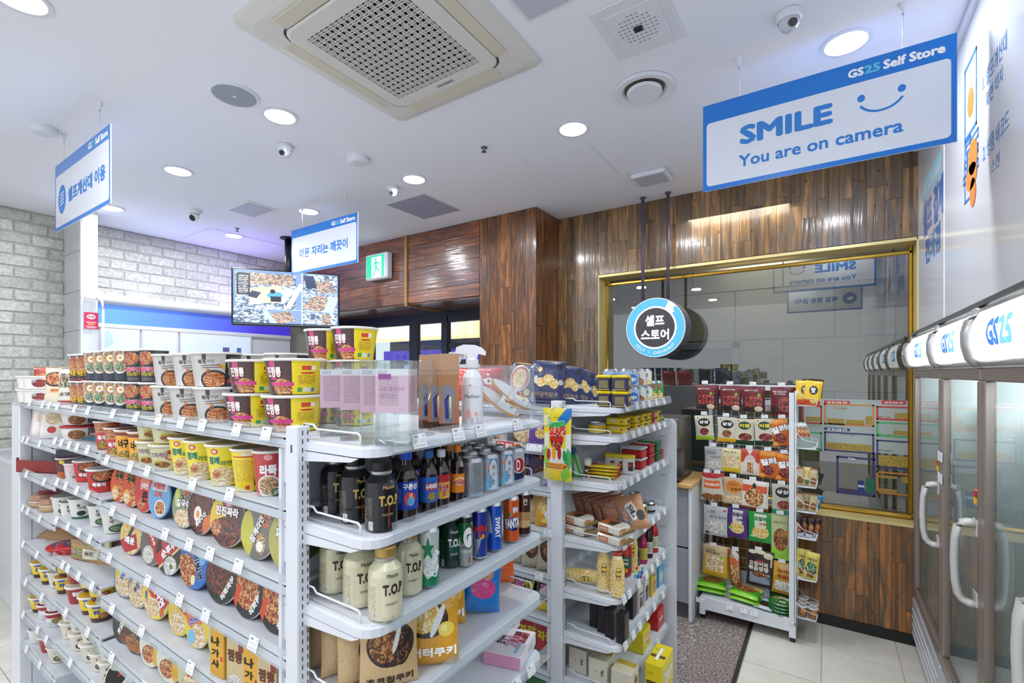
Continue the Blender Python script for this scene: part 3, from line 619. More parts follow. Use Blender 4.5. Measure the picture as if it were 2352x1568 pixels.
ceil_round('ceiling_speaker', 539, 217, [(.1, 0), (.1, -.006), (.092, -.009), (.088, -.008)], METW, 'large round grey ceiling speaker with a white rim beside the air conditioner', 'speaker', sp_x)
def sm_x(o): MB().lathe([(.028, -.036), (.03, -.03), (.045, -.026)], 24, mat('detector_gap', '#9ea2aa', .5)).build('sensor', o)
ceil_round('smoke_detector', 823, 362, [(.062, 0), (.062, -.012), (.058, -.028), (.045, -.034), (.0, -.036)], METW, 'round white smoke detector on the ceiling beside the dome cameras', 'smoke detector', sm_x)
ceil_round('smoke_detector', 101, 293, [(.055, 0), (.055, -.012), (.05, -.028), (.04, -.034), (.0, -.036)], METW, 'white smoke detector above the hanging sign by the brick wall', 'smoke detector')
for px, py_, lab, k in ((1812, 30, 'dome camera on the ceiling above the smile sign', 1), (655, 334, 'small dome camera beside the downlight near the speaker', 1), (902, 429, 'small dome camera beside the grey ceiling panel', .9)):
    x, y, z = on_z(px, py_); r = .036*k
    o = MB().lathe([(r, 0), (r*1.12, -.004), (r*1.12, -.022), (r*.95, -.03)][::-1], 28, METW).build('dome_camera', None, (x, y, ZC)); setp(o, lab, 'camera')
    MB().lathe([(r*.93, -.028), (r*.86, -.044), (r*.6, -.058), (r*.25, -.065), (.0, -.066)][::-1], 24, mat('dome_shell', '#c4c7cf', .15, coat=.6)).build('dome', o)
    e = MB().lathe([(r*.36, 0), (r*.36, .012)], 16, BLK); e.disc(r*.36, .012, mat('lens', '#05060a', .05, coat=1), 16)
    e.xf(Matrix.Translation((r*.3, -r*.62, -.048)) @ Matrix.Rotation(math.radians(128), 4, Vector((.9, .43, 0)))); e.build('lens', o)
x, y, z = on_z(447, 483); o = MB().lathe([(.045, 0), (.045, -.012), (.03, -.03)][::-1], 28, METW).build('turret_camera', None, (x, y, ZC)); setp(o, 'white eyeball camera with black lens near the brick wall', 'camera')
q = MB().lathe([(.0, -.034), (.02, -.028), (.032, -.012), (.034, 0), (.03, .02), (.024, .026)], 24, METW); q.disc(.023, .0265, BLK, 20); q.disc(.012, .0275, mat('lens'), 16)
q.xf(Matrix.Translation((0, 0, -.052)) @ Matrix.Rotation(math.radians(118), 4, Vector((1, .5, 0)))); q.build('camera_ball', o)
for px, py_, lab in ((1112, 338, 'tiny ceiling sprinkler between dome camera and downlight'), (545, 524, 'tiny ceiling sprinkler above the television')):
    x, y, z = on_z(px, py_); o = MB().lathe([(.018, 0), (.018, -.004), (.007, -.006), (.006, -.022), (.014, -.024), (.014, -.026)][::-1], 16, mat('sprinkler_metal', '#8b8d92', .3, .8)).build('sprinkler', None, (x, y, ZC)); setp(o, lab, 'sprinkler')
# round supply diffuser
x, y, z = on_z(1480, 203)
o = MB().lathe([(.125, 0), (.128, -.008), (.12, -.014), (.095, -.012), (.085, .0)][::-1], 40, METW).build('air_diffuser', None, (x, y, ZC-.001)); setp(o, 'round white air diffuser with a floating centre disc on the ceiling', 'air vent')
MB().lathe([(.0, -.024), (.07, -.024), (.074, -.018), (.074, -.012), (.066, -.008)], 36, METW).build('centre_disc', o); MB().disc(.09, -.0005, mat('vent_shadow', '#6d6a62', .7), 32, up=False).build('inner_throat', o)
def sq(name, pts, lab, cat, t, m, inset=None, parts=None):
    c = [on_z(*p) for p in pts]; cx = sum(p[0] for p in c)/len(c); cy = sum(p[1] for p in c)/len(c)
    hx = max(abs(p[0]-cx) for p in c); hy = max(abs(p[1]-cy) for p in c)
    mb = MB().box(-hx, hx, -hy, hy, -t, 0, m, .003); o = mb.build(name, None, (cx, cy, ZC)); setp(o, lab, cat)
    if parts: parts(o, hx, hy, t)
    return o
def spk_parts(o, hx, hy, t):
    g = MB().box(-hx*.72, hx*.72, -hy*.72, hy*.72, -t-.004, -t, METW, .002)
    g.build('raised_plate', o)
    h = MB()
    for i in range(9):
        for j in range(9):
            if hypot(i-4, j-4) < 4.3 and hypot(i-4, j-4) > .9:
                a, b = (i-4)*hx*.125, (j-4)*hy*.125; h.box(a-.0045, a+.0045, b-.002, b+.002, -t-.0052, -t-.004, mat('hole_grey', '#8c9099', .7))
    setp(h.build('perforations', o), kind='stuff')
    MB().box(-.014, .014, -.01, .01, -t-.012, -t-.004, DARK).build('sensor', o)
sq('ceiling_speaker', [(1355, 30), (1413, 126), (1571, 72), (1530, -10)], 'square white perforated ceiling speaker beside the air conditioner', 'speaker', .006, METW, parts=spk_parts)
def ring(o, hx, hy, t):
    MB().box(-hx*.84, hx*.84, -hy*.84, hy*.84, -t-.002, -t, mat('panel_pale', '#bcc0cf', .5)).build('inset_panel', o)
sq('ceiling_panel', [(1170, -20), (1205, 38), (1302, 8), (1280, -60)], 'square pale ceiling panel cut by the frame, above the air conditioner', 'panel', .004, METW, parts=ring)
sq('ceiling_panel', [(885, 468), (972, 503), (1060, 482), (975, 445)], 'grey lilac ceiling panel in front of the wooden beam', 'panel', .003, METW, parts=lambda o, hx, hy, t: MB().box(-hx*.93, hx*.93, -hy*.93, hy*.93, -t-.001, -t, mat('panel_lilac', '#a2a3b8', .6)).build('inset_panel', o))
def hatch(o, hx, hy, t): 
    MB().box(-hx*.95, hx*.95, -hy*.95, hy*.95, -t-.001, -t, CEIL).build('hatch_lid', o)
sq('access_hatch', [(1214, 376), (1318, 426), (1420, 393), (1320, 336)], 'flat square access hatch in the ceiling before the wooden wall', 'hatch', .002, WHITE, parts=hatch)
sq('access_hatch', [(470, 545), (500, 556), (645, 577), (590, 548)], 'faint access hatch deep in the ceiling by the television', 'hatch', .002, WHITE, parts=hatch)
sq('ceiling_vent', [(520, 480), (578, 497), (634, 482), (575, 461)], 'small square ceiling vent between the eyeball camera and hanging sign', 'air vent', .005, METW, parts=ring)
c0 = on_z(1497, 402)
o = MB().box(-.11, .11, -.1, .1, -.03, 0, METW, .012).build('ceiling_speaker', None, (c0[0], c0[1], ZC)); setp(o, 'boxy white square ceiling speaker closest to the wooden wall', 'speaker')
MB().box(-.09, .09, -.082, .082, -.032, -.03, mat('speaker_cloth', '#b5bac2', .8), .001).build('speaker_mesh', o)
# air conditioner cassette
AC = mat('ac_plastic', '#d6d5cf', .4); AC2 = mat('ac_plastic_yellowed', '#cfc9b8', .4)
ax, ay = -1.34, 1.236; ac = empty('air_conditioner', (ax, ay, ZC)); setp(ac, 'square ceiling air conditioner cassette with a lattice intake grille', 'air conditioner')
def rr(h, r, n=6): return [(sx*(h-r)+r*cos(a), sy*(h-r)+r*sin(a)) for sx, sy, a0 in ((1, 1, 0), (-1, 1, pi/2), (-1, -1, pi), (1, -1, 1.5*pi)) for a in [a0+pi/2*k/n for k in range(n+1)]]
def loft(mb, polys, m):
    n = len(polys[0][0]); vs = []
    for p, z in polys: vs += [(x, y, z) for x, y in p]
    fs = [(k*n+i, (k+1)*n+i, (k+1)*n+(i+1) % n, k*n+(i+1) % n) for k in range(len(polys)-1) for i in range(n)]
    return mb.add(vs, fs, m)
mb = loft(MB(), [(rr(.405, .03), 0), (rr(.4, .04), -.012), (rr(.36, .05), -.026), (rr(.345, .08), -.028)], AC); mb.build('outer_frame', ac)
g_ = loft(MB(), [(rr(.345, .08), -.028), (rr(.292, .056), -.03)], AC).build('corner_cover', ac); loft(MB(), [(rr(.292, .056), -.03), (rr(.288, .054), -.02), (rr(.27, .05), -.02)], mat('louver_gap', '#6e6f78', .6)).build('gap', ac)
for k in range(4):
    lv = MB().box(-.24, .24, .285, .338, -.034, -.028, AC2, .003); lv.xf(Matrix.Rotation(pi/2*k, 4, 'Z')); lv.build('louver', ac)
gh = .222; pn = loft(MB(), [(rr(.283, .05), -.022), (rr(.283, .05), -.034), (rr(.276, .05), -.038), (rr(gh, .004), -.038), (rr(gh, .004), -.028)], AC)
pn.text('SAMSUNG', lambda x, y, d: (-x, y, -.0381-d), -.02, .25, .085, .014, mat('logo_grey', '#5c6068', .4), .03)
panel = pn.build('intake_panel', ac)
MB().box(-gh, gh, -gh, gh, -.008, -.006, mat('filter_dark', '#1c1d1c', .8)).build('filter', ac)
for k in range(16):
    p = -gh+(k+.5)*2*gh/16
    for dlt in (-.0045, .0045):
        for ax_ in (0, 1):
            b = MB(); w_ = .0019; z0, z1 = (-.0378, -.0335)
            (b.box(p+dlt-w_, p+dlt+w_, -gh, gh, z0+.001*ax_, z1, AC) if ax_ == 0 else b.box(-gh, gh, p+dlt-w_, p+dlt+w_, z0+.001, z1, AC)); b.build('grille_bar', panel)
# ------------------------------------------------------------------ hanging signs
def ell(mb, cx, cy, rx, ry, fn, d, m, n=20, a0=0, a1=2*pi): mb.add([fn(cx+rx*cos(a0+(a1-a0)*k/n), cy+ry*sin(a0+(a1-a0)*k/n), d) for k in range(n)], [tuple(range(n))], m)
def arc(mb, cx, cy, r, w, a0, a1, fn, d, m, n=24, ry=None):
    ry = ry or r; vs = []
    for k in range(n+1):
        a = a0+(a1-a0)*k/n; vs += [fn(cx+(r-w)*cos(a), cy+(ry-w)*sin(a), d), fn(cx+(r+w)*cos(a), cy+(ry+w)*sin(a), d)]
    mb.add(vs, [(2*k, 2*k+1, 2*k+3, 2*k+2) for k in range(n)], m)
def rrect(w, h, r, n=5): return [(sx*(w-r)+r*cos(a), sy*(h-r)+r*sin(a)) for sx, sy, a0 in ((1, 1, 0), (-1, 1, pi/2), (-1, -1, pi), (1, -1, 1.5*pi)) for a in [a0+pi/2*k/n for k in range(n+1)]]
def hsign(x0, x1, z0, z1, y, lab, body, bt=.075):
    w, h = (x1-x0)/2, (z1-z0)/2; cx, cz = (x0+x1)/2, (z0+z1)/2
    mb = MB().box(-w, w, -.0025, .0025, -h, h, SIGNW)
    for sgn in (1, -1):
        fn = lambda x, y_, d, s=sgn: (s*x, -s*(.0025+d), y_)
        mb.add([fn(-w, -h, .0003), fn(w, -h, .0003), fn(w, h, .0003), fn(-w, h, .0003)], [(0, 1, 2, 3)], BLUE)
        ih = (2*h-.018-bt)/2; cyy = -h+.018+ih; pp = rrect(w-.014, ih, .014)
        mb.add([fn(a, b+cyy, .0006) for a, b in pp], [tuple(range(len(pp)))], SIGNW)
        ty_ = h-bt/2
        mb.text('GS', fn, w-.262, ty_, .042, .026, TXTW, .05, d=.0008); mb.text('25', fn, w-.216, ty_, .04, .026, CYAN, .05, d=.0008); mb.text('Self Store', fn, w-.107, ty_, .155, .028, TXTW, .05, d=.0008)
        body(mb, fn, w, ih, cyy)
    o = mb.build('hanging_sign', None, (cx, y, cz)); setp(o, lab, 'sign', 'blue bordered signs hanging from the ceiling')
    WIRE = mat('clear_wire', '#c8ccd4', .3)
    for s in (-.65, .65):
        wq = MB().tube([(s*w, 0, h-.004), (s*w, 0, ZC-cz-.03)], .0012, WIRE, 4).lathe([(.004, ZC-cz-.035), (.006, ZC-cz-.02), (.012, ZC-cz-.006), (.012, ZC-cz)], 12, METW, (s*w, 0, 0)); wq.build('hanging_wire', o)
    return o
def b_smile(mb, fn, w, ih, cy):
    mb.text('SMILE', fn, -w*.25, cy+ih*.36, w*.76, ih*.52, SIGNTXT, .05, d=.0009)
    for dx in (-.055, .055): ell(mb, w*.5+dx, cy+ih*.55, .011, .013, fn, .0009, SIGNTXT)
    arc(mb, w*.5, cy+ih*.5, .062, .004, pi*1.13, pi*1.87, fn, .0009, SIGNTXT, ry=.05)
    mb.text('You are on camera', fn, w*.0, cy-ih*.42, w*1.3, ih*.34, SIGNTXT, .03, d=.0009)
def b_clean(mb, fn, w, ih, cy): mb.text('머문 자리는 깨끗이', fn, 0, cy, w*1.45, ih*.52, SIGNTXT, .045, d=.0009)
def b_self(mb, fn, w, ih, cy):
    mb.text('셀프계산대 이용', fn, w*.2, cy, w*1.3, ih*.5, SIGNTXT, .045, d=.0009); ell(mb, -w*.7, cy, .062, .075, fn, .0008, SIGNTXT, 24)
    for k in range(4): mb.add([fn(-w*.7-.03+.0*k, cy-.03+.018*k, .0012), fn(-w*.7+.03, cy-.02+.018*k, .0012), fn(-w*.7+.03, cy-.014+.018*k, .0012), fn(-w*.7-.03, cy-.024+.018*k, .0012)], [(0, 1, 2, 3)], TXTW)
def b_danger(mb, fn, w, ih, cy):
    mb.text('위험 행동 금지!', fn, w*.2, cy, w*1.15, ih*.5, SIGNTXT, .045, d=.0009); ell(mb, -w*.68, cy, .07, .07, fn, .0008, SIGNTXT, 24)
    mb.add([fn(-w*.68-.035, cy-.015, .0012), fn(-w*.68+.02, cy-.03, .0012), fn(-w*.68+.03, cy, .0012), fn(-w*.68-.025, cy+.02, .0012)], [(0, 1, 2, 3)], TXTW)
hsign(-.423, .345, 2.238, 2.586, 2.05, 'large blue bordered hanging sign reading smile you are on camera', b_smile)
hsign(-3.41, -2.635, 2.245, 2.583, 2.09, 'middle sized hanging sign in front of the television, tidy seat message', b_clean, .062)
hsign(-3.44, -2.633, 2.25, 2.6, .765, 'slanting hanging sign beside the white tiled pillar', b_self, .062)
hsign(-.423, .345, 2.25, 2.59, .155, 'hanging sign seen only in the window reflection, warning message', b_danger)
# round self store sign on two rods
cx, _, cz = on_y(1504, 752, 3.2)
RIM = mat('dark_plum_rim', '#554c5c', .4); FACE = mat('sign_dark_face', '#3b3538', .4)
mb = MB().lathe([(.0, -.14), (.205, -.14), (.205, -.004), (.2, 0)], 48, RIM); mb.xf(Matrix.Rotation(pi/2, 4, 'X'))
fnC = lambda x, y, d: (x, -.0-d, y)
ell(mb, 0, 0, .2, .2, fnC, .0005, mat('sign_ring_white', '#eef2f4', .4, emit='#ffffff', es=.1), 48); arc(mb, 0, 0, .17, .0255, 0, 2*pi, fnC, .001, CYAN, 60)
arc(mb, 0, 0, .17, .0265, math.radians(38), math.radians(62), fnC, .0013, mat('sign_ring_white'), 8); ell(mb, .137, .118, .016, .016, fnC, .0016, CYAN, 20)
ell(mb, .137, .118, .0, .0, fnC, .0016, CYAN, 3); ell(mb, 0, 0, .132, .132, fnC, .0015, FACE, 48)
mb.text('셀프', fnC, 0, .048, .125, .068, TXTW, .045, d=.002); mb.text('스토어', fnC, 0, -.048, .185, .068, TXTW, .045, d=.002)
st = 'SELF - CHECKOUT'
for i, ch in enumerate(st):
    if ch == ' ': continue
    a = math.radians(-90-46+92*i/(len(st)-1)); mb.text(ch, fnC, .17*cos(a), .17*sin(a), None, .018 if ch != '-' else .003, TXTW, .03, math.degrees(a)+90, d=.002)
ro = mb.build('round_sign', None, (cx, 3.2, cz)); setp(ro, 'round dark sign with a pale blue ring hung on two rods', 'sign')
for dx in (-.115, .06): MB().tube([(dx, .1, .15), (dx, .1, ZC-cz-.001)], .011, RIM, 10).lathe([(.011, ZC-cz-.015), (.02, ZC-cz-.006), (.02, ZC-cz)], 14, RIM, (dx, .1, 0)).build('rod', ro)
# exit sign
ex = MB().box(-.15, .15, 0, .07, -.12, .12, METW, .012); GRN = mat('exit_green', '#18b184', .4, emit='#1fc492', es=.75); EW = mat('exit_white', '#eafff6', .4, emit='#f0fff8', es=1.0)
fnE = lambda x, y, d: (x, -d, y)
ex.add([fnE(-.13, -.1, .0006), fnE(.11, -.1, .0006), fnE(.11, .1, .0006), fnE(-.13, .1, .0006)], [(0, 1, 2, 3)], GRN)
ex.add([fnE(-.06, -.1, .001), fnE(.075, -.1, .001), fnE(.075, .085, .001), fnE(-.06, .085, .001)], [(0, 1, 2, 3)], EW)
def limb(pts, w):
    for (a, b), (c, d) in zip(pts, pts[1:]):
        l = hypot(c-a, d-b) or 1; nx, ny = -(d-b)/l*w, (c-a)/l*w; ex.add([fnE(a-nx, b-ny, .0014), fnE(c-nx, d-ny, .0014), fnE(c+nx, d+ny, .0014), fnE(a+nx, b+ny, .0014)], [(0, 1, 2, 3)], GRN)
ell(ex, 0, .06, .013, .014, fnE, .0014, GRN); limb([(0, .045), (.004, -.01)], .013); limb([(.0, .035), (.035, .03), (.045, .005)], .006); limb([(-.005, .038), (-.035, .015), (-.045, .0)], .006); limb([(.0, -.01), (.03, -.035), (.05, -.05)], .008); limb([(0, -.01), (-.015, -.05), (-.03, -.085)], .008)
exo = ex.build('exit_sign', None, (-3.49, 2.97, 2.49)); setp(exo, 'glowing green exit sign with a running figure on the wooden beam', 'sign')
MB().box(-.1, .1, .07, .09, -.08, .08, METW).build('mounting_box', exo)
# television on a ceiling pole
SCRN = prt('screen_views', '#6f86a8', [('R', .3, .62, .56, .66, 'shop', 0, 16), ('r', .3, .55, .34, .3, '#c9bd97', 12), ('R', .3, .84, .5, .2, 'goods', 0, 30), ('r', .47, .56, .12, .3, '#a9bedd', -24), ('r', .57, .55, .05, .5, '#dfe7fa', -16), ('e', .38, .55, .15, .13, '#4f8fc4', 20), ('e', .36, .62, .05, .08, '#20222c'), ('r', .39, .48, .1, .1, '#20242e'), ('r', .19, .55, .09, .12, '#2b3040', -20), ('r', .2, .42, .1, .08, '#c3cfdc', 30),
    ('r', .09, .74, .12, .4, '#20242c'), ('t', .09, .74, .09, .34, '#dfe4ea'), ('R', .16, .14, .32, .26, 'shop', 0, 16), ('R', .46, .14, .2, .2, 'goods', 20, 30), ('r', .33, .14, .05, .27, '#9db7cf', 20), ('R', .82, .8, .34, .36, 'shop', 0, 12), ('R', .86, .76, .16, .22, 'goods', 18, 34), ('r', .72, .84, .1, .24, '#26304a', 8), ('R', .82, .44, .34, .34, 'shop', 0, 18), ('R', .8, .44, .2, .28, 'goods', -30, 34), ('r', .93, .42, .1, .32, '#a9bfb8', -12), ('R', .82, .13, .34, .24, 'shop', 0, 14), ('R', .88, .13, .08, .2, 'goods', 0, 36), ('r', .64, .5, .008, 1, '#e8eef6'), ('r', .5, .285, 1, .006, '#c9d4e0'), ('r', .5, .015, 1, .02, '#12151c')], .25, emit=.8)
tv = MB().box(-.44, .44, 0, .045, -.25, .25, BLK, .006); tv.add([(-.425, -.001, -.236), (.425, -.001, -.236), (.425, -.001, .238), (-.425, -.001, .238)], [(0, 1, 2, 3)], SCRN, [[(0, 0), (1, 0), (1, 1), (0, 1)]])
tvo = tv.build('television', None, (-4.04, 2.435, 2.165)); tvo.rotation_euler = (math.radians(4), 0, atan2(.727, .499)); setp(tvo, 'wall screen on a black ceiling pole showing security camera views', 'TV')
q = MB().tube([(0, .1, .1), (0, .1, ZC-2.165-.001)], .03, BLK, 16).lathe([(.03, ZC-2.165-.02), (.07, ZC-2.165-.01), (.07, ZC-2.165-.001)], 20, BLK, (0, .1, 0)).box(-.1, .1, .045, .07, -.1, .1, BLK).box(-.03, .03, .06, .1, .0, .1, BLK); q.build('ceiling_pole', tvo)
tvo.rotation_euler = (0, 0, atan2(.727, .499))
# ------------------------------------------------------------------ drinks fridges along the wall
CH_ = mat('champagne_frame', '#a1938c', .35, .55); FRW = mat('fridge_white', '#dfe3e6', .35); FGL = glass('fridge_glass', '#eef4f2', 1.45, .0, .03); SIGL = mat('fridge_sign_lit', '#ffffff', .4, emit='#fbfdff', es=1.35); CHR = mat('grey_rim_plastic', '#b9bab9', .25, .4)
GB = mat('gs_blue', '#4a8ae0', .4, emit='#4a8ae0', es=.5); GC = mat('gs_cyan', '#86d4ea', .4, emit='#86d4ea', es=.5)
XF = .395
for k, (y1, y0) in enumerate(((3.40, 2.65), (2.65, 2.027), (2.027, 1.4), (1.4, .77), (.77, .14))):
    fz = empty('drinks_fridge', (XF, (y0+y1)/2, 0)); hw = (y1-y0)/2
    setp(fz, 'tall glass door drinks fridge with lit sign, ' + ('against the wooden wall', 'second from the wooden wall', 'third from the wooden wall', 'fourth from the wooden wall, outside the frame', 'fifth from the wooden wall, outside the frame')[k], 'fridge', 'glass door drinks fridges')
    b = MB().box(.03, .62, -hw, -hw+.012, .1, 1.7, FRW).box(.03, .62, hw-.012, hw, .1, 1.7, FRW).box(.6, .62, -hw, hw, .1, 1.7, FRW).box(.03, .62, -hw, hw, .26, .3, FRW).box(.03, .62, -hw, hw, 1.62, 1.7, FRW).box(.03, .6, -hw, hw, .02, .26, FRW)
    b.build('cabinet', fz)
    for kz in (.55, .82, 1.08, 1.34):
        s = MB().box(.12, .59, -hw+.02, hw-.02, kz, kz+.008, METW).box(.11, .12, -hw+.02, hw-.02, kz-.012, kz+.03, glass('rail_plastic', '#f2f6f8', 1.45, .05, .05, .22, '#dfe6ea')); s.build('shelf', fz)
    d = empty('door', (0, 0, 0)); d.parent = fz
    f = MB().box(.0, .028, -hw+.002, hw-.002, 1.475, 1.515, CH_, .004).box(.0, .028, -hw+.002, hw-.002, .28, .33, CH_, .004).box(.0, .028, -hw+.002, -hw+.042, .33, 1.475, CH_, .004).box(.0, .028, hw-.042, hw-.002, .33, 1.475, CH_, .004); f.build('door_frame', d)
    MB().box(.012, .018, -hw+.04, hw-.04, .33, 1.475, FGL).build('glass_pane', d)
    HP = mat('handle_plastic', '#c8c7c4', .3, coat=.3); h = MB(); yy = -hw+.06
    pts = [(.0, yy, 1.02), (-.016, yy+.003, 1.02), (-.03, yy+.007, 1.014), (-.039, yy+.01, 1.0), (-.044, yy+.012, .96), (-.046, yy+.013, .89), (-.044, yy+.012, .82), (-.039, yy+.01, .78), (-.03, yy+.007, .766), (-.016, yy+.003, .76), (.0, yy, .76)]
    h.tube(pts, .012, HP, 8); h.v = [(x, (y-yy)*1.9+yy, z) for x, y, z in h.v]; h.box(-.002, .004, yy-.025, yy+.03, .755, .8, HP, .002).box(-.002, .004, yy-.025, yy+.03, .98, 1.03, HP, .002); h.build('handle', d)
    if k < 2: MB().box(-.004, .0, -hw+.006 if k == 0 else hw-.045, -hw+.04 if k == 0 else hw-.008, 1.13, 1.17, METW, .002).box(-.004, .0, -hw+.006 if k == 0 else hw-.045, -hw+.04 if k == 0 else hw-.008, 1.04, 1.08, METW, .002).build('door_lock', d)
    st_ = MB().box(-.002, .012, -hw+.044, -hw+.075, 1.08, 1.125, prt('warning_sticker', '#e8c22a', [('r', .5, .75, 1, .5, '#c8322a')])); st_.build('warning_sticker', d)
    # bulging lit sign
    pr = [(.0, 1.525), (-.018, 1.545), (-.027, 1.585), (-.028, 1.625), (-.02, 1.66), (-.004, 1.69), (.03, 1.7)]
    def sg(mb, a, b_, m, off=0, pr=pr):
        vs = []; 
        for (x, z) in pr: vs += [(x-off, a, z), (x-off, b_, z)]
        mb.add(vs, [(2*i, 2*i+2, 2*i+3, 2*i+1) for i in range(len(pr)-1)], m, None, True)
    sgm = MB(); sg(sgm, -hw+.028, hw-.028, SIGL)
    for s_ in (-1, 1):
        a_, b_ = sorted((s_*hw, s_*(hw-.03))); sgm.tube([(x-.004, s_*(hw-.014), z) for x, z in pr], .013, CHR, 8)
    sgm.tube([(-.004, -hw, 1.53), (-.004, hw, 1.53)], .009, CHR, 8).tube([(.0, -hw, 1.69), (.0, hw, 1.69)], .009, CHR, 8)
    sgm.box(.0, .03, -hw, hw, 1.515, 1.525, METW)
    fnS = lambda x, y, d: (-.0285-d-(-.0285-min(0, max(-.0285, -.0285+abs(y)**2*4))), -x, 1.61+y)
    sgm.text('GS', fnS, -.055, 0, .1, .068, GB, .05, d=.001, curved=True); sgm.text('25', fnS, .055, 0, .098, .068, GC, .05, d=.001, curved=True)
    sgm.build('lit_sign', fz)
    MB().box(.02, .6, -hw, hw, 1.7, 1.72, STEEL).box(-.01, .02, -hw, hw, 1.703, 1.718, mat('dark_top_rail', '#6f7274', .3, .6)).build('top_rail', fz)
    bp = MB().box(-.005, .03, -hw, hw, .05, .27, mat('fridge_base_grey', '#b6bac0', .35, .2), .006)
    for q in range(4): bp.box(-.009, -.003, -hw+.02, hw-.02, .08+.042*q, .09+.042*q, GREYP, .002)
    bp.build('base_grille', fz)
    area('fridge_lamp', (XF+.3, (y0+y1)/2, 1.6), .5, 9, (.92, .97, 1), sy=.04, shape='RECTANGLE')
# water dispenser and its cabinet
CT = mat('beech_worktop', '#caa06a', .45); LG = mat('cabinet_grey', '#8f939b', .5)
cb = empty('counter_cabinet', (-.955, 3.2, 0)); setp(cb, 'grey cabinet with beech worktop and white sides carrying the water dispenser', 'cabinet')
MB().box(-.3, .284, -.24, .19, .8, .83, CT, .006).build('worktop', cb)
MB().box(.258, .276, -.225, .19, 0, .8, METW).box(-.29, -.272, -.225, .19, 0, .8, METW).box(-.272, .258, -.19, .19, .0, .09, mat('cabinet_plinth', '#54565c', .5)).box(-.272, .258, .16, .19, .09, .8, METW).build('carcass', cb)
for a, b_ in ((.1, .43), (.44, .795)): MB().box(-.27, .256, -.215, -.195, a, b_, LG, .002).build('door', cb)
tx = MB(); tx.text('Pet', lambda x, y, d: (x, -.2155-d, y), .14, .36, .06, .03, BLK, .02); tx.text('트', lambda x, y, d: (x, -.2155-d, y), .15, .41, .03, .03, BLK, .0); tx.build('lettering', cb)
wd = MB().box(-.1, .1, -.16, .16, 1.12, 1.305, STEEL, .006).box(-.1, .1, -.03, .16, .935, 1.12, STEEL, .004).box(-.1, .1, -.16, .16, .917, .94, BLK, .004)
wdo = wd.build('water_dispenser', None, (-.85, 3.12, -.085)); setp(wdo, 'steel hot water dispenser with black front strip on the beech worktop', 'water dispenser')
MB().box(-.035, .06, -.166, -.158, 1.13, 1.3, BLK, .003).build('control_strip', wdo)
rl = MB().box(-.03, .055, -.172, -.166, 1.06, 1.2, mat('red_notice', '#c4262c', .4)); rl.text('뜨거운 물', lambda x, y, d: (x, -.172-d, y), .012, 1.11, .07, .022, TXTW, .03); ell(rl, .012, 1.165, .016, .016, lambda x, y, d: (x, -.172-d, y), .001, TXTW, 18); rl.text('!', lambda x, y, d: (x, -.1725-d, y), .012, 1.165, None, .018, mat('red_notice'), .03, d=.0015); rl.build('warning_notice', wdo)
MB().lathe([(.006, 1.03), (.011, 1.05), (.02, 1.07), (.022, 1.12)], 16, BLK, (.0, -.1, 0)).box(-.02, .025, -.15, -.1, 1.0, 1.04, mat('red_lever', '#b3202a', .3), .006).build('tap', wdo)
dt = MB().box(-.085, .085, -.22, -.04, .917, .945, BLK, .006)
for k in range(6): dt.box(-.075, .075, -.21+.028*k, -.2+.028*k, .945, .949, mat('tray_bar', '#2b2d30', .4))
dt.build('drip_tray', wdo)
# ------------------------------------------------------------------ product kinds
def cyl_fn(r0, r1, h):  # text mapping on a (tapering) round wall, x along the arc from the front
    return lambda x, y, d: ((r0+(r1-r0)*y/h+d)*sin(x/r1), -(r0+(r1-r0)*y/h+d)*cos(x/r1), y)
flat = lambda y0: (lambda x, y, d: (x, y0-d, y))
KINDS = {}
INK = {}
def ink(c):
    if c not in INK: INK[c] = mat('ink_'+c.lstrip('#'), c, .45)
    return INK[c]
def proto(k):
    K = KINDS[k]
    if 'root' not in K: K['root'] = K['make'](K['name']); K['used'] = False
    return K['root']
def kids(o): return [c for c in bpy.data.objects if c.parent == o]
PUTS = []
_KID = {}
def put(k, x, y, z, rz=0, rx=0, ry=0, w='', ref='', key=None, grp=None, desc=None, sc=1):
    K = KINDS[k]; r = proto(k); sc *= {'tk1': .92, 'tc': .94, 'tg': .94}.get(k, 1)
    if not K['used']: o = r; K['used'] = True; _KID[k] = [c for c in COL.objects if c.parent == r]
    else:
        o = r.copy(); COL.objects.link(o)
        for c in _KID[k]:
            d = c.copy(); d.parent = o; COL.objects.link(d)
    o.location = (x, y, z+.001+(abs(math.sin(math.radians(rx)))*.012 if 0 < abs(rx) < 30 else 0)); o.rotation_euler = (math.radians(rx), math.radians(ry), math.radians(rz)); o.scale = (sc, sc, sc)
    PUTS.append((o, desc or K['desc'], w, ref, key if key is not None else 0, K['cat'], grp or K.get('grp') or (K['cat']+'s '+w).strip()))
    return o
def kind(k, name, cat, desc, make, grp=None): KINDS[k] = dict(name=name, cat=cat, desc=desc, make=make, grp=grp)
RIMW = mat('paper_rim', '#ece9e2', .5); LIDF = mat('foil_lid', '#c9cbc8', .3, .3); CLR = glass('clear_plastic', '#fbfdfd', 1.42, .02, .03, .05, '#eef2f4')
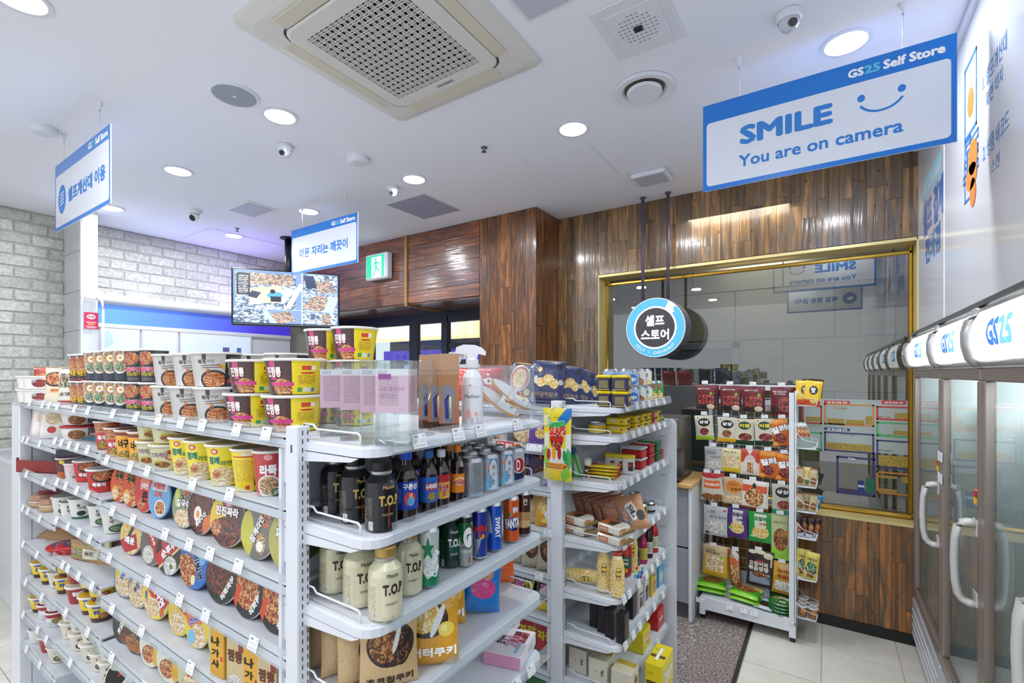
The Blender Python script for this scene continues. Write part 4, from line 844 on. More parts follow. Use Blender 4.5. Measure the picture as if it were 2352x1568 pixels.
def cup(k, desc, rt, rb, h, pm, texts=(), lid=None, lidtext=None, name='noodle_cup', cat='cup noodles', lidh=.004, rim=None):
    def make(nm):
        mb = MB(); mb.lathe([(rb*.9, 0, pm), (rb, .0015, pm), (rt*.985, h-.006, pm)], 32, pm, uvr=(0, h)); mb.lathe([(rt*.985, h-.006), (rt+.002, h-.006), (rt+.0032, h-.003), (rt+.002, h), (rt-.002, h)], 32, rim or RIMW)
        mb.disc(rb*.9, 0, RIMW, 20, up=False); fn = cyl_fn(rb, rt, h)
        for t in texts: mb.text(t[0], fn, t[1]*rt, t[2]*h, t[3]*rt, t[4]*h if t[4] else None, ink(t[5]), t[6] if len(t) > 6 else .03, t[8] if len(t) > 8 else 0, ink(t[7]) if len(t) > 7 and t[7] else None, True, d=.0006)
        o = mb.build(nm); l = MB().disc(rt-.001, 0, lid or LIDF, 32)
        if lidtext: l.text(lidtext[0], lambda x, y, d: (x, y, d), 0, 0, rt*1.2, None, ink(lidtext[1]), .04)
        l.build('lid', o, (0, 0, h+.0002)); return o
    kind(k, name, cat, desc, make)
def lidbowl(k, desc, r, h, lidm, body, texts, name='noodle_bowl', cat='bowl noodles', rim=None, tilt=0):
    """bowl lying on its side: the printed lid faces -Y, base of the object touches the shelf"""
    def make(nm):
        mb = MB(); rb = r*.78; M = Matrix.Translation((0, h, r+.0022)) @ Matrix.Rotation(pi/2, 4, 'X')
        mb.lathe([(rb*.8, 0), (rb, .004), (r*.96, h-.012), (r*.97, h-.005)], 32, body, uvr=(0, h)); mb.disc(rb*.8, 0, RIMW, 24, up=False); mb.lathe([(r*.97, h-.006), (r, h-.006), (r+.002, h-.003), (r, h)], 32, rim or RIMW); mb.xf(M)
        o = mb.build(nm); l = MB().disc(r, h+.0005, lidm, 36)
        for t in texts: l.text(t[0], lambda x, y, d: (x, y, h+.0006+d), t[1]*r, t[2]*r, t[3]*r, t[4]*r if t[4] else None, ink(t[5]), t[6], t[8] if len(t) > 8 else 0, ink(t[7]) if len(t) > 7 and t[7] else None)
        l.xf(M); l.build('lid', o); return o
    kind(k, name, cat, desc, make)
def pouch_surf(w, h, d, seed, flatness=.55):
    R = random.Random(seed); p1, p2, p3 = [R.uniform(0, 6) for _ in range(3)]
    def fn(x, y, off, side=1):
        u, v = max(-1, min(1, 2*x/w)), max(-1, min(1, 2*y/h-1))
        t = (1-abs(u)**2.6)**.6*(1-abs(v)**3.2)**flatness if abs(u) < 1 and abs(v) < 1 else 0
        wr = .06*sin(9*u+p1+4*v)*sin(7*v+p2)+.04*sin(17*u+p3)*abs(v)**2
        k = 1-.05*(1-v*v)
        return (x*k, -side*(d/2*t*(1+wr)+off+.0003), y+.0)
    return fn
FOILB = mat('pouch_back', '#b9bcc2', .3, .5)
def bag(k, desc, w, h, d, pm, texts=(), back=None, hole=False, name='snack_bag', cat='snack bag', nx=12, ny=14, crimp=True, round_=0, window=None):
    def make(nm):
        seed = sum(map(ord, k)); fn = pouch_surf(w, h, d, seed); mb = MB()
        for side in (1, -1):
            vs = []; fs = []; us = []
            for j in range(ny+1):
                for i in range(nx+1):
                    x, y = -w/2+w*i/nx, h*j/ny
                    if round_ and (j in (0, ny)) and (i in (0, nx)): x *= 1-round_; y += (-1 if j else 1)*round_*w*.4
                    vs.append(fn(x, y, 0, side))
            for j in range(ny):
                for i in range(nx):
                    a = j*(nx+1)+i; q = (a, a+1, a+nx+2, a+nx+1)
                    U = [(i/nx, j/ny), ((i+1)/nx, j/ny), ((i+1)/nx, (j+1)/ny), (i/nx, (j+1)/ny)]
                    fs.append(q if side == 1 else q[::-1]); us.append(U if side == 1 else U[::-1])
            mb.add(vs, fs, pm if side == 1 else (back or pm), us, True)
        for t in texts: mb.text(t[0], fn, t[1]*w, t[2]*h, t[3]*w, t[4]*h if t[4] else None, ink(t[5]), t[6] if len(t) > 6 else .03, t[8] if len(t) > 8 else 0, ink(t[7]) if len(t) > 7 and t[7] else None, True, d=.0012)
        o = mb.build(nm)
        if crimp:
            for (a, b_) in ((h-.004, h+.005), (.0, .006)): MB().box(-w*.49, w*.49, -.0012, .0012, a, b_, pm).build('sealed_edge', o)
        return o
    kind(k, name, cat, desc, make)
def carton(k, desc, w, d, h, front, side=None, top=None, texts=(), name='carton', cat='box', ttop=(), tside=(), c=.0015, parts=None):
    """w along X, d along Y, h along Z; printed face looks -Y, second face +X"""
    def make(nm):
        mb = MB(); mb.box(-w/2, w/2, -d/2, d/2, 0, h, side or front, c); e = .0003
        mb.add([(-w/2+c, -d/2-e, c), (w/2-c, -d/2-e, c), (w/2-c, -d/2-e, h-c), (-w/2+c, -d/2-e, h-c)], [(0, 1, 2, 3)], front, [[(0, 0), (1, 0), (1, 1), (0, 1)]])
        if side: mb.add([(w/2+e, -d/2+c, c), (w/2+e, d/2-c, c), (w/2+e, d/2-c, h-c), (w/2+e, -d/2+c, h-c)], [(0, 1, 2, 3)], side, [[(0, 0), (1, 0), (1, 1), (0, 1)]])
        if top: mb.add([(-w/2+c, -d/2+c, h+e), (w/2-c, -d/2+c, h+e), (w/2-c, d/2-c, h+e), (-w/2+c, d/2-c, h+e)], [(0, 1, 2, 3)], top, [[(0, 0), (1, 0), (1, 1), (0, 1)]])
        for t in texts: mb.text(t[0], lambda x, y, d_: (x, -d/2-.0006-d_, y), t[1]*w, t[2]*h, t[3]*w, t[4]*h if t[4] else None, ink(t[5]), t[6] if len(t) > 6 else .03, t[8] if len(t) > 8 else 0, ink(t[7]) if len(t) > 7 and t[7] else None)
        for t in tside: mb.text(t[0], lambda x, y, d_: (w/2+.0006+d_, x, y), t[1]*d, t[2]*h, t[3]*d, t[4]*h if t[4] else None, ink(t[5]), t[6] if len(t) > 6 else .03, t[8] if len(t) > 8 else 0)
        for t in ttop: mb.text(t[0], lambda x, y, d_: (x, y, h+.0006+d_), t[1]*w, t[2]*d, t[3]*w, t[4]*d if t[4] else None, ink(t[5]), t[6] if len(t) > 6 else .03, t[8] if len(t) > 8 else 0)
        o = mb.build(nm)
        c2 = MB().box(-w/2+c, w/2-c, -.0008, .0008, h, h+.0006, mat('carton_seam', '#cfc8b8', .6)); 
        if parts: parts(o, w, d, h)
        return o
    kind(k, name, cat, desc, make)
def round_pack(k, desc, prof, pm, uvr, caps=(), texts=(), name='bottle', cat='bottle', tr=None, th=None, n=28, ty0=0):
    """prof: printed body; caps: (part name, profile, material)"""
    def make(nm):
        mb = MB(); mb.lathe(prof, n, pm, uvr=uvr); mb.disc(prof[0][0], prof[0][1], mb.m[0], n, up=False)
        R = tr or max(p[0] for p in prof)
        fn = lambda x, y, d: ((R+d)*sin(x/R), -(R+d)*cos(x/R), y)
        for t in texts: mb.text(t[0], fn, t[1]*R, t[2], t[3]*R if t[3] else None, t[4], ink(t[5]), t[6] if len(t) > 6 else .03, t[8] if len(t) > 8 else 0, ink(t[7]) if len(t) > 7 and t[7] else None, True, d=.0005)
        o = mb.build(nm)
        for nmx, pf, m in caps:
            c = MB().lathe(pf, n, m); c.disc(pf[-1][0], pf[-1][1], m, n); c.build(nmx, o)
        return o
    kind(k, name, cat, desc, make)
# --- noodle cups
W_, R_, Y_ = '#ffffff', '#c02828', '#f6dd1c'
P_by = prt('print_brown_yellow_cup', '#4a2b26', [('r', .2, .5, .4, 1.2, '#4a2b26'), ('r', .41, .72, .045, .6, '#d63a86'), ('e', .43, .62, .035, .16, '#f0a8b8'), ('E', .47, .2, .13, .5, 'soup', 0, 30), ('r', .73, .5, .4, 1.2, '#f3dc1e'), ('r', .46, .3, .16, .1, '#d63a86'), ('r', .61, .74, .055, .12, '#d8402c'), ('r', .655, .74, .03, .12, '#f4f4f0'), ('e', .62, .6, .09, .05, '#c8302a'), ('r', .62, .4, .12, .3, '#ead018'), ('t', .62, .42, .11, .26, '#a8801c'), ('r', .575, .14, .03, .12, '#3ea25a'), ('r', .62, .14, .045, .12, '#dfe6e0'), ('e', .665, .14, .03, .13, '#5a8fc4')], .3, .5)
cup('by', 'brown and yellow cup noodle bowl', .067, .053, .083, P_by, [('진짬뽕', -.5, .63, .62, .26, W_, .04, '#b03030')], LIDF)
P_sv = prt('print_silver_cup', '#c4c2bd', [('R', .47, .1, .2, .3, 'white', 0, 30), ('r', .51, .42, .1, .44, '#dfae4e', 0), ('r', .45, .6, .1, .6, '#c4c2bd', 24), ('e', .48, .2, .2, .56, '#26282a'), ('E', .485, .2, .17, .44, 'soup', 0, 26), ('r', .46, .62, .14, .02, '#4a241a', 18), ('r', .47, .56, .14, .02, '#4a241a', 12), ('E', .44, .46, .03, .18, 'soup'), ('r', .645, .5, .17, 1.2, '#2b2d2f'), ('t', .64, .6, .11, .5, '#b9bbb8'), ('e', .6, .16, .035, .14, '#c83a22'), ('r', .42, .88, .03, .2, '#3d3f42'), ('t', .47, .86, .07, .08, '#8c8c88')], .32, .3)
cup('sv', 'silver and black cup noodle bowl', .062, .05, .095, P_sv, [('찌개', -.62, .72, .34, .12, '#202020', .02), ('라면', -.24, .74, .3, .09, '#707070', 0)], mat('white_lid', '#e8e8e6', .4))
P_bk = prt('print_black_cup', '#2a2c34', [('E', .5, .72, .2, .4, 'soup', 0, 24), ('e', .455, .56, .04, .12, '#d83030'), ('t', .5, .08, .2, .1, '#8a8a8a')], .3, .5)
cup('bk', 'black noodle cup with magenta writing', .046, .036, .104, P_bk, [('볶음라면', .0, .38, 1.3, .14, '#e23a6a', .04, W_), ('맛있는맵기', .06, .24, 1.2, .1, '#e8d22a', .03)], mat('dark_lid', '#3a3c44', .4))
P_eg = prt('print_navy_cup', '#232a3c', [('e', .5, .62, .26, .76, '#f2efe8'), ('E', .5, .62, .24, .68, 'egg', 0, 24), ('e', .52, .74, .09, .2, '#fffdf6'), ('e', .52, .74, .045, .1, '#f0a424'), ('E', .5, .45, .11, .26, 'green', 0, 40)], .3, .5)
cup('eg', 'navy cup noodles showing a bowl with egg', .045, .036, .105, P_eg, (), mat('dark_lid'))
P_rd = prt('print_red_cup', '#7a1f18', [('E', .5, .6, .26, .6, 'soup', 0, 24), ('r', .5, .22, .3, .24, '#2a1712'), ('e', .42, .88, .05, .12, '#8fc6e0')], .3, .5)
cup('rd', 'dark red cup noodles with yellow writing', .043, .035, .102, P_rd, [('매운탕', .0, .3, 1.1, .2, '#f0c22c', .04)], mat('dark_lid'))
P_pt = prt('print_beige_cup', '#d3cfa6', [('r', .5, .93, .9, .1, '#bdb98c'), ('e', .56, .6, .12, .4, '#a83024'), ('e', .56, .54, .08, .2, '#f0c8a8'), ('E', .47, .24, .16, .26, 'nut', 0, 20)], .35, .3)
cup('pt', 'beige cup noodles with a white script title', .055, .043, .075, P_pt, [('스파게티', -.3, .62, 1.0, .2, '#5a2a1a', .03, W_), ('토마토', -.4, .36, .5, .12, '#e8d43a', .03)], mat('gold_rim', '#c9b96a', .4))
P_ys = prt('print_yellow_cup', '#f3df2a', [('e', .42, .84, .07, .14, '#c8402c'), ('e', .42, .84, .04, .08, '#f2c8b0'), ('E', .48, .24, .26, .46, 'fish', 0, 18), ('E', .42, .3, .09, .2, 'soup', 0, 30), ('r', .66, .5, .03, .9, '#d98a1c')], .3, .5)
cup('ys', 'tall yellow sesame cup noodles with green writing', .05, .036, .11, P_ys, [('참깨', -.55, .63, .62, .17, '#1c7a44', .05, '#eef7e0'), ('라면', .12, .56, .55, .12, '#1c7a44', .03)], mat('yellow_lid', '#b9a86a', .35))
P_yr = prt('print_yellow_back', '#f3df2a', [('r', .5, .82, .3, .03, '#c23a28'), ('t', .46, .5, .2, .5, '#b98a1a'), ('r', .6, .5, .06, .72, '#1c1c1c'), ('r', .5, .88, .1, .06, '#e8e8e8'), ('r', .5, .1, .05, .1, '#c23a28')], .3, .5)
cup('yr', 'tall yellow cup noodles showing its small print side', .05, .036, .108, P_yr, (), mat('brown_lid', '#8a7a52', .35))
P_rr = prt('print_red_egg_cup', '#c43a3a', [('e', .5, .86, .08, .13, '#e8a0a0'), ('e', .5, .22, .26, .5, '#f2ede0'), ('E', .5, .24, .22, .4, 'egg', 0, 26), ('E', .58, .08, .1, .18, 'green')], .3, .5)
cup('rr', 'tall red cup noodles with a white bowl picture', .047, .036, .11, P_rr, [('라뚝', .0, .58, 1.0, .22, W_, .06)], mat('pink_lid', '#b98a84', .4))
P_r1 = prt('print_red_pattern_cup', '#c2352a', [('R', .5, .75, .3, .3, 'soup', 0, 40), ('E', .5, .16, .24, .3, 'mix', 0, 20)], .3, .5)
cup('r1', 'slim red cup noodles with patterned band', .039, .03, .1, P_r1, [('육개장', .0, .42, 1.2, .16, W_, .05)], mat('red_lid', '#8a2a24', .4))
P_r2 = prt('print_yellow_orange_cup', '#f0a81e', [('r', .5, .86, .8, .1, '#7a2418'), ('E', .5, .16, .26, .32, 'mix', 0, 20)], .3, .5)
cup('r2', 'slim orange cup noodles with black brush title', .041, .032, .1, P_r2, [('너구리', .0, .55, 1.2, .26, '#1c1414', .05)], mat('red_lid'))
P_ws = prt('print_white_soup_cup', '#e9e7df', [('r', .44, .78, .03, .12, '#2f6a4a'), ('e', .52, .24, .24, .36, '#2b2b26'), ('E', .52, .25, .21, .28, 'green', 0, 24), ('t', .52, .62, .12, .1, '#9a9a92')], .4)
cup('ws', 'white soup cup with grey green lid', .044, .034, .078, P_ws, [('국', -.35, .58, .32, .2, '#3a4a3c', .03)], mat('sage_lid', '#9aa79a', .4), name='soup_cup', cat='soup cup')
cup('wy', 'white soup cup with green base band', .044, .034, .078, prt('print_white_soup_b', '#e9e7df', [('r', .5, .05, 1, .12, '#2f7a52'), ('e', .48, .28, .12, .26, '#26302a'), ('r', .45, .7, .04, .12, '#2f6a4a')], .4), [('미역국', .1, .56, .9, .14, '#4a564c', .02)], mat('sage_lid'), name='soup_cup', cat='soup cup')
P_yc = prt('print_small_yellow_cup', '#f0cf34', [('r', .5, .12, 1, .26, '#4a2a1c'), ('r', .43, .84, .1, .14, '#4a6ab0'), ('e', .53, .34, .16, .34, '#8a3a1c'), ('E', .53, .35, .12, .26, 'soup', 0, 30), ('e', .57, .74, .07, .16, '#f7e6a0')], .32, .4)
cup('yc', 'small yellow rice cup', .041, .03, .064, P_yc, [('덮밥', -.4, .58, .5, .2, '#3a55a8', .05), ('20', .5, .74, .28, .14, '#5a3a1c', .03)], mat('yolk_lid', '#e3b732', .35), name='rice_cup', cat='rice cup')
P_rc = prt('print_small_red_cup', '#a8322a', [('E', .54, .3, .18, .4, 'nut', 0, 26), ('r', .5, .92, 1, .1, '#e8e2d6')], .32, .4)
cup('rc', 'small red rice cup with cream lid', .041, .03, .064, P_rc, [('BIG', -.2, .6, .7, .22, W_, .06)], mat('cream_lid', '#d8d2c2', .4), name='rice_cup', cat='rice cup')
P_wc = prt('print_small_beige_cup', '#e2dccb', [('e', .5, .32, .22, .4, '#3a2418'), ('E', .5, .33, .18, .32, 'kimbap', 0, 26), ('t', .5, .76, .16, .14, '#8a7a62')], .4)
cup('wc', 'small beige rice cup with a bowl picture', .042, .031, .064, P_wc, [('국밥', -.2, .68, .6, .16, '#4a3424', .03)], mat('cream_lid'), name='rice_cup', cat='rice cup')
P_rw = prt('print_red_white_cup', '#e8e8ea', [('r', .5, .8, 1, .3, '#a8242a'), ('E', .5, .45, .18, .4, 'mix', 0, 26), ('t', .5, .2, .3, .3, '#7a7a82')], .35, .3)
cup('rw', 'small red and white cup', .038, .03, .06, P_rw, (), mat('red_peel_lid', '#b0282a', .35), name='rice_cup', cat='rice cup')
P_bc = prt('print_brown_cup', '#5a2c16', [('r', .5, .2, 1, .3, '#c8641c'), ('e', .4, .82, .09, .16, '#f0d028'), ('r', .56, .7, .09, .2, '#e8e8e8'), ('b', .56, .7, .08, .16, '#222222'), ('e', .6, .2, .06, .1, '#f4ece0')], .35, .3)
cup('bc', 'tall brown dessert cup with orange base', .04, .033, .088, P_bc, (), mat('brown_lid2', '#5a3426', .3), name='snack_cup', cat='cup')
P_pc = prt('print_pink_cup', '#e6c4c8', [('R', .5, .4, .4, .4, 'white', 0, 20), ('e', .56, .5, .1, .2, '#d87a90')], .35, .3)
cup('pc', 'pink and white lidded cup of rice cakes', .045, .036, .08, P_pc, [('떡볶이', 0, .3, .9, .14, '#6a2a34', .03)], CLR, name='snack_cup', cat='cup')
P_tk = prt('print_tteok_cup', '#c42a24', [('e', .5, .68, .26, .5, '#1c1c1e'), ('E', .5, .7, .22, .4, 'soup', 0, 26), ('r', .5, .1, 1, .2, '#d8342c')], .35, .3)
cup('tk', 'red and black lidded cup of rice cakes', .047, .037, .082, P_tk, [('떡볶이', -.3, .34, .9, .18, W_, .05)], mat('clear_grey_lid', '#a9abac', .2), name='snack_cup', cat='cup')
P_tb = prt('print_tub', '#ece8e2', [('E', .46, .4, .16, .7, 'nut', 0, 22), ('r', .62, .5, .12, .7, '#3a4a5a'), ('t', .62, .5, .1, .6, '#c8ccd0')], .35, .3)
cup('tb', 'white food tub with a red lid', .058, .05, .052, P_tb, (), mat('red_tub_lid', '#bf2026', .35), name='food_tub', cat='food tub', rim=mat('red_tub_lid'))
cup('wt', 'white tub with clear lid', .045, .038, .058, prt('print_white_tub', '#e6e4e0', [('E', .54, .45, .2, .6, 'meat', 0, 22), ('e', .47, .6, .06, .2, '#9aa0a4')], .35, .3), (), mat('clear_grey_lid'), name='food_tub', cat='food tub')
def flatlay(k, desc, pm, w, d, h, name='food_tray', cat='packet', texts=()):
    def make(nm):
        mb = MB().box(-w/2, w/2, -d/2, d/2, 0, h, pm, min(h*.3, .006)); 
        for t in texts: mb.text(t[0], lambda x, y, dd: (x, y, h+.0006+dd), t[1]*w, t[2]*d, t[3]*w, None, ink(t[5]), .04)
        return mb.build(nm)
    kind(k, name, cat, desc, make)
def burger(nm):
    mb = MB().lathe([(.0, 0), (.044, .002), (.05, .012), (.047, .02)], 24, mat('bun_base', '#d9a763', .6)).lathe([(.046, .02), (.051, .026), (.048, .032)], 24, mat('bun_fill', '#e8dcc0', .5)).lathe([(.05, .03), (.05, .04), (.036, .055), (.0, .06)], 24, mat('bun_top', '#b26a2c', .4))
    o = mb.build(nm); w = MB().lathe([(.053, .0), (.06, .03), (.05, .062), (.0, .068)], 20, CLR); w.add([(-.02, -.03, .068), (.05, -.03, .066), (.05, .03, .066), (-.02, .03, .068)], [(0, 1, 2, 3)], mat('red_label', '#b8242c', .4)); w.build('wrapper', o); return o
kind('bun', 'wrapped_bun', 'bun', 'wrapped round bun with a red label', burger)
kind('trayred', 'display_tray', 'tray', 'red cardboard display tray with grey inside', lambda nm: MB().box(-.11, .11, -.06, .06, 0, .004, mat('tray_red', '#8a2f2a', .6)).box(-.11, .11, -.06, -.056, 0, .05, mat('tray_red')).box(-.11, .11, .056, .06, 0, .07, mat('tray_grey', '#8a8a8e', .7)).box(-.11, -.106, -.06, .06, 0, .06, mat('tray_red')).box(.106, .11, -.06, .06, 0, .06, mat('tray_grey')).build(nm))
# --- pouches lying against the noodle shelf
bag('p1', 'red and white standing pouch with soup picture', .1, .15, .03, prt('pouch_red_soup', '#a83226', [('E', .5, .66, .9, .4, 'soup', 0, 12), ('r', .5, .22, 1, .46, '#ece8e2'), ('r', .5, .38, .4, .07, '#c83028')], .4, .3), [('순두부', 0, .2, .7, .12, '#3a3432', .02)], name='food_pouch', cat='pouch')
bag('p2', 'beige standing pouch with red stew bowl', .1, .15, .03, prt('pouch_beige_stew', '#d9cdb2', [('e', .5, .68, 1, .42, '#2a2c2a'), ('E', .5, .69, .86, .34, 'soup', 0, 12), ('r', .6, .36, .6, .12, '#e8a868')], .4, .3), [('김치찌개', .1, .37, .5, .06, '#a83a24', .03)], name='food_pouch', cat='pouch')
bag('p3', 'pale green standing pouch of clams', .09, .145, .03, prt('pouch_clam', '#d8d6c4', [('R', .5, .68, .8, .4, 'kimbap', 0, 12), ('r', .5, .06, 1, .12, '#a8322a')], .4, .3), [('순댓국', 0, .3, .7, .1, '#4a4438', .03)], name='food_pouch', cat='pouch')
bag('hc', 'white cracker bag with pink edge', .12, .15, .03, prt('bag_heart', '#ece7e0', [('t', .06, .5, .1, 1, '#c84a5a'), ('E', .56, .6, .6, .4, 'fish', 0, 14), ('e', .5, .25, .3, .2, '#c8322e')], .4, .3), [('로투스', .1, .9, .5, .07, '#8a3a2c', .04)])
bag('fp', 'teal and red flat food pack with rice cakes', .17, .11, .012, prt('pack_teal', '#3c7f90', [('R', .3, .6, .8, .8, 'soup', 18, 14), ('r', .72, .7, .5, .6, '#3a4a50', 12), ('R', .75, .7, .3, .3, 'fish', 0, 16)], .35, .4), [('떡국면', -.12, .3, .4, .13, W_, .04)], name='flat_pack', cat='packet')
bag('kp', 'brown paper kimbap pack with long food photo', .17, .07, .03, prt('pack_kraft', '#b89064', [('r', .5, .5, 1, .5, '#8a9a3c'), ('R', .3, .5, .5, .36, 'kimbap', 0, 24), ('r', .76, .5, .4, .6, '#e6e0d0'), ('t', .76, .5, .3, .3, '#6a5a48')], .5), [('버거', .25, .5, .2, .2, '#5a4a38', .03)], name='sandwich_pack', cat='packet')
bag('kr', 'kraft paper food pack', .15, .1, .03, prt('pack_kraft_red', '#a9845c', [('R', .5, .62, .6, .4, 'soup', 0, 14), ('r', .3, .62, .3, .3, '#e0a83c')], .6), (), name='sandwich_pack', cat='packet')
def redbowl(nm):
    mb = MB().lathe([(.045, 0), (.062, .02), (.068, .024)], 32, mat('red_tub', '#c4262c', .35)); mb.lathe([(.068, .024), (.07, .03), (.066, .034), (.05, .036), (.0, .036)], 32, mat('red_tub_lid')); o = mb.build(nm)
    MB().disc(.048, .0368, prt('bowl_lid_print', '#3a5a8a', [('E', .5, .5, .8, .8, 'kimbap', 0, 10), ('r', .5, .5, .7, .24, '#e8e6e0')]), 28).build('label', o); return o
kind('rb', 'food_tub', 'food tub', 'low red food tub with blue photo label', redbowl)
# --- noodle bowls lying with lids forward
def LB(k, desc, r, h, base, layers, body, texts, rim=None): lidbowl(k, desc, r, h, prt('lid_'+k, base, layers, .28, .6), prt('body_'+k, *body, .35, .3), texts, rim=rim)
LB('b1', 'orange and red bowl noodles', .062, .08, '#d2481e', [('E', .7, .3, .5, .6, 'soup', 0, 12), ('e', .3, .24, .4, .4, '#f0a23a'), ('E', .3, .22, .3, .3, 'fish', 0, 18)], ('#b8361a', [('r', .5, .2, 1, .2, '#f2c04a')]), [('우육', -.05, .45, .9, .5, '#1c1010', .06, '#f0b84a')])
LB('b2', 'red bowl noodles with black brush title', .06, .08, '#c8322a', [('e', .5, .8, .5, .2, '#e87a6a'), ('E', .4, .2, .4, .3, 'soup', 0, 14)], ('#a82a22', []), [('신라면', 0, .35, .8, .3, W_, .05), ('큰', .1, -.2, .5, .5, '#16100e', .05)])
LB('b3', 'pale blue bowl noodles', .062, .09, '#7fb8e0', [('e', .5, .5, .94, .94, '#6fa8d8'), ('R', .5, .78, .7, .24, 'white', 0, 22), ('e', .58, .25, .5, .4, '#f4efe4'), ('E', .58, .25, .42, .32, 'soup', 0, 16)], ('#3c5f8c', [('r', .5, .5, .2, .4, '#5a86b8')]), [('비빔면', -.05, .55, 1.0, .28, '#c8283a', .06, W_), ('김치', -.1, .15, .6, .26, '#c8283a', .06, W_)], mat('blue_rim', '#7fb0dc', .3))
LB('b4', 'green and grey bowl noodles with jar picture', .062, .08, '#8e9a7c', [('E', .6, .7, .5, .5, 'kimbap', 0, 12), ('E', .5, .22, .7, .4, 'fish', 0, 14), ('e', .6, .85, .24, .2, '#d84a3c'), ('e', .2, .7, .2, .5, '#cfd86a')], ('#7c876a', []), [('칼국수', 0, .1, 1.1, .34, W_, .05, '#3a2a20')])
LB('b5', 'dark bowl noodles with a fried egg picture', .064, .08, '#2c1c16', [('E', .5, .5, .9, .9, 'dark', 0, 14), ('e', .42, .42, .3, .34, '#fbf6ea'), ('e', .42, .42, .14, .16, '#f2a01e'), ('e', .85, .2, .4, .5, '#e07030')], ('#c86a2c', []), [('짜파구리', .15, -.35, .9, .26, W_, .05, '#3a1a10', 40)])
LB('b6', 'yellow and brown bowl noodles', .068, .085, '#4a2c20', [('r', .1, .7, .5, .9, '#e8c82a', 30), ('E', .5, .26, .86, .56, 'dark', 0, 12), ('e', .52, .82, .26, .26, '#c43a50'), ('e', .52, .82, .16, .18, '#e8a8b0'), ('E', .2, .32, .3, .3, 'soup', 0, 20)], ('#f0dc2c', [('r', .5, .1, 1, .24, '#4a3a2a'), ('r', .45, .35, .05, .3, '#c23a28')]), [('진진짜라', 0, .3, 1.3, .32, W_, .06, '#7a2028')])
LB('b7', 'olive rimmed bowl noodles with a tall grey lid', .064, .085, '#77726c', [('E', .62, .3, .3, .4, 'egg', 0, 18), ('e', .6, .24, .2, .2, '#fbf3e2'), ('e', .2, .4, .4, .9, '#c9c23c'), ('R', .7, .75, .3, .3, 'soup', 0, 12)], ('#4a4a34', [('r', .5, .5, 1, .2, '#b8302a')]), [('참깨라면', .0, .1, 1.1, .3, W_, .05, '#4a3a2a', 60)])
LB('b8', 'olive bowl noodles with egg slices', .066, .085, '#b4ae54', [('E', .6, .3, .6, .5, 'egg', 0, 14), ('e', .6, .26, .2, .2, '#fbf3e2'), ('r', .8, .8, .3, .2, '#c8322a')], ('#6a683a', []), [('짜계치', -.1, .2, 1.0, .36, W_, .05, '#3a2a1a')])
LB('c1', 'yellow noodle picture bowl with red base', .06, .09, '#dca83a', [('E', .5, .5, 1, 1, 'pop', 0, 12), ('r', .4, .25, .9, .4, '#c02c34', 20), ('r', .5, .6, .5, .12, '#3a3a3a', 60)], ('#c98a2a', [('R', .5, .5, 1, 1, 'soup', 0, 20)]), [('매운', .0, -.25, .9, .36, W_, .06, '#8a1a20')])
LB('c2', 'grey bowl noodles with a red stripe', .062, .09, '#6f6a64', [('r', .55, .62, 1.2, .3, '#c23034', -50), ('E', .4, .26, .5, .44, 'white', 0, 14), ('e', .5, .85, .2, .2, '#d8545a')], ('#5c5650', []), [('순후추', .1, .3, .7, .22, W_, .04, None, -50)])
LB('c3', 'dark bowl noodles with slanting red stripe and soup', .066, .08, '#39332c', [('r', .45, .5, 1.4, .3, '#c8282c', 36), ('r', .5, .34, 1.4, .05, '#e8d8a0', 36), ('e', .62, .2, .56, .5, '#55524a'), ('E', .62, .2, .5, .44, 'white', 0, 12), ('e', .3, .66, .2, .22, '#c84a50'), ('e', .66, .2, .12, .12, '#5a8a3a')], ('#4a3a24', []), [('순후추', .0, .12, 1.2, .36, W_, .06, None, 34)])
LB('c4', 'bright blue bowl noodles with red salad picture', .067, .085, '#2a6cc4', [('E', .24, .32, .7, .7, 'soup', 0, 12), ('e', .74, .76, .3, .5, '#7ab8f0'), ('e', .5, .18, .14, .2, '#f6e8b0')], ('#1f56b0', [('R', .5, .5, 1, .4, 'shop', 0, 10)]), [('진비빔면', .2, .1, 1.4, .3, '#16284a', .05, '#eef4fa', -62)], mat('blue_rim2', '#2c62b4', .3))
LB('c5', 'dark bowl noodles in brown sauce', .068, .085, '#20201e', [('E', .45, .55, .8, .8, 'dark', 0, 14), ('e', .6, .9, .3, .2, '#d8864a'), ('e', .5, .7, .1, .1, '#4a8a4a')], ('#3a3026', []), [('직화짜장', .45, -.35, 1.1, .24, W_, .05, None, 55)])
LB('c6', 'black bowl noodles with orange spicy noodles', .07, .085, '#1c1b1b', [('E', .46, .54, .7, .8, 'soup', 0, 13), ('r', .75, .94, .6, .16, '#e0521c', -28), ('r', .12, .2, .14, .7, '#d8481c', -20)], ('#2a1a14', []), [('직화짬뽕', .55, -.35, 1.1, .24, W_, .05, None, 55)])
LB('d1', 'violet and yellow bowl noodles', .062, .09, '#7a78a8', [('e', .2, .6, .3, .8, '#e0cc3a'), ('E', .5, .34, .8, .6, 'fish', 0, 12), ('r', .5, .7, .5, .3, '#c8d4ea')], ('#e8cf2a', []), [('오동통면', 0, .4, 1.1, .3, '#4a4aa0', .06, W_, 60)])
LB('d2', 'grey bowl noodles with blue grey title', .062, .09, '#8a8a88', [('E', .45, .35, .8, .7, 'fish', 0, 12), ('r', .5, .85, .4, .2, '#3a4a7a')], ('#c8a83a', []), [('튀김우동', 0, .2, 1.1, .3, '#3a4a6a', .05, W_, 55)])
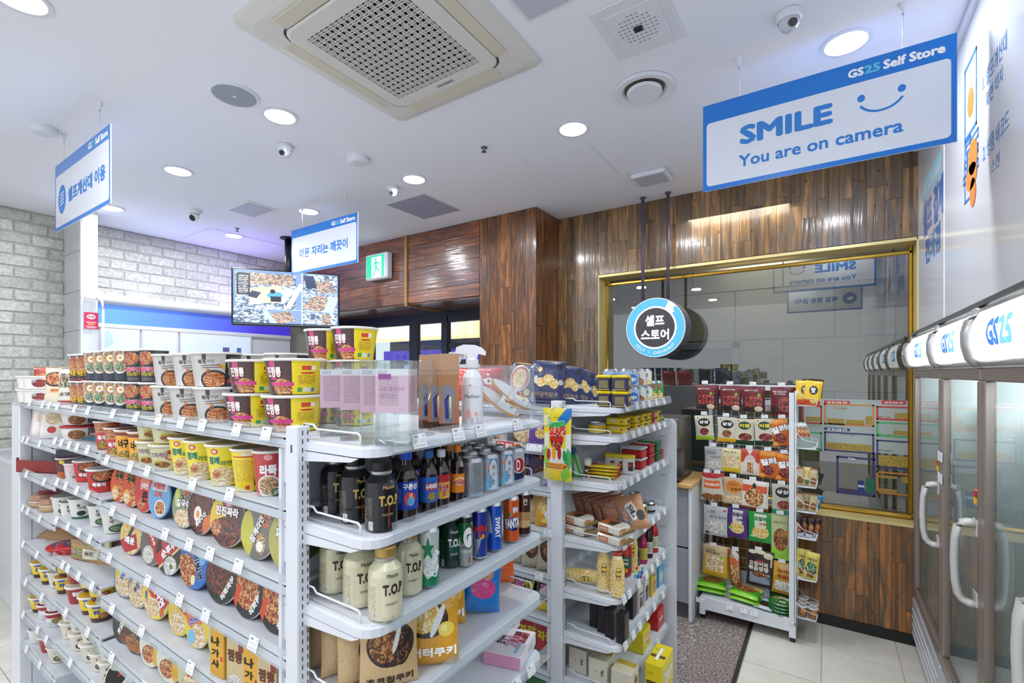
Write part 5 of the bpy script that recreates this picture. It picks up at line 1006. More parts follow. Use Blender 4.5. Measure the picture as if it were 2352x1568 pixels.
LB('d3', 'red and yellow bowl noodles, big white title', .07, .085, '#f0d42c', [('r', .64, .62, .8, .66, '#cc2c2c', -40), ('E', .4, .24, .7, .4, 'fish', 0, 12), ('e', .78, .2, .16, .26, '#d86a2c'), ('e', .14, .46, .1, .2, '#4a6ab0')], ('#f0d42c', [('r', .5, .2, 1, .3, '#c8302a')]), [('진', -.1, .4, .5, .46, W_, .07, '#8a1a1a', -35), ('라면', .35, -.05, .75, .4, W_, .06, '#8a1a1a', -50)])
LB('d4', 'yellow bowl noodles with orange title half', .064, .085, '#ecd034', [('e', .35, .66, .7, .6, '#e0762c'), ('E', .56, .26, .6, .5, 'fish', 0, 12), ('e', .25, .9, .12, .1, '#c84a50'), ('e', .3, .2, .3, .3, '#7ac0e0')], ('#f2e02a', [('r', .52, .6, .06, .3, '#e0702c')]), [('스낵면', -.1, .2, 1.2, .32, '#4a5ac0', .06, W_, 24)])
LB('d5', 'red and yellow bowl noodles, slim title', .062, .085, '#dfc43c', [('r', .55, .78, .7, .4, '#c83230', -20), ('E', .45, .3, .7, .5, 'fish', 0, 12)], ('#e8d02a', []), [('진라면', .1, .45, .9, .28, W_, .05, None, -30)])
LB('e1', 'black bowl noodles with yellow brush title', .066, .085, '#23262a', [('e', .3, .85, .4, .3, '#d8dadb'), ('e', .3, .6, .08, .08, '#c8322a'), ('E', .6, .2, .5, .3, 'dark', 0, 14)], ('#1c1c1c', [('r', .5, .7, 1, .1, '#c89a2a')]), [('볼케', .2, .2, .6, .4, '#f0d028', .06, None, 60), ('뽀글', -.1, -.3, .6, .3, W_, .04, None, 60)])
LB('e2', 'black and brown bowl noodles with yellow title', .066, .085, '#3a2a1e', [('r', .5, .2, 1, .3, '#a86a2c'), ('E', .4, .3, .4, .3, 'nut', 0, 16), ('e', .5, .9, .3, .2, '#8a2a24')], ('#1c1a18', [('R', .5, .5, 1, .6, 'dark', 0, 24)]), [('흑김', -.2, .25, .7, .5, '#f0cc30', .06), ('우동', .35, .05, .6, .3, '#e8e2d6', .04)])
LB('e3', 'white and green sesame bowl noodles', .066, .085, '#dfe4d0', [('E', .45, .28, .6, .4, 'soup', 0, 14), ('e', .8, .3, .4, .5, '#e8b03a')], ('#e8d42a', []), [('참깨', -.15, .35, .8, .34, '#1c6a3c', .06, W_), ('라면', .3, 0, .6, .22, '#1c6a3c', .04)])
LB('e4', 'pale yellow bowl noodles with bread picture', .064, .085, '#c8c89a', [('E', .5, .3, .7, .5, 'fish', 0, 12), ('r', .3, .8, .3, .3, '#4a7ab8'), ('r', .7, .8, .3, .3, '#d8641c')], ('#cfc03a', []), [('맛', -.1, .1, .4, .3, '#c8322a', .05)])
carton('nb', 'yellow noodle box with black brush title', .055, .1, .125, prt('box_yellow_noodle', '#e0a83a', [('r', .85, .4, .16, .1, '#c8322a')]), texts=[('나', -.1, .74, .55, .17, '#181410', .05), ('가', -.1, .5, .5, .15, '#181410', .04), ('사', -.1, .28, .5, .15, '#181410', .04)], name='noodle_box', cat='box')
carton('jb', 'beige noodle box with brown title', .065, .1, .125, prt('box_beige_noodle', '#cdb98e', [('E', .5, .1, .9, .4, 'white', 0, 10), ('r', .85, .9, .3, .2, '#8a3a24')]), texts=[('짬뽕', 0, .68, .8, .22, '#6a3418', .04)], name='noodle_box', cat='box')
# --- bottles and cans
def coffee(k, desc, body, text, cap, shine, sub, tcol, sc='#8a8a80'):
    pm = prt('wrap_'+k, body, [('r', .25, .3, .16, .7, body), ('t', .33, .35, .13, .55, sc), ('r', .38, .12, .05, .16, '#e9e9e6'), ('b', .38, .12, .045, .14, '#1c1c1c')]+([('r', .56, .28, .02, .4, '#7a3a22')] if k == 'tk1' else [('r', .53, .36, .16, .5, '#e8e0c0')] if k == 'tc' else [('e', .55, .42, .14, .3, '#1c5a40')]), .25, .3, .2)
    r = .0325
    round_pack(k, desc, [(.026, 0), (r, .006), (r, .085), (r*.93, .096), (.02, .108), (.018, .11)], pm, (0, .11), [('neck', [(.0185, .109), (.021, .112), (.021, .116), (.018, .118)], mat('neck_alu', '#b9bab6', .3, .6)), ('screw_cap', [(.0195, .117), (.0205, .12), (.0205, .134), (.019, .137)], cap)],
               [('T.O.P', .42, .062, 1.25, .018, tcol, .05), ('Maxim', .36, .088, .7, .007, shine, .02), (sub, .3, .035, .7, .005, shine, .0)], cat='bottle')
coffee('tk1', 'black aluminium coffee bottle with a black cap', '#131417', 'T.O.P', mat('cap_black', '#17191b', .3, .3), '#b59a5a', 'MASTER', '#c2a45a', '#75736a')
coffee('tc', 'cream aluminium coffee bottle with a gold cap', '#d9d5b4', 'T.O.P', mat('cap_gold', '#bd9c5c', .3, .6), '#5c574a', 'SWEET', '#3a2c26', '#9a957c')
coffee('tg', 'dark green aluminium coffee bottle', '#16392c', 'T.O.P', mat('cap_green', '#12251d', .3, .3), '#cfd8d2', 'APHRI', '#f2f4f2', '#5c8a70')
AMB = mat('amber_glass', '#1f0f08', .06, coat=1)
def tonic(k, desc, h, r, labcol, layers, cap, texts, wide=False):
    pm = prt('tonic_'+k, labcol, layers, .35)
    lz0, lz1 = h*.17, h*(.58 if wide else .5)
    def make(nm):
        mb = MB().lathe([(r*.9, 0), (r, .004), (r, h*.62), (r*.75, h*.72), (r*.42, h*.8), (r*.4, h*.88)], 28, AMB); mb.disc(r*.9, 0, AMB, 24, up=False)
        o = mb.build(nm); l = MB().lathe([(r+.0004, lz0), (r+.0004, lz1)], 28, pm, uvr=(lz0, lz1)); fn = lambda x, y, d: ((r+d)*sin(x/r), -(r+d)*cos(x/r), y)
        for t in texts: l.text(t[0], fn, t[1]*r, lz0+(lz1-lz0)*t[2], t[3]*r, (lz1-lz0)*t[4] if t[4] else None, ink(t[5]), .05, 0, ink(t[6]) if len(t) > 6 else None, True, d=.0009)
        l.build('label', o); c = MB().lathe([(r*.44, h*.87), (r*.5, h*.875), (r*.52, h*.9), (r*.52, h*.985), (r*.46, h)], 24, cap); c.disc(r*.46, h, cap, 24); c.build('screw_cap', o); return o
    kind(k, 'tonic_bottle', 'bottle', desc, make)
tonic('o1', 'brown glass tonic bottle with a deep blue label', .133, .0235, '#1d3fae', [('e', .56, .38, .16, .5, '#d8402c'), ('e', .57, .3, .1, .34, '#5ab0e0'), ('e', .57, .5, .045, .16, '#e8b898'), ('t', .4, .5, .08, .5, '#8fa8e8')], mat('cap_blue', '#1c4ac4', .35), [('구론산', .4, .82, 1.2, .2, W_)], True)
tonic('o2', 'brown glass tonic bottle with a blue and red label', .126, .0205, '#1f62b8', [('r', .56, .62, .24, .26, '#c8202c'), ('E', .56, .24, .14, .34, 'mix', 0, 20)], mat('cap_steel_blue', '#1f5a9a', .35), [('슈퍼비타', .4, .63, 1.3, .2, W_)], True)
tonic('o3', 'brown glass tonic bottle with white cap and orange label', .122, .0195, '#e8a83c', [('r', .5, .84, 1, .32, '#b8202a'), ('E', .57, .2, .1, .3, 'soup')], mat('cap_white', '#d8d8e4', .35), [('생생톤', .35, .46, 1.2, .26, '#b83018', W_)], True)
tonic('o4', 'slim vitamin bottle with orange cap', .125, .0175, '#f08a1c', [('e', .56, .6, .26, .44, '#f8f4ee'), ('e', .56, .6, .2, .34, '#f08a1c')], mat('cap_orange', '#e07818', .35), [('비타500', .3, .55, 1.5, .26, '#c8321c', W_)])
ALU = mat('can_alu', '#b9bcc0', .25, .9)
def can(k, desc, r, h, base, layers, texts, coat=.4, met=.25):
    pm = prt('can_'+k, base, layers, .25, coat, met)
    def make(nm):
        mb = MB().lathe([(r*.8, 0), (r, .006)], 28, ALU); mb.lathe([(r, .006), (r, h-.009)], 28, pm, uvr=(0, h)); mb.disc(r*.8, 0, ALU, 24, up=False)
        fn = lambda x, y, d: ((r+d)*sin(x/r), -(r+d)*cos(x/r), y)
        for t in texts: mb.text(t[0], fn, t[1]*r, t[2]*h, t[3]*r if t[3] else None, t[4]*h if t[4] else None, ink(t[5]), t[6] if len(t) > 6 else .04, t[8] if len(t) > 8 else 0, ink(t[7]) if len(t) > 7 and t[7] else None, True, d=.0005)
        o = mb.build(nm); c = MB().lathe([(r, h-.009), (r*.88, h-.001), (r*.86, h), (r*.82, h-.001), (r*.8, h-.006), (.0, h-.006)], 28, ALU); c.build('can_top', o)
        p = MB().box(-.004, .004, -.008, .006, h-.0055, h-.0045, ALU, .0004); p.build('pull_tab', o); return o
    kind(k, 'drink_can', 'can', desc, make)
can('gs', 'silver hangover drink can with a white arch and script', .0265, .09, '#a9b2bc', [('r', .56, .12, .5, .3, '#8fd0e8'), ('e', .58, .62, .16, .6, '#6a6ac8'), ('e', .58, .6, .13, .56, '#eef2f8'), ('r', .58, .34, .13, .5, '#eef2f8'), ('e', .5, .68, .04, .1, '#f0843c'), ('t', .35, .5, .12, .6, '#74808c'), ('e', .53, .3, .07, .34, '#7ab8e8'), ('r', .56, .9, .2, .05, '#4ab0d8')], [('깨', .5, .66, .3, .14, '#2a3a6a', .0), ('수', .5, .48, .3, .12, '#2a3a6a', 0), ('깡', .5, .28, .3, .14, '#2a3a6a', 0)])
can('gx', 'silver drink can turned to its small print side', .0265, .09, '#a0a6ae', [('t', .5, .5, .3, .7, '#6c747c'), ('r', .44, .7, .05, .2, '#8a9098'), ('r', .5, .05, 1, .08, '#7ac8dc')], [])
can('dp', 'white and blue can with a red circle mark', .024, .088, '#c3d0da', [('r', .5, .16, 1, .36, '#1c2a5a'), ('e', .56, .52, .26, .5, '#e8e8f0'), ('e', .56, .52, .22, .42, '#cc2430')], [('D', .3, .52, .4, .3, W_, .03)])
can('ch', 'white green soda can with green star', .0262, .124, '#12885a', [('r', .5, .62, .5, .75, '#d9e2e0', 32), ('e', .5, .9, .5, .3, '#d9e2e0'), ('e', .82, .5, .3, 1.2, '#0f7c50')], [('Chilsung', .42, .42, 2.1, .2, W_, .05, None, 62), ('Cider', .72, .3, 1.0, .12, W_, .05, None, 62), ('★', -.05, .68, 1.1, .34, '#0f8452', .03)])
can('ga', 'dark green and silver sports drink can with a bolt', .0195, .122, '#a8b0ae', [('r', .45, .72, .4, .4, '#14703c', 40), ('r', .5, .88, 1, .1, '#202826'), ('e', .6, .14, .05, .12, '#d8542c'), ('r', .5, .3, .3, .05, '#d0d4d2')], [('G', .3, .56, .9, .3, W_, .1, '#20302a'), ('GATORADE', .25, .38, 1.3, .04, '#1c2420', .03)])
can('rb2', 'slim blue and silver energy drink can with red lettering', .0185, .122, '#2a3f9c', [('r', .35, .3, .3, .62, '#9aa6b8', -18), ('r', .62, .72, .4, .6, '#2338a0'), ('r', .3, .9, .3, .2, '#2338a0'), ('e', .56, .46, .12, .1, '#e8c23a'), ('e', .52, .48, .08, .08, '#c8242c'), ('r', .5, .04, 1, .05, '#e8ecf2')], [('RedBull', .1, .62, 1.9, .12, '#c8202c', .05)])
can('po', 'slim blue sports drink can with white side lettering', .019, .122, '#1a5ccc', [('e', .34, .3, .24, 1.1, '#e4ecf6'), ('e', .42, .1, .16, .6, '#1a5ccc')], [('SWEAT', .5, .5, 2.6, .1, W_, .05, None, -90)])
can('fa', 'slim orange soda can with white blue lettering', .021, .12, '#e85f16', [('e', .56, .42, .3, .3, '#2a2a8a'), ('e', .46, .62, .08, .1, '#2a8a3a'), ('e', .68, .32, .06, .08, '#f29a24')], [('FANTA', .2, .44, 1.8, .18, W_, .07, '#23307c', 6), ('환타', .55, .72, .7, .12, W_, .06, '#23307c')])
can('cf', 'brown coffee can with wavy cream bands', .019, .12, '#4a2a1c', [('e', .5, .45, .6, .2, '#c8a06a'), ('e', .5, .28, .8, .16, '#e0c08a'), ('r', .5, .12, 1, .1, '#3a1c10')], [('칸', .3, .78, .6, .14, W_, .03)])
can('cg', 'green lemon soda can standing at the back', .0262, .124, '#12885a', [('e', .5, .7, .3, .4, '#d9e2e0')], [])
# ------------------------------------------------------------------ shelving units
RAIL = glass('rail_plastic', '#f2f6f8', 1.45, .05, .05, .22, '#dfe6ea')
TAGP = prt('price_tag_print', '#f2f3f5', [('r', .3, .8, .3, .14, '#8d9096'), ('r', .86, .82, .1, .1, '#8d9096'), ('t', .5, .48, .84, .26, '#9a9da4'), ('b', .5, .16, .8, .18, '#3a3c42')], .5)
def tagmesh(mb, P, Q, n):  # P, Q: bottom and top centre of the tag on the rail, n: half width vector
    P, Q, n = Vector(P), Vector(Q), Vector(n); m = (Q-P).cross(n).normalized()*-.0012
    mb.add([P-n+m, P+n+m, Q+n+m, Q-n+m], [(0, 1, 2, 3)], TAGP, [[(0, 0), (1, 0), (1, 1), (0, 1)]]); mb.add([P-n-m*.2, P+n-m*.2, Q+n-m*.2, Q-n-m*.2], [(3, 2, 1, 0)], PAPER)
TAG1 = {}
def tag(parent, pos, kindk, s=1):
    if kindk not in TAG1:
        mb = MB()
        if kindk == 'y': tagmesh(mb, (0, -.0035, -.013), (0, .0035, .013), (.0175, 0, 0))
        else: tagmesh(mb, (.0035, 0, -.013), (-.0035, 0, .013), (0, .0175, 0))
        o = mb.build('price_tag', parent, pos); TAG1[kindk] = o.data
    else: o = bpy.data.objects.new('price_tag', TAG1[kindk]); o.parent = parent; o.location = pos; COL.objects.link(o)
    return o
def yshelf(root, x0, x1, yf, yb, z, tags=(), joints=(), name='shelf', org=None):
    mb = MB().box(x0+.002, x1-.002, yf+.012, yb, z-.008, z, METW, .0015).box(x0+.002, x1-.002, yf+.012, yf+.016, z-.024, z-.002, METW, .001)
    o = mb.build(name, root, tuple(-c for c in root.location))
    js = [x0+.003]+list(joints)+[x1-.003]
    for a, b in zip(js, js[1:]):
        r = MB(); r.add([(a, yf-.002, z-.014), (b-.002, yf-.002, z-.014), (b-.002, yf+.008, z+.02), (a, yf+.008, z+.02)], [(0, 1, 2, 3)], RAIL); r.add([(a, yf+.011, z-.02), (b-.002, yf+.011, z-.02), (b-.002, yf-.002, z-.014), (a, yf-.002, z-.014)], [(0, 1, 2, 3)], RAIL); r.build('price_rail', o)
    for px in tags: tag(o, (Xat(px, yf), yf+.002, z+.003), 'y')
    return o
def xshelf(root, x0, x1, y0, y1, z, tags=(), guard=(1, 1), rail=True, ez=0):
    r = .04; pl = [(x0, y0), (x1-r, y0)]+[(x1-r+r*sin(a), y0+r-r*cos(a)) for a in (.4, .8, 1.2)]+[(x1, y0+r), (x1, y1-r)]+[(x1-r+r*cos(a), y1-r+r*sin(a)) for a in (.4, .8, 1.2)]+[(x1-r, y1), (x0, y1)]
    mb = MB().prism(pl, z-.018, z-.003, METW); ip = [((x-(x0+x1)/2)*.95+(x0+x1)/2, (y-(y0+y1)/2)*.975+(y0+y1)/2) for x, y in pl]; mb.prism(ip, z-.004, z, METW)
    o = mb.build('shelf', root, tuple(-c for c in root.location))
    for yy, s in ((y0, 1), (y1-.003, -1)):
        MB().prism([(x0-.0, z-.02), (x1-.03, z-.02), (x1-.05, z-.028), (x0+.07, z-.04), (x0+.045, z-.05), (x0+.03, z-.07), (x0+.028, z-.088), (x0, z-.088)], yy, yy+.003, METW, ax=1).build('bracket', o)
    for k, yy in enumerate((y0+.012, y1-.012)):
        if guard[k]: MB().tube([(x0+.06, yy, z-.002), (x0+.06, yy, z+.03), (x0+.09, yy, z+.03), (x0+.1, yy, z+.022), (x1-.045, yy, z+.022), (x1-.038, yy, z+.018), (x1-.038, yy, z-.002)], .0022, METW, 6).build('wire_guard', o)
    if rail:
        a, b = y0+.045, y1+.01
        q = MB(); q.add([(x1+.012, a, z-.012), (x1+.012, b, z-.012), (x1+.004, b, z+.022), (x1+.004, a, z+.022)], [(0, 1, 2, 3)], RAIL); q.add([(x1-.001, a, z-.018), (x1-.001, b, z-.018), (x1+.012, b, z-.012), (x1+.012, a, z-.012)], [(0, 1, 2, 3)], RAIL); q.build('price_rail', o)
    for px in tags: tag(o, (x1+.0095, Yat(px, x1+.01), z+.002), 'x')
    return o
SLOT = mat('slot_dark', '#3c4048', .6)
def post(root, x0, x1, y0, y1, z1, name='post', sidex=True):
    mb = MB().box(x0, x1, y0, y1, 0, z1, METW, .002); n = int(z1/.0165)
    for k in range(n):
        z = .012+k*.0165
        if sidex:
            for yy in (y0+(y1-y0)*.4, y0+(y1-y0)*.82): mb.add([(x1+.0003, yy-.0012, z), (x1+.0003, yy+.0012, z), (x1+.0003, yy+.0012, z+.009), (x1+.0003, yy-.0012, z+.009)], [(0, 1, 2, 3)], SLOT)
    mb.add([(x0+.018, y0-.0003, z1-.05), (x0+.023, y0-.0003, z1-.05), (x0+.023, y0-.0003, z1-.035), (x0+.018, y0-.0003, z1-.035)], [(0, 1, 2, 3)], SLOT)
    return mb.build(name, root, tuple(-c for c in root.location))
def P_(mb, name, root): return mb.build(name, root, tuple(-c for c in root.location))
YG = .52; X1E = -.645; X0E = -.91
g1 = empty('shelving_unit', (-1.88, .83, 0)); setp(g1, 'white double sided shelving unit stocked with cup noodles, drinks on its end shelves', 'shelving')
post(g1, -.87, -.83, YG, .546, 1.398); P_(MB().box(-2.985, -2.857, YG, .56, 0, 1.37, METW, .003), 'post', g1); post(g1, -.87, -.83, 1.12, 1.146, 1.37)
P_(MB().box(-.9, X0E, .53, 1.14, 0, 1.35, METW).box(-.9, -.87, .545, .56, 0, 1.35, METW), 'end_panel', g1)
P_(MB().box(-2.87, X0E, .822, .838, 0, 1.37, METW), 'back_panel', g1); P_(MB().box(-2.98, -2.96, .53, 1.14, 0, 1.36, METW).box(-2.875, -2.86, .561, .82, 0, 1.36, METW), 'end_panel', g1)
P_(MB().box(-2.87, -.87, YG+.02, 1.13, 0, .1, METW), 'base', g1)
XA, XB_, XC_, XD = -.873, -1.925, -2.405, -2.855
JX = Xat(381, YG)
TN = {0: [68, 97, 112, 131, 170, 201, 258, 311, 363, 414, 463, 542, 610], 1: [244, 298, 337, 441, 526], 2: [257, 304, 378, 433, 481, 546], 3: [250, 338, 411, 471, 580], 4: [256, 324, 436, 520], 5: [255, 330, 430]}
TMid = {1: [125, 140, 158, 176, 200], 2: [130, 150, 175, 200], 3: [129, 155, 180, 205], 4: [143, 155, 179, 210], 5: [150, 200], 6: [160, 210]}
TFar = {1: [52, 62, 90], 2: [60, 100], 3: [51, 63, 90], 4: [52, 84], 5: [58, 95], 6: [52, 85, 105], 7: [60, 90]}
ZN = [1.375, 1.232, 1.084, .937, .79, .642, .495]; ZM = [None, 1.247, 1.1, .962, .815, .655, .495]; ZF = [None, 1.22, 1.08, .93, .782, .632, .487, .36]
yshelf(g1, -2.98, XA, YG, .82, ZN[0], TN[0], (Xat(226, YG), JX))
for k in range(1, 7): yshelf(g1, XB_, XA, YG, .82, ZN[k], TN.get(k, ()), (JX,))
for k in range(1, 7): yshelf(g1, XC_, XB_, YG, .82, ZM[k], TMid.get(k, ()))
for k in range(1, 8): yshelf(g1, XD, XC_, YG, .82, ZF[k], TFar.get(k, ()))
ZE = [1.371, 1.213, 1.059, .897, .734, .566]
for k, z in enumerate(ZE): xshelf(g1, X0E, X1E, .535, 1.137, z, {0: (963, 1053, 1104, 1188), 4: (1187, 1220)}.get(k, ()))
P_(MB().box(-2.86, -.92, .85, 1.13, 1.34, 1.36, METW), 'top_shelf', g1)
X2E = -.61; Y2A, Y2B = 1.60, 2.225
g2 = empty('shelving_unit', (-1.4, 1.9, 0)); setp(g2, 'white shelving unit with snack bags on its face and canned food on its end shelves', 'shelving')
post(g2, -.877, -.83, 1.586, 1.618, 1.394); post(g2, -1.275, -1.25, 1.59, 1.61, 1.35); post(g2, -.87, -.83, 2.16, 2.19, 1.38)
P_(MB().box(-.9, -.885, 1.6, 2.22, 0, 1.36, METW), 'end_panel', g2); P_(MB().box(-2.2, -.9, 1.885, 1.9, 0, 1.36, METW), 'back_panel', g2); P_(MB().box(-2.2, -.87, 1.61, 2.19, 0, .1, METW), 'base', g2)
sp = [(-.87, 0), (-.58, 0), (-.58, 1.26), (-.587, 1.275), (-.6, 1.285), (-.87, 1.285)]
spm = MB().prism(sp, 2.236, 2.25, METW, ax=1)
o = P_(spm, 'divider_panel', g2)
for zz, xs in ((1.2, (-.82, -.73, -.65)), (1.02, (-.65,)), (.78, (-.65,)), (.6, (-.64,))):
    for x in xs: spx = MB().box(x, x+.025, 2.233, 2.236, zz, zz+.012, GREYP); spx.build('clip', o)
ZB = [1.36, 1.205, 1.045, .885, .71, .545, .335]
for k, z in enumerate(ZB): yshelf(g2, -1.95, -.88, 1.586, 1.88, z, {1: (1218, 1236), 3: (1258,), 4: (1238,), 5: (), 6: ()}.get(k, ()))
ZE2 = [1.374, 1.27, 1.1, .885, .693, .524, .352]
TE2 = [(1440, 1463, 1478, 1491, 1508, 1525), (1435, 1455, 1468, 1486, 1502, 1514, 1526), (1434, 1450, 1465, 1480, 1494, 1510, 1524), (1434, 1450, 1480, 1500, 1512, 1526), (1434, 1446, 1467, 1485, 1498, 1510, 1524), (1437, 1455, 1470, 1487, 1503, 1523), (1448, 1477, 1511)]
for k, z in enumerate(ZE2): xshelf(g2, -.885, X2E, Y2A, Y2B, z, TE2[k])
# cut-price strip on the snack side
sm = MB(); a = Xat(1140, 1.586); b = Xat(1182, 1.586); c_ = Xat(1200, 1.586)
sm.add([(a, 1.58, 1.192), (b, 1.58, 1.192), (b, 1.584, 1.222), (a, 1.584, 1.222)], [(0, 1, 2, 3)], ink('#c8383c')); sm.text('땅콩 땅이', lambda x, y, d: (x, 1.581-d, y), (a+b)/2, 1.207, (b-a)*.8, .02, TXTW, .04); sm.add([(b, 1.58, 1.192), (c_, 1.58, 1.192), (c_, 1.584, 1.222), (b, 1.584, 1.222)], [(0, 1, 2, 3)], prt('nut_strip', '#e8d8c0', [('E', .5, .5, .9, .8, 'nut')]), [[(0, 0), (1, 0), (1, 1), (0, 1)]])
P_(sm, 'promotion_strip', g2)
def face(x, y, f=1): return math.degrees(atan2(-x, y))*f
# ------------------------------------------------------------------ noodles on the long side; px is where the centre sits on the plane Y
def N(row, items, z_, w, dY=0, sc=.93, ref='from the corner post', rot=None, rx=0):
    for it in items:
        k, px, Y = it[:3]; dz = it[3] if len(it) > 3 else 0
        x = max(Xat(px, Y), -2.9 if row == 0 else -2.8); z = ZN[0] if row == 0 else ZN[row] if x > XB_ and row < 7 else ZM[row] if x > XC_ and row < 7 else ZF[row]; r = it[4] if len(it) > 4 else (face(x, Y)*(rot if rot is not None else 1))
        put(k, x, Y, z+dz, r, rx=rx, w=w, ref=ref, key=-x, sc=sc)
z = ZN[0]; hb = .0775; hs = .0885; hk = .0975
N(0, [('by', 675, .6, 0, 42), ('by', 583, .6, 0, 45), ('sv', 506, .6), ('sv', 446, .6), ('sv', 396, .6), ('bk', 355, .58, 0, 34), ('bk', 322, .58, 0, 34), ('eg', 292, .575, 0, 38), ('eg', 270, .575, 0, 38), ('eg', 245, .575, 0, 38), ('eg', 224, .575, 0, 38), ('rd', 203, .575, 0, 40), ('rd', 187, .575, 0, 40)], z, 'bottom tier of the top shelf')
N(0, [('by', 679, .605, hb, 40), ('by', 590, .605, hb, 46), ('sv', 497, .605, hs), ('sv', 449, .61, hs), ('sv', 398, .6, hs), ('bk', 354, .58, hk, 34), ('bk', 322, .58, hk, 32), ('eg', 293, .575, hk+.001, 36), ('eg', 269, .575, hk+.001, 40), ('eg', 245, .575, hk+.001, 38), ('eg', 225, .575, hk+.001, 38), ('rd', 204, .575, hk-.002, 40), ('rd', 187, .575, hk-.002, 40)], z, 'second tier of the top shelf')
# tall stacks behind: each lower cup is really there
for k, px, Y, n, h in (('by', 815, .745, 3, hb), ('by', 752, .745, 3, .0775), ('sv', 662, .745, 2, hs), ('sv', 596, .74, 2, hs), ('sv', 545, .74, 2, hs)):
    x = Xat(px, Y)
    for q in range(n): put(k, x, Y, z+q*h, face(x, Y, .75 if k == 'by' else 1), w='rear stacks of the top shelf, '+('lowest', 'middle', 'topmost')[q if n == 3 else q*2], ref='from the corner post', key=-x, sc=.93)
N(0, [('p3', 160, .58), ('p2', 131, .58), ('p1', 103, .58)], z, 'top shelf', sc=.95, rot=.55, rx=-4)
N(0, [('wt', 84, .55), ('wt', 70, .55)], z, 'lower tier at top shelf end', sc=.95); N(0, [('wt', 84, .55, .056), ('wt', 70, .55, .056)], z, 'upper tier at top shelf end', sc=.95)
w = 'second shelf'
N(1, [('rr', 662, .62), ('rr', 622, .58), ('yr', 574, .575), ('ys', 522, .575), ('ys', 470, .575), ('ys', 434, .58)], ZN[1], w, sc=.9, rot=.85)
N(1, [('ys', 640, .69), ('ys', 590, .69), ('ys', 545, .69), ('ys', 505, .69), ('yr', 560, .77), ('ys', 600, .77)], ZN[1], w+' rear row', sc=.9)
N(1, [('pt', 393, .58), ('pt', 356, .58)], ZN[1], w+' lower tier', sc=.95, rot=.7); N(1, [('pt', 396, .585, .072), ('pt', 354, .585, .072), ('pt', 430, .66, .072)], ZN[1], w+' upper tier', sc=.95); N(1, [('pt', 430, .66)], ZN[1], w+' rear', sc=.95)
N(1, [('r2', 324, .575), ('r2', 299, .575), ('r1', 273, .575), ('r1', 248, .575)], ZN[1], w, rot=.75)
N(1, [('tb', 186, .6), ('tb', 186, .605, .054)], ZM[1], 'second shelf beyond the joint, one of two stacked', sc=1.0)
N(1, [('fp', 226, .62), ('fp', 248, .68)], ZM[1], 'second shelf', sc=1, rot=.1, rx=-40); N(1, [('fp', 207, .6)], ZM[1], 'second shelf lying in front', sc=1, rot=.2, rx=-62)
N(1, [('hc', 122, .6), ('hc', 104, .585)], ZF[1], 'second shelf at the far end', sc=.95, rot=.6, rx=-8)
w = 'third shelf'
N(2, [('b8', 655, .56), ('b7', 586, .56), ('b6', 516, .56), ('b5', 455, .565), ('b4', 417, .565), ('b3', 361, .565), ('b2', 327, .565), ('b1', 297, .565), ('b1', 270, .565)], ZN[2], w, sc=.93, rot=.12, rx=-5)
N(2, [('tk', 237, .575), ('tk', 204, .6), ('pc', 180, .6), ('bc', 158, .6)], ZM[2], w+' beyond the joint', sc=.95)
N(2, [('trayred', 122, .61)], ZF[2], w+' at the far end', sc=1, rot=.3)
N(3, [('bun', 100, .585), ('bun', 124, .59), ('bun', 152, .67)], ZF[3], 'fourth shelf at the far end', sc=.9)
w = 'fourth shelf'
N(3, [('c6', 628, .565), ('c6', 565, .565), ('c5', 503, .565), ('c4', 441, .565), ('c3', 382, .565), ('c2', 343, .565), ('c1', 296, .565)], ZN[3], w, sc=.93, rot=.12, rx=-5)
N(3, [('ws', 268, .6), ('ws', 236, .6), ('ws', 252, .68)], ZN[3], w, sc=.95); N(3, [('wy', 190, .59), ('ws', 166, .59), ('ws', 149, .6), ('wy', 212, .66)], ZM[3], w+' beyond the joint')
w = 'fifth shelf'
N(4, [('jb', 632, .565), ('nb', 603, .565), ('jb', 569, .565), ('nb', 533, .565)], ZN[5]+.06, w+' in the low box row', sc=1, rot=.1) if False else None
N(4, [('e4', 508, .565), ('d4', 449, .565), ('d5', 408, .565), ('d3', 353, .565), ('d2', 314, .565), ('d1', 281, .565)], ZN[4], w, sc=.93, rot=.12, rx=-5)
N(4, [('jb', 655, .585), ('nb', 618, .585), ('jb', 582, .585), ('nb', 540, .585)], ZN[4]-.0, w, sc=.9, rot=.15)
N(4, [('rb', 182, .6), ('rb', 156, .6), ('kp', 196, .58), ('kp', 208, .6, .03), ('kp', 222, .58, .06)], ZM[4], w+' beyond the joint', sc=.95, rot=.2)
N(4, [('kp', 232, .6), ('kp', 246, .64)], ZN[4]+.012, w, sc=.85, rot=.2, rx=-55)
N(4, [('kr', 108, .6), ('kr', 138, .62)], ZF[4], w+' at the far end', sc=1, rot=.3, rx=-60)
w = 'sixth shelf'
N(5, [('e4', 435, .565), ('e3', 385, .565), ('e3', 342, .565), ('e2', 306, .565), ('e1', 276, .565)], ZN[5], w, sc=.93, rot=.12, rx=-5)
N(5, [('yc', 235, .58), ('yc', 214, .58), ('rc', 184, .58), ('yc', 152, .59), ('yc', 195, .65), ('yc', 226, .66)], ZM[5], w+' beyond the joint', sc=1.0)
N(5, [('yc', 236, .585, .066), ('rc', 183, .585, .066), ('yc', 160, .6, .066), ('yc', 214, .59, .066)], ZM[5], w+' beyond the joint upper tier', sc=1.0)
N(5, [('wc', 136, .59), ('yc', 116, .58), ('yc', 97, .58), ('yc', 158, .66)], ZF[5], w+' at the far end', sc=1)
w = 'seventh shelf'
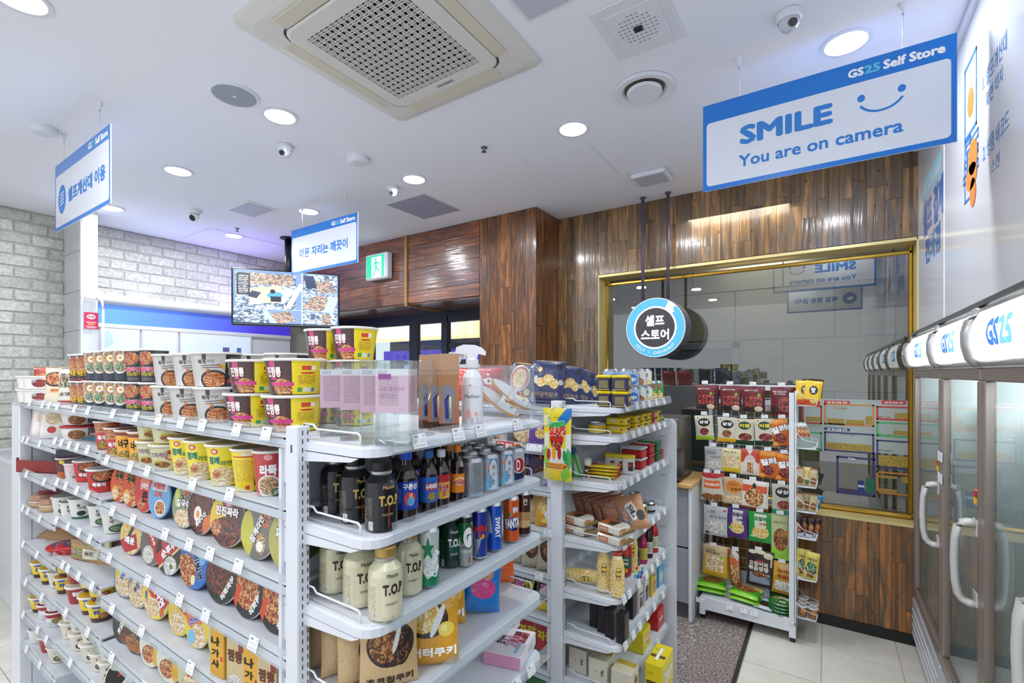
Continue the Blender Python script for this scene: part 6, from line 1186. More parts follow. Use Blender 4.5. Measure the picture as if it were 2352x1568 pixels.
N(6, [('e3', 330, .565), ('e1', 296, .565), ('wc', 262, .58), ('wc', 240, .58), ('wc', 262, .58, .066)], ZN[6], w, sc=1.0, rot=.9)
N(6, [('wc', 218, .58), ('wc', 192, .58), ('wc', 170, .585), ('wc', 218, .58, .066), ('wc', 192, .58, .066), ('wc', 171, .585, .066)], ZM[6], w+' beyond the joint', sc=1)
N(6, [('rw', 132, .58), ('rw', 114, .58), ('yc', 97, .58), ('rw', 132, .58, .062), ('rw', 114, .58, .062)], ZF[6], w+' at the far end', sc=1)
N(7, [('wc', 140, .58), ('rc', 118, .58), ('wt', 98, .58)], ZF[7], 'eighth shelf at the far end', sc=1)
# ------------------------------------------------------------------ drinks and snacks on the first end shelves; px is the centre on the plane X
def E(items, z, w, X1=-.69, ref='from the noodle side', rot=1, rx=0, sc=1):
    for it in items:
        k, px = it[:2]; X = it[2] if len(it) > 2 and it[2] is not None else X1; y = Yat(px, X); dz = it[3] if len(it) > 3 else 0
        put(k, X, y, z+dz, it[4] if len(it) > 4 else face(X, y)*rot, rx=it[5] if len(it) > 5 else rx, ry=it[6] if len(it) > 6 else 0, w=w, ref=ref, key=y, sc=it[7] if len(it) > 7 else sc)
w = 'first drinks shelf'
def EY(items, z, w, ref='from the open edge'):  # along the near edge, px on the plane Y
    for k, px, Y in items: x = Xat(px, Y); put(k, x, Y, z, face(x, Y)*1.1, w=w, ref=ref, key=-x)
EY([('tk1', 876, .595), ('tk1', 816, .6), ('tk1', 770, .61)], ZE[1], w+', front row')
E([('o1', 932), ('o2', 984), ('o3', 1013), ('o4', 1051), ('o4', 1032, -.715)], ZE[1], w)
E([('gx', 1084), ('gs', 1121), ('gs', 1158), ('dp', 1184)], ZE[1], w, rot=1.05)
E([('o1', 905, -.77), ('o1', 945, -.77), ('o2', 985, -.765), ('o4', 1020, -.77), ('o4', 1003, -.82), ('gx', 1075, -.755), ('gx', 1106, -.755), ('gx', 1138, -.755), ('gx', 1064, -.82), ('gx', 1092, -.82)], ZE[1], w+', back rows')
w = 'second drinks shelf'
EY([('tc', 885, .59), ('tc', 826, .595), ('tc', 769, .605)], ZE[2], w+', front row'); E([('tc', 940, -.7), ('tc', 872, -.76)], ZE[2], w, ref='from the open edge')
E([('ch', 984), ('tg', 1035, -.72), ('ga', 1069), ('rb2', 1101), ('po', 1135), ('fa', 1174), ('cf', 1202)], ZE[2], w)
E([('cg', 960, -.77), ('tg', 1012, -.77), ('cg', 1045, -.77)], ZE[2], w+', back row')
# snack bags
bag('ck', 'beige cookie bag standing in a row', .12, .155, .05, prt('bag_beige_cookie', '#c9ab7c', [('E', .6, .5, .5, .5, 'choc', 0, 14)], .4, .3, bump=.3), (), mat('bag_back_beige', '#c2a373', .4, coat=.2))
bag('cc', 'beige chocolate chip cookie bag with dark cookies', .14, .17, .05, prt('bag_choc_cookie', '#cbab7b', [('e', .52, .6, .84, .6, '#2a1a14'), ('E', .44, .62, .6, .5, 'nut', 0, 9), ('E', .7, .48, .3, .34, 'choc', 0, 12), ('e', .62, .66, .08, .4, '#d8dadc', -20)], .35, .4, bump=.3), [('초코칩쿠키', 0, .13, .8, .1, '#3a2014', .04)], mat('bag_back_beige'))
bag('bk2', 'yellow butter cookie bag with ring cookies', .145, .175, .055, prt('bag_butter_cookie', '#d89a22', [('e', .42, .64, .8, .5, '#3a2410'), ('E', .36, .68, .64, .44, 'pop', 0, 9), ('e', .62, .62, .12, .5, '#e8eaea', -30), ('e', .78, .5, .3, .2, '#f0d45a'), ('e', .74, .52, .12, .1, '#f8e890')], .32, .5, bump=.3), [('버터쿠키', .05, .2, .8, .12, W_, .05)], mat('bag_back_gold', '#cf9420', .35, coat=.4))
bag('pb', 'bright blue snack bag with a pink round picture', .15, .18, .06, prt('bag_blue_pink', '#1478c8', [('r', .5, .9, 1, .1, '#2a3a6a'), ('e', .42, .68, .6, .36, '#c8875a'), ('e', .5, .4, .62, .34, '#d23c84'), ('e', .46, .74, .2, .12, '#8a2a24'), ('e', .7, .86, .2, .1, '#2f8a4a')], .3, .5, bump=.3), (), mat('bag_back_blue', '#1478c8', .3, coat=.4))
bag('ob', 'orange snack bag with blue lettering', .13, .15, .05, prt('bag_orange', '#e8601c', [('E', .4, .5, .6, .3, 'pop', 0, 10), ('e', .75, .6, .3, .24, '#f0b080'), ('e', .5, .18, .2, .14, '#f0e0c8')], .3, .5, bump=.3), [('구치', -.05, .74, .6, .16, '#eaf2fa', .05, '#2a6ac0')], mat('bag_back_orange', '#e0561a', .3, coat=.4))
w = 'third end shelf'
for k, (px, Y) in enumerate(((738, .615), (765, .615), (797, .615), (835, .615))): x = Xat(px, Y); put('ck', x, Y, ZE[3], 62+k*3, rx=-6, sc=.84, w=w+', beige row', ref='from the corner post', key=k)
x = Xat(885, .62); put('cc', x, .63, ZE[3], 54, rx=-6, w=w, sc=.8)
E([('bk2', 990, -.68, 0, 42, -12, 0, .8), ('bk2', 1015, -.765, 0, 46, -8, 0, .8)], ZE[3], w)
E([('pb', 1100, -.72, .006, 56, -18, 12, .74), ('ob', 1138, -.79, 0, 40, -10, 0, .85)], ZE[3], w)
carton('pk', 'pink and white juice carton lying on the lowest shelf', .105, .13, .035, prt('carton_pink_side', '#d98ab0', [('t', .5, .5, 1, 1, '#e8b4cc')]), prt('carton_pink_end', '#e8e4e8', [('b', .6, .5, .3, .5, '#2a2a2a')]), prt('carton_pink_top', '#e6dfe4', [('R', .7, .7, .4, .4, 'meat', 0, 8), ('r', .8, .3, .08, .4, '#7ac0dc'), ('t', .2, .6, .2, .5, '#4a4a4a')]), ttop=[('콤부차', -.28, 0, .4, .3, '#3a3a3a', .03, None, 90), ('200', .1, 0, .5, .3, '#d88aa8', .03, None, 90)], name='juice_carton')
E([('pk', 1172, -.72, 0, 14)], ZE[4], 'fourth end shelf'); E([('pk', 1135, -.82, 0, 6)], ZE[4], 'fourth end shelf, rear')
# things on the top end shelf
WGL = glass('clear_acrylic', '#f6fafa', 1.5, .01, .02, .02, '#e8eef0')
def wineglass(nm):
    mb = MB().lathe([(.03, 0), (.03, .002), (.004, .006), (.003, .05), (.005, .058), (.02, .072), (.03, .095), (.031, .12), (.026, .152)], 32, WGL); mb.disc(.03, 0, WGL, 24, up=False); o = mb.build(nm)
    MB().lathe([(.026, .151), (.0268, .152), (.0262, .153)], 32, WGL).build('glass_rim', o); return o
kind('wg', 'wine_glass', 'glass', 'clear plastic wine glass with a tall stem', wineglass)
def glasspack(nm):
    mb = MB().box(-.03, .03, -.03, .03, .0, .15, WGL)
    cp = prt('card_pink', '#e2b9c9', [('r', .5, .93, 1, .16, '#e9e6ea'), ('b', .2, .92, .3, .1, '#6a6a72'), ('t', .4, .5, .6, .66, '#8a7484')], .5)
    o = mb.build(nm); c = MB()
    c.box(-.0295, .0295, -.0295, .0295, .058, .135, cp).build('card_sleeve', o)
    MB().lathe([(.024, .001), (.004, .006), (.003, .05), (.02, .07), (.027, .1), (.022, .146)], 24, WGL).build('wine_glass_inside', o); return o
kind('gp', 'wine_glass_pack', 'glass pack', 'clear box of wine glass with a pink card sleeve', glasspack)
def glasspack2(nm):
    o = glasspack(nm); t = MB(); f = flat(-.0297); t.text('고급 플라스틱', f, .0, .1, .044, .0075, ink('#a87a9a'), .0); t.text('와인잔', f, -.008, .088, .028, .0075, ink('#a87a9a'), .0); t.add([f(-.024, .117, .0004), f(-.002, .117, .0004), f(-.002, .126, .0004), f(-.024, .126, .0004)], [(0, 1, 2, 3)], ink('#8a4a8e')); t.build('card_print', o); return o
kind('gq', 'wine_glass_pack', 'glass pack', 'clear wine glass pack with purple logo on pink card', glasspack2)
w = 'top end shelf'
for k, px, Y in (('gp', 775, .62), ('gp', 822, .605), ('gp', 868, .59), ('gq', 912, .6)): x = Xat(px, Y); put(k, x, Y, ZE[0], 48 if k != 'gq' else 30, w=w, ref='from the corner post', key=-px if 0 else px)
E([('wg', 967, -.7)], ZE[0], 'beside the brown corkscrew box')
KR = prt('kraft_print', '#a87850', [('R', .5, .12, 1, .22, 'choc', 0, 12), ('r', .5, .3, 1, .3, '#b8683a')], .6)
def cork(nm):
    w, d, h = .042, .034, .125
    mb = MB(); mb.box(-w/2, w/2, -d/2, d/2, 0, h, KR); mb.prism([(-d/2, h), (d/2, h), (.004, h+.045), (-.004, h+.045)], -w/2, w/2, mat('kraft_plain', '#a58060', .6), ax=0)
    f = flat(-d/2-.0004); mb.add([f(-.014, .02, 0), f(.012, .02, 0), f(.012, .088, 0), (0.004, -d/2-.0004, .1), f(-.014, .1, 0)], [(0, 1, 2, 3, 4)], mat('window_grey', '#7d8290', .15, coat=.5))
    sl = lambda x, y, dd: (x, -d/2+.0-dd+(y)*.355, h+y*.93)
    mb.text('CORK', sl, 0, .022, .036, .009, mat('emboss', '#7a5c44', .6), .0, d=.001); mb.text('SCREW', sl, 0, .01, .04, .009, mat('emboss'), .0, d=.001)
    mb.v = [(x, y, z) for x, y, z in mb.v]; o = mb.build(nm)
    c = MB().tube([(-.004, -d/2-.001, .03), (-.006, -d/2-.003, .07), (0, -d/2-.003, .08)], .0035, mat('screw_blue', '#3a3c8c', .3), 8).tube([(.004, -d/2-.002, .03), (.003, -d/2-.003, .078)], .003, mat('screw_pale', '#c8c0a8', .3), 8); c.build('corkscrew', o); return o
kind('cs', 'corkscrew_box', 'box', 'brown card corkscrew box with a window', cork)
E([('cs', 1032, -.69, 0, 38), ('cs', 1006, -.735, 0, 38), ('cs', 984, -.78, 0, 38)], ZE[0], w)
def spray(nm):
    WB = mat('spray_white', '#e6e8ec', .3, coat=.3); mb = MB().lathe([(.023, 0), (.025, .003), (.025, .1), (.022, .118), (.014, .134), (.012, .14)], 32, WB); mb.disc(.023, 0, WB, 24, up=False)
    f = cyl_fn(.025, .025, .1); mb.text('Medilox', f, 0, .075, .036, None, ink('#4a4e56'), .0, curved=True, d=.0005); mb.text('+', f, -.004, .1, None, .006, ink('#e8a08c'), .03, curved=True)
    for dx, s in ((-.008, 1), (.01, .7)): mb.add([f(dx+.006*s*cos(t), .035+.011*s*sin(t)*s, .0006) for t in [2*pi*k/14 for k in range(14)]], [tuple(range(14))], ink('#f0b8a8'))
    for k in range(4): mb.add([f(-.016, .012+.004*k, .0005), f(0, .012+.004*k, .0005), f(.014, .012+.004*k, .0005), f(.014, .0135+.004*k, .0005), f(0, .0135+.004*k, .0005), f(-.016, .0135+.004*k, .0005)], [(0, 1, 4, 5), (1, 2, 3, 4)], ink('#7a7e86'))
    o = mb.build(nm); MB().lathe([(.014, .138), (.015, .14), (.015, .158), (.011, .162)], 24, WB).build('collar', o)
    h = MB().prism([(-.04, .172), (-.036, .187), (-.02, .193), (.006, .192), (.022, .186), (.032, .176), (.03, .168), (.014, .172), (.01, .16), (-.01, .16), (-.014, .17)], -.011, .011, WB, ax=1); h.build('spray_head', o)
    MB().prism([(-.03, .172), (-.022, .17), (-.03, .148), (-.036, .142), (-.036, .15)], -.005, .005, WB, ax=1).build('trigger', o); return o
kind('sb', 'spray_bottle', 'spray bottle', 'white trigger spray bottle with pale pink dog print', spray)
E([('sb', 1085, -.685, 0, 36)], ZE[0], 'on the top end shelf')
def slip(nm):
    fn = pouch_surf(.19, .15, .07, 5); mb = MB(); nx, ny = 12, 10; CB = glass('clear_bag', '#f4f8fc', 1.45, .06, .06, .1, '#dfe8f2')
    for side in (1, -1):
        vs = [fn(-.095+.19*i/nx, .15*j/ny, 0, side) for j in range(ny+1) for i in range(nx+1)]
        mb.add(vs, [(j*(nx+1)+i, j*(nx+1)+i+1, (j+1)*(nx+1)+i+1, (j+1)*(nx+1)+i) for j in range(ny) for i in range(nx)], CB, None, True)
    o = mb.build(nm); SP = prt('slipper_print', '#f0ece2', [('e', .5, .5, .5, .3, '#e8c82a'), ('e', .6, .6, .3, .2, '#d8382c'), ('e', .4, .66, .3, .16, '#3a8ac8'), ('e', .5, .5, .16, .12, '#7a4a2c'), ('e', .3, .4, .24, .16, '#d8382c'), ('e', .74, .42, .26, .14, '#e8c82a'), ('e', .7, .3, .16, .1, '#4aa0d8')], .5)
    for k, (dx, dz) in enumerate(((-.028, .03), (.03, .05))):
        s = MB(); pl = [(.07*cos(a)*(1 if cos(a) > 0 else .9), .026*sin(a)*(1+.2*cos(a))) for a in [2*pi*q/22 for q in range(22)]]
        s.prism(pl, -.004, .004, mat('sole_orange', '#d8963c', .6)); n = len(pl)
        s.add([(x*.98, y*.98, .0045) for x, y in pl], [tuple(range(n))], mat('insole', '#e8e4dc', .7))
        up = []; 
        for q in range(9):
            a = -pi/2+pi*q/8; up.append((a))
        vs = []; 
        for i in range(7):
            xx = .0+.055*i/6; wv = .024*sqrt(max(.05, 1-(xx/.07)**2))
            for a in up: vs.append((xx, wv*sin(a), .004+.022*cos(a)*(1-.5*i/6)))
        s.add(vs, [(i*9+q, i*9+q+1, (i+1)*9+q+1, (i+1)*9+q) for i in range(6) for q in range(8)], SP, [[(i/6, q/8), (i/6, (q+1)/8), ((i+1)/6, (q+1)/8), ((i+1)/6, q/8)] for i in range(6) for q in range(8)], True)
        s.xf(Matrix.Translation((dx*.6, 0, dz+.02)) @ Matrix.Rotation(math.radians(38), 4, 'Y') @ Matrix.Rotation(pi/2*.55, 4, 'X')); s.build('slipper', o)
    return o
kind('sl', 'slipper_bag', 'slippers', 'clear bag of patterned indoor slippers with orange soles', slip)
E([('sl', 1160, -.735, .0, 48, -12)], ZE[0], 'on the top end shelf')
# ------------------------------------------------------------------ snack side of the second unit
def B(items, z, w, Y=1.66, sc=1, rx=-8):
    for it in items:
        k, px = it[:2]; y = it[2] if len(it) > 2 and it[2] else Y; x = Xat(px, y); put(k, x, y, z, it[3] if len(it) > 3 else 18, rx=it[4] if len(it) > 4 else rx, ry=it[5] if len(it) > 5 else 0, w=w, ref='from the corner post', key=-x, sc=it[6] if len(it) > 6 else sc)
NV = mat('bag_back_navy', '#26305c', .35, coat=.3)
bag('pn', 'navy popcorn bag with yellow popcorn picture', .14, .185, .06, prt('bag_navy_pop', '#26305f', [('r', .84, .88, .18, .14, '#15151a'), ('e', .16, .58, .14, .18, '#d8d4cc'), ('E', .34, .52, .3, .2, 'pop', 0, 12), ('E', .56, .58, .34, .24, 'pop', 0, 12), ('E', .74, .5, .26, .22, 'pop', 0, 12), ('E', .28, .8, .14, .11, 'pop', 0, 16), ('e', .92, .54, .12, .12, '#cfccc4'), ('t', .45, .12, .7, .04, '#9a8a78')], .35, .35, bump=.25), [('버터갈릭팝콘', -.02, .26, .8, .1, '#b59a78', .02), ('BUTTER GARLIC POPCORN', -.05, .185, .66, None, '#9a866a', .0)], NV)
bag('pz', 'black popcorn bag with an orange horseshoe frame', .13, .18, .06, prt('bag_black_pop', '#1c1a1c', [('e', .46, .62, .72, .64, '#e0dccc'), ('e', .46, .62, .66, .58, '#c8452a'), ('E', .46, .6, .5, .5, 'pop', 0, 12), ('E', .8, .3, .2, .16, 'pop', 0, 12)], .35, .35, bump=.25), (), mat('bag_back_black', '#1c1a1c', .35, coat=.3))
bag('rd2', 'bright red snack bag with crumpled top', .16, .16, .07, prt('bag_red', '#c8281c', [('e', .7, .6, .24, .2, '#f0f0ea'), ('e', .7, .6, .08, .08, '#141414'), ('e', .3, .5, .3, .2, '#e85a2c')], .3, .5, bump=.4), (), mat('bag_back_red', '#c8281c', .3, coat=.5))
bag('cr', 'caramel popcorn bag with large round kernels', .12, .15, .05, prt('bag_caramel', '#5a2c22', [('E', .5, .38, .96, .66, 'fish', 0, 7), ('e', .5, .82, .3, .16, '#e0a04a')], .35, .35), (), mat('bag_back_brown', '#5a2c22', .35))
bag('wb', 'white snack bag with golden puffs', .13, .15, .05, prt('bag_white_puff', '#dedbd2', [('E', .6, .3, .5, .4, 'pop', 0, 10)], .35, .35), [('나쵸필드', .0, .12, .5, .09, '#8a3a3c', .03)], mat('bag_back_white', '#d8d6d0', .35))
bag('vb', 'violet and yellow snack bag', .1, .15, .05, prt('bag_violet', '#6a4a9c', [('e', .5, .6, .5, .2, '#ece8f4'), ('E', .6, .35, .5, .3, 'pop', 0, 10)], .3, .4), [('바나나', .0, .6, .5, .1, '#2a2a6a', .05, W_)], mat('bag_back_violet', '#6a4a9c', .35))
bag('pp', 'purple snack bag with small dark stars', .15, .165, .06, prt('bag_purple', '#6b4a80', [('e', .3, .85, .06, .05, '#3a1a2a'), ('e', .5, .8, .06, .05, '#3a1a2a'), ('e', .7, .86, .06, .05, '#3a1a2a'), ('e', .5, .4, .5, .3, '#e8e4f4')], .3, .45, bump=.3), (), mat('bag_back_purple', '#6b4a80', .3, coat=.4))
bag('pd', 'dark purple chocolate snack bag with nut clusters', .11, .165, .06, prt('bag_dark_purple', '#3a2348', [('r', .9, .5, .4, 1, '#8a7ac0'), ('E', .6, .36, .6, .4, 'choc', 0, 9), ('r', .5, .84, .1, .16, '#e0a82c', 30), ('r', .55, .84, .06, .16, '#c8302a', 30)], .3, .45, bump=.3), (), mat('bag_back_dark', '#33203f', .3, coat=.4))
bag('bb', 'beige coffee cream biscuit bag', .1, .15, .05, prt('bag_cream', '#c8b48c', [('e', .35, .8, .3, .2, '#3a2418'), ('t', .5, .3, .6, .2, '#7a6444')], .35, .3), (), mat('bag_back_beige'))
bag('yb', 'yellow ring cookie bag', .11, .155, .05, prt('bag_yellow_ring', '#d29a2c', [('E', .5, .6, .7, .5, 'pop', 0, 9), ('e', .6, .32, .24, .4, '#e0e4e6', 60), ('e', .5, .18, .4, .14, '#f0d860')], .35, .4), (), mat('bag_back_gold'))
bag('mb', 'beige biscuit bag with a dark oval nut picture', .1, .16, .05, prt('bag_nut_oval', '#bdb394', [('e', .5, .56, .66, .6, '#4a1c1e'), ('E', .5, .6, .44, .42, 'nut', 0, 9)], .35, .3), [('구마꽈자', .0, .17, .8, .1, '#d8d4c4', .03)], mat('bag_back_sand', '#b3a988', .35))
bag('jb2', 'black snack bag with pink and yellow title', .12, .165, .055, prt('bag_jing', '#1d1714', [('r', .5, .12, 1, .36, '#e8cc2c'), ('e', .5, .92, .6, .1, '#5a2a1c'), ('E', .6, .22, .5, .24, 'pop', 0, 9), ('e', .2, .55, .3, .12, '#d86a1c')], .3, .45), [('징', -.2, .62, .3, .22, '#d8389a', .06, W_), ('어땅', .2, .62, .5, .2, '#e8e02c', .06)], mat('bag_back_dark2', '#1d1714', .35))
bag('jk', 'red snack bag with yellow title over teal base', .13, .2, .055, prt('bag_red_title', '#b81f2c', [('r', .5, .14, 1, .3, '#2c8c92'), ('E', .5, .14, .8, .2, 'pop', 0, 9)], .3, .45), [('자갈치', .0, .62, .86, .18, '#e8d42c', .07)], mat('bag_back_red2', '#a81c28', .35))
bag('gb', 'shiny green snack bag', .14, .18, .06, prt('bag_green', '#1c7a34', [('e', .5, .5, .6, .3, '#4ab04c'), ('R', .8, .5, .3, 1, 'shop', 0, 8)], .25, .5, bump=.5), (), mat('bag_back_green', '#1c7a34', .3))
B([('pn', 1253, 1.65, 14, -10, 3), ('pn', 1297, 1.72, 36, -8, 8, .9), ('pn', 1320, 1.76, 40, -10, 15, .86), ('pn', 1338, 1.8, 44, -14, 30, .74), ('pz', 1190, 1.7, 12, -14, 6), ('rd2', 1112, 1.72, 10, -10, 0), ('rd2', 1062, 1.76, 8, -16, 4)], ZB[0], 'on top of the snack shelving')
B([('vb', 1238, 1.65), ('cr', 1206, 1.65), ('wb', 1135, 1.65)], ZB[1], 'upper snack shelf', sc=.9); B([('pd', 1234, 1.65, 20, -5, 8), ('pd', 1200, 1.66), ('pp', 1150, 1.66), ('pp', 1105, 1.66)], ZB[2], 'second snack shelf', sc=.86)
B([('yb', 1256, 1.65), ('bb', 1226, 1.66), ('bb', 1200, 1.7), ('bb', 1180, 1.7)], ZB[3], 'third snack shelf', sc=.9); B([('mb', 1258, 1.65), ('mb', 1222, 1.65), ('mb', 1182, 1.65)], ZB[4], 'fourth snack shelf', sc=.93); B([('jb2', 1262, 1.66, 10), ('jb2', 1205, 1.66, 10)], ZB[5], 'fifth snack shelf', sc=.85)
B([('jk', 1262, 1.66), ('jk', 1220, 1.66), ('jk', 1190, 1.7), ('jk', 1160, 1.7)], ZB[6], 'sixth snack shelf', sc=.9)
B([('gb', 1240, 1.66), ('gb', 1190, 1.68)], .101, 'base of the snack shelving')
# ------------------------------------------------------------------ candy pack hanging on the second unit's post
def candy(nm):
    w, h = .115, .268; fn = pouch_surf(w, h, .016, 3, .3); nx, ny = 10, 16; pm = prt('candy_pack', '#e8d41c', [('r', .8, .88, .5, .2, '#1478c4', 30), ('e', .22, .86, .12, .05, '#6a8a3a'), ('r', .5, .3, 1.1, .3, '#e8e4e0'), ('E', .5, .55, .44, .26, 'meat', 0, 5), ('r', .5, .58, .5, .08, '#c8281c'), ('r', .12, .5, .16, .3, '#e6eaec'), ('r', .9, .5, .16, .3, '#e6eaec'), ('r', .1, .3, .2, .3, '#8ac83c', 30), ('r', .9, .28, .2, .3, '#3aa84c', -30), ('e', .2, .36, .16, .16, '#cc2a20'), ('e', .4, .38, .16, .18, '#e8a81c'), ('e', .6, .38, .14, .17, '#b02018'), ('e', .78, .35, .13, .16, '#1f9a48'), ('r', .5, .2, .7, .09, '#f0a23a'), ('r', .84, .17, .2, .09, '#c8281c'), ('t', .4, .2, .6, .08, '#7a4a1c'), ('r', .3, .08, .5, .1, '#f0d820'), ('r', .8, .1, .3, .16, '#8ac83c', 20)], .25, .5)
    mb = MB()
    for side in (1, -1):
        vs = [fn(-w/2+w*i/nx, h*j/ny, 0, side) for j in range(ny+1) for i in range(nx+1)]; f = [(j*(nx+1)+i, j*(nx+1)+i+1, (j+1)*(nx+1)+i+1, (j+1)*(nx+1)+i) for j in range(ny) for i in range(nx)]
        U = [[(i/nx, j/ny), ((i+1)/nx, j/ny), ((i+1)/nx, (j+1)/ny), (i/nx, (j+1)/ny)] for j in range(ny) for i in range(nx)]
        mb.add(vs, f if side == 1 else [q[::-1] for q in f], pm, U if side == 1 else [q[::-1] for q in U], True)
    mb.text('Sweets', fn, 0, .212, .066, .026, ink('#2aa84a'), .07, 6, ink('#f4f6fa'), True, d=.0016); mb.text('SLAPS', fn, .004, .186, .066, .03, ink('#d8281c'), .07, 4, ink('#f4f6fa'), True, d=.0016)
    mb.text('스위트 슬랩스', fn, 0, .234, .03, None, ink('#3a8a3a'), .02, curved=True, d=.001); return mb.build(nm)
kind('ca', 'candy_pack', 'candy', 'long bright yellow candy pack with red green lettering hung on the post', candy)
x = Xat(1276, 1.545); cz0 = 1.368-.268
put('ca', x, 1.56, cz0, 4, w='')
hk = MB().tube([(-.855, 1.588, 1.37), (-.855, 1.552, 1.37), (-.853, 1.545, 1.362)], .002, METW, 6).box(-.872, -.835, 1.582, 1.588, 1.36, 1.385, METW); P_(hk, 'hook', g2)
# ------------------------------------------------------------------ tins, jars and boxes on the second end shelves
def tin(k, desc, r, h, base, layers, texts, lid=None, name='food_can', cat='can'):
    can(k, desc, r, h, base, layers, texts, .3, .05); KINDS[k]['name'] = name
SP = prt('spam_side', '#2c2c58', [('t', .5, .5, .8, .7, '#c8b83a'), ('r', .5, .03, 1, .06, '#e0c83a')]); SPF = prt('spam_front', '#2c2c58', [('E', .7, .3, .5, .4, 'meat', 0, 8), ('r', .5, .03, 1, .06, '#e0c83a')])
def spam(nm):
    mb = MB().box(-.028, .028, -.026, .026, 0, .048, SP, .008); o = None
    mb.add([(-.022, -.0264, .003), (.022, -.0264, .003), (.022, -.0264, .045), (-.022, -.0264, .045)], [(0, 1, 2, 3)], SP, [[(0, 0), (1, 0), (1, 1), (0, 1)]]); mb.add([(.0284, -.019, .003), (.0284, .019, .003), (.0284, .019, .045), (.0284, -.019, .045)], [(0, 1, 2, 3)], SPF, [[(0, 0), (1, 0), (1, 1), (0, 1)]])
    mb.text('SPAM', lambda x, y, d: (.0288+d, x, y), 0, .03, .032, .017, ink('#e8d42c'), .07); o = mb.build(nm); MB().box(-.03, .03, -.028, .028, .046, .058, mat('tin_lid_yellow', '#e8cc1c', .35), .008).build('plastic_lid', o); return o
kind('sp', 'meat_tin', 'tin', 'dark blue meat tin with yellow lid', spam)
def E2(items, z, w, X=-.652, rot=.75, sc=1, rx=0, ref='from the candy side'):
    for it in items:
        k, px = it[:2]; xx = it[2] if len(it) > 2 and it[2] is not None else X; y = min(Yat(1424+(px-1424)*(.9 if px > 1424 else 1), xx), 2.195); dz = it[3] if len(it) > 3 else 0
        put(k, xx, y, z+dz, it[4] if len(it) > 4 and it[4] is not None else face(xx, y)*rot, rx=it[5] if len(it) > 5 else rx, ry=it[6] if len(it) > 6 else 0, w=w, ref=ref, key=y, sc=it[7] if len(it) > 7 else sc)
def E2Y(items, z, w):
    for it in items:
        k, px, Y = it[:3]; x = Xat(px, Y); put(k, x, Y, z+(it[3] if len(it) > 3 else 0), it[4] if len(it) > 4 else 0, rx=it[5] if len(it) > 5 else 0, ry=it[6] if len(it) > 6 else 0, w=w, ref='from the open edge', key=-x, sc=it[7] if len(it) > 7 else 1)
z = ZE2[0]
E2Y([('sp', 1428, 1.665, 0, 4), ('sp', 1391, 1.68, 0, 4)], z, 'lower on the top tin shelf'); E2Y([('sp', 1428, 1.665, .059, 4), ('sp', 1391, 1.68, .059, 4)], z, 'upper on the top tin shelf')
tin('bl', 'pale blue shellfish can', .036, .07, '#a8c0e0', [('e', .56, .4, .24, .6, '#1f6ac0'), ('t', .36, .5, .14, .6, '#7a94bc'), ('e', .57, .85, .03, .1, '#a8305a')], [('골뱅이', .4, .4, .9, .2, W_, .05)])
tin('br', 'white and brown topped can', .034, .07, '#dedad4', [('E', .5, .25, .3, .5, 'nut', 0, 16), ('r', .5, .95, 1, .1, '#9a6a3a')], [('황도', 0, .6, .7, .24, '#2a5a8a', .04)])
tin('sw', 'white and orange sweetcorn can', .033, .07, '#e2e4e0', [('R', .5, .2, .4, .3, 'pop', 0, 16), ('r', .5, .97, 1, .06, '#2a8a7a')], [('스위트', 0, .64, 1.2, .22, '#1f8a6a', .05)])
tin('dm', 'green fruit can with red shield mark', .033, .088, '#1c8a3a', [('e', .56, .74, .12, .22, '#c8281c'), ('R', .54, .2, .3, .4, 'pop', 0, 12)], [('제철', .3, .46, .8, .12, '#f0e03c', .04)])
E2([('bl', 1424, -.73), ('bl', 1450), ('br', 1470), ('sw', 1487), ('dm', 1501), ('dm', 1516)], z, 'top tin shelf, rear lower'); E2([('bl', 1405, -.75, .071), ('bl', 1448, None, .071), ('br', 1469, None, .071), ('sw', 1485, None, .071)], z, 'top tin shelf, rear upper')
E2([('bl', 1405, -.75)], z, 'top tin shelf, hidden row')
def tuna(k, desc, base, t, tc='#3a2a1c'):
    pm = prt('tuna_'+k, base, [('e', .25, .6, .14, .3, '#c8302a'), ('r', .8, .5, .14, .5, '#f0e8b0')], .3, .3)
    def make(nm):
        mb = MB().box(-.04, .04, -.026, .026, 0, .027, mat('tuna_side_'+k, base, .3), .003)
        mb.add([(.0403, -.022, .003), (.0403, .022, .003), (.0403, .022, .025), (.0403, -.022, .025)], [(0, 1, 2, 3)], pm, [[(0, 0), (1, 0), (1, 1), (0, 1)]]); mb.add([(-.036, -.0263, .003), (.036, -.0263, .003), (.036, -.0263, .025), (-.036, -.0263, .025)], [(0, 1, 2, 3)], prt('tuna_front_'+k, base, [('r', .35, .7, .3, .4, '#dfe4ea'), ('b', .35, .7, .28, .3, '#3a5a9a'), ('e', .82, .5, .12, .4, '#c8302a')], .3, .3), [[(0, 0), (1, 0), (1, 1), (0, 1)]])
        mb.text(t, lambda x, y, d: (.0406+d, x, y), .004, .014, .026, .014, ink(tc), .05); o = mb.build(nm); MB().box(-.039, .039, -.025, .025, .027, .029, mat('tuna_top', '#b8a23a', .3, .5), .0009).build('tin_top', o); return o
    kind(k, 'fish_tin', 'tin', desc, make)
tuna('t1', 'yellow fish tin with a red heart mark', '#e4c81c', '동원'); tuna('t2', 'yellow fish tin with black pepper lettering', '#e0c22a', '고추'); tuna('t3', 'red fish tin', '#b8242a', '고추', '#f4e8e0'); tuna('t4', 'lime green fish tin', '#8ac03a', '참치')
z = ZE2[1]; row = [('t1', 1420), ('t2', 1446), ('t1', 1464), ('t2', 1478), ('t3', 1491), ('t1', 1502), ('t4', 1513)]
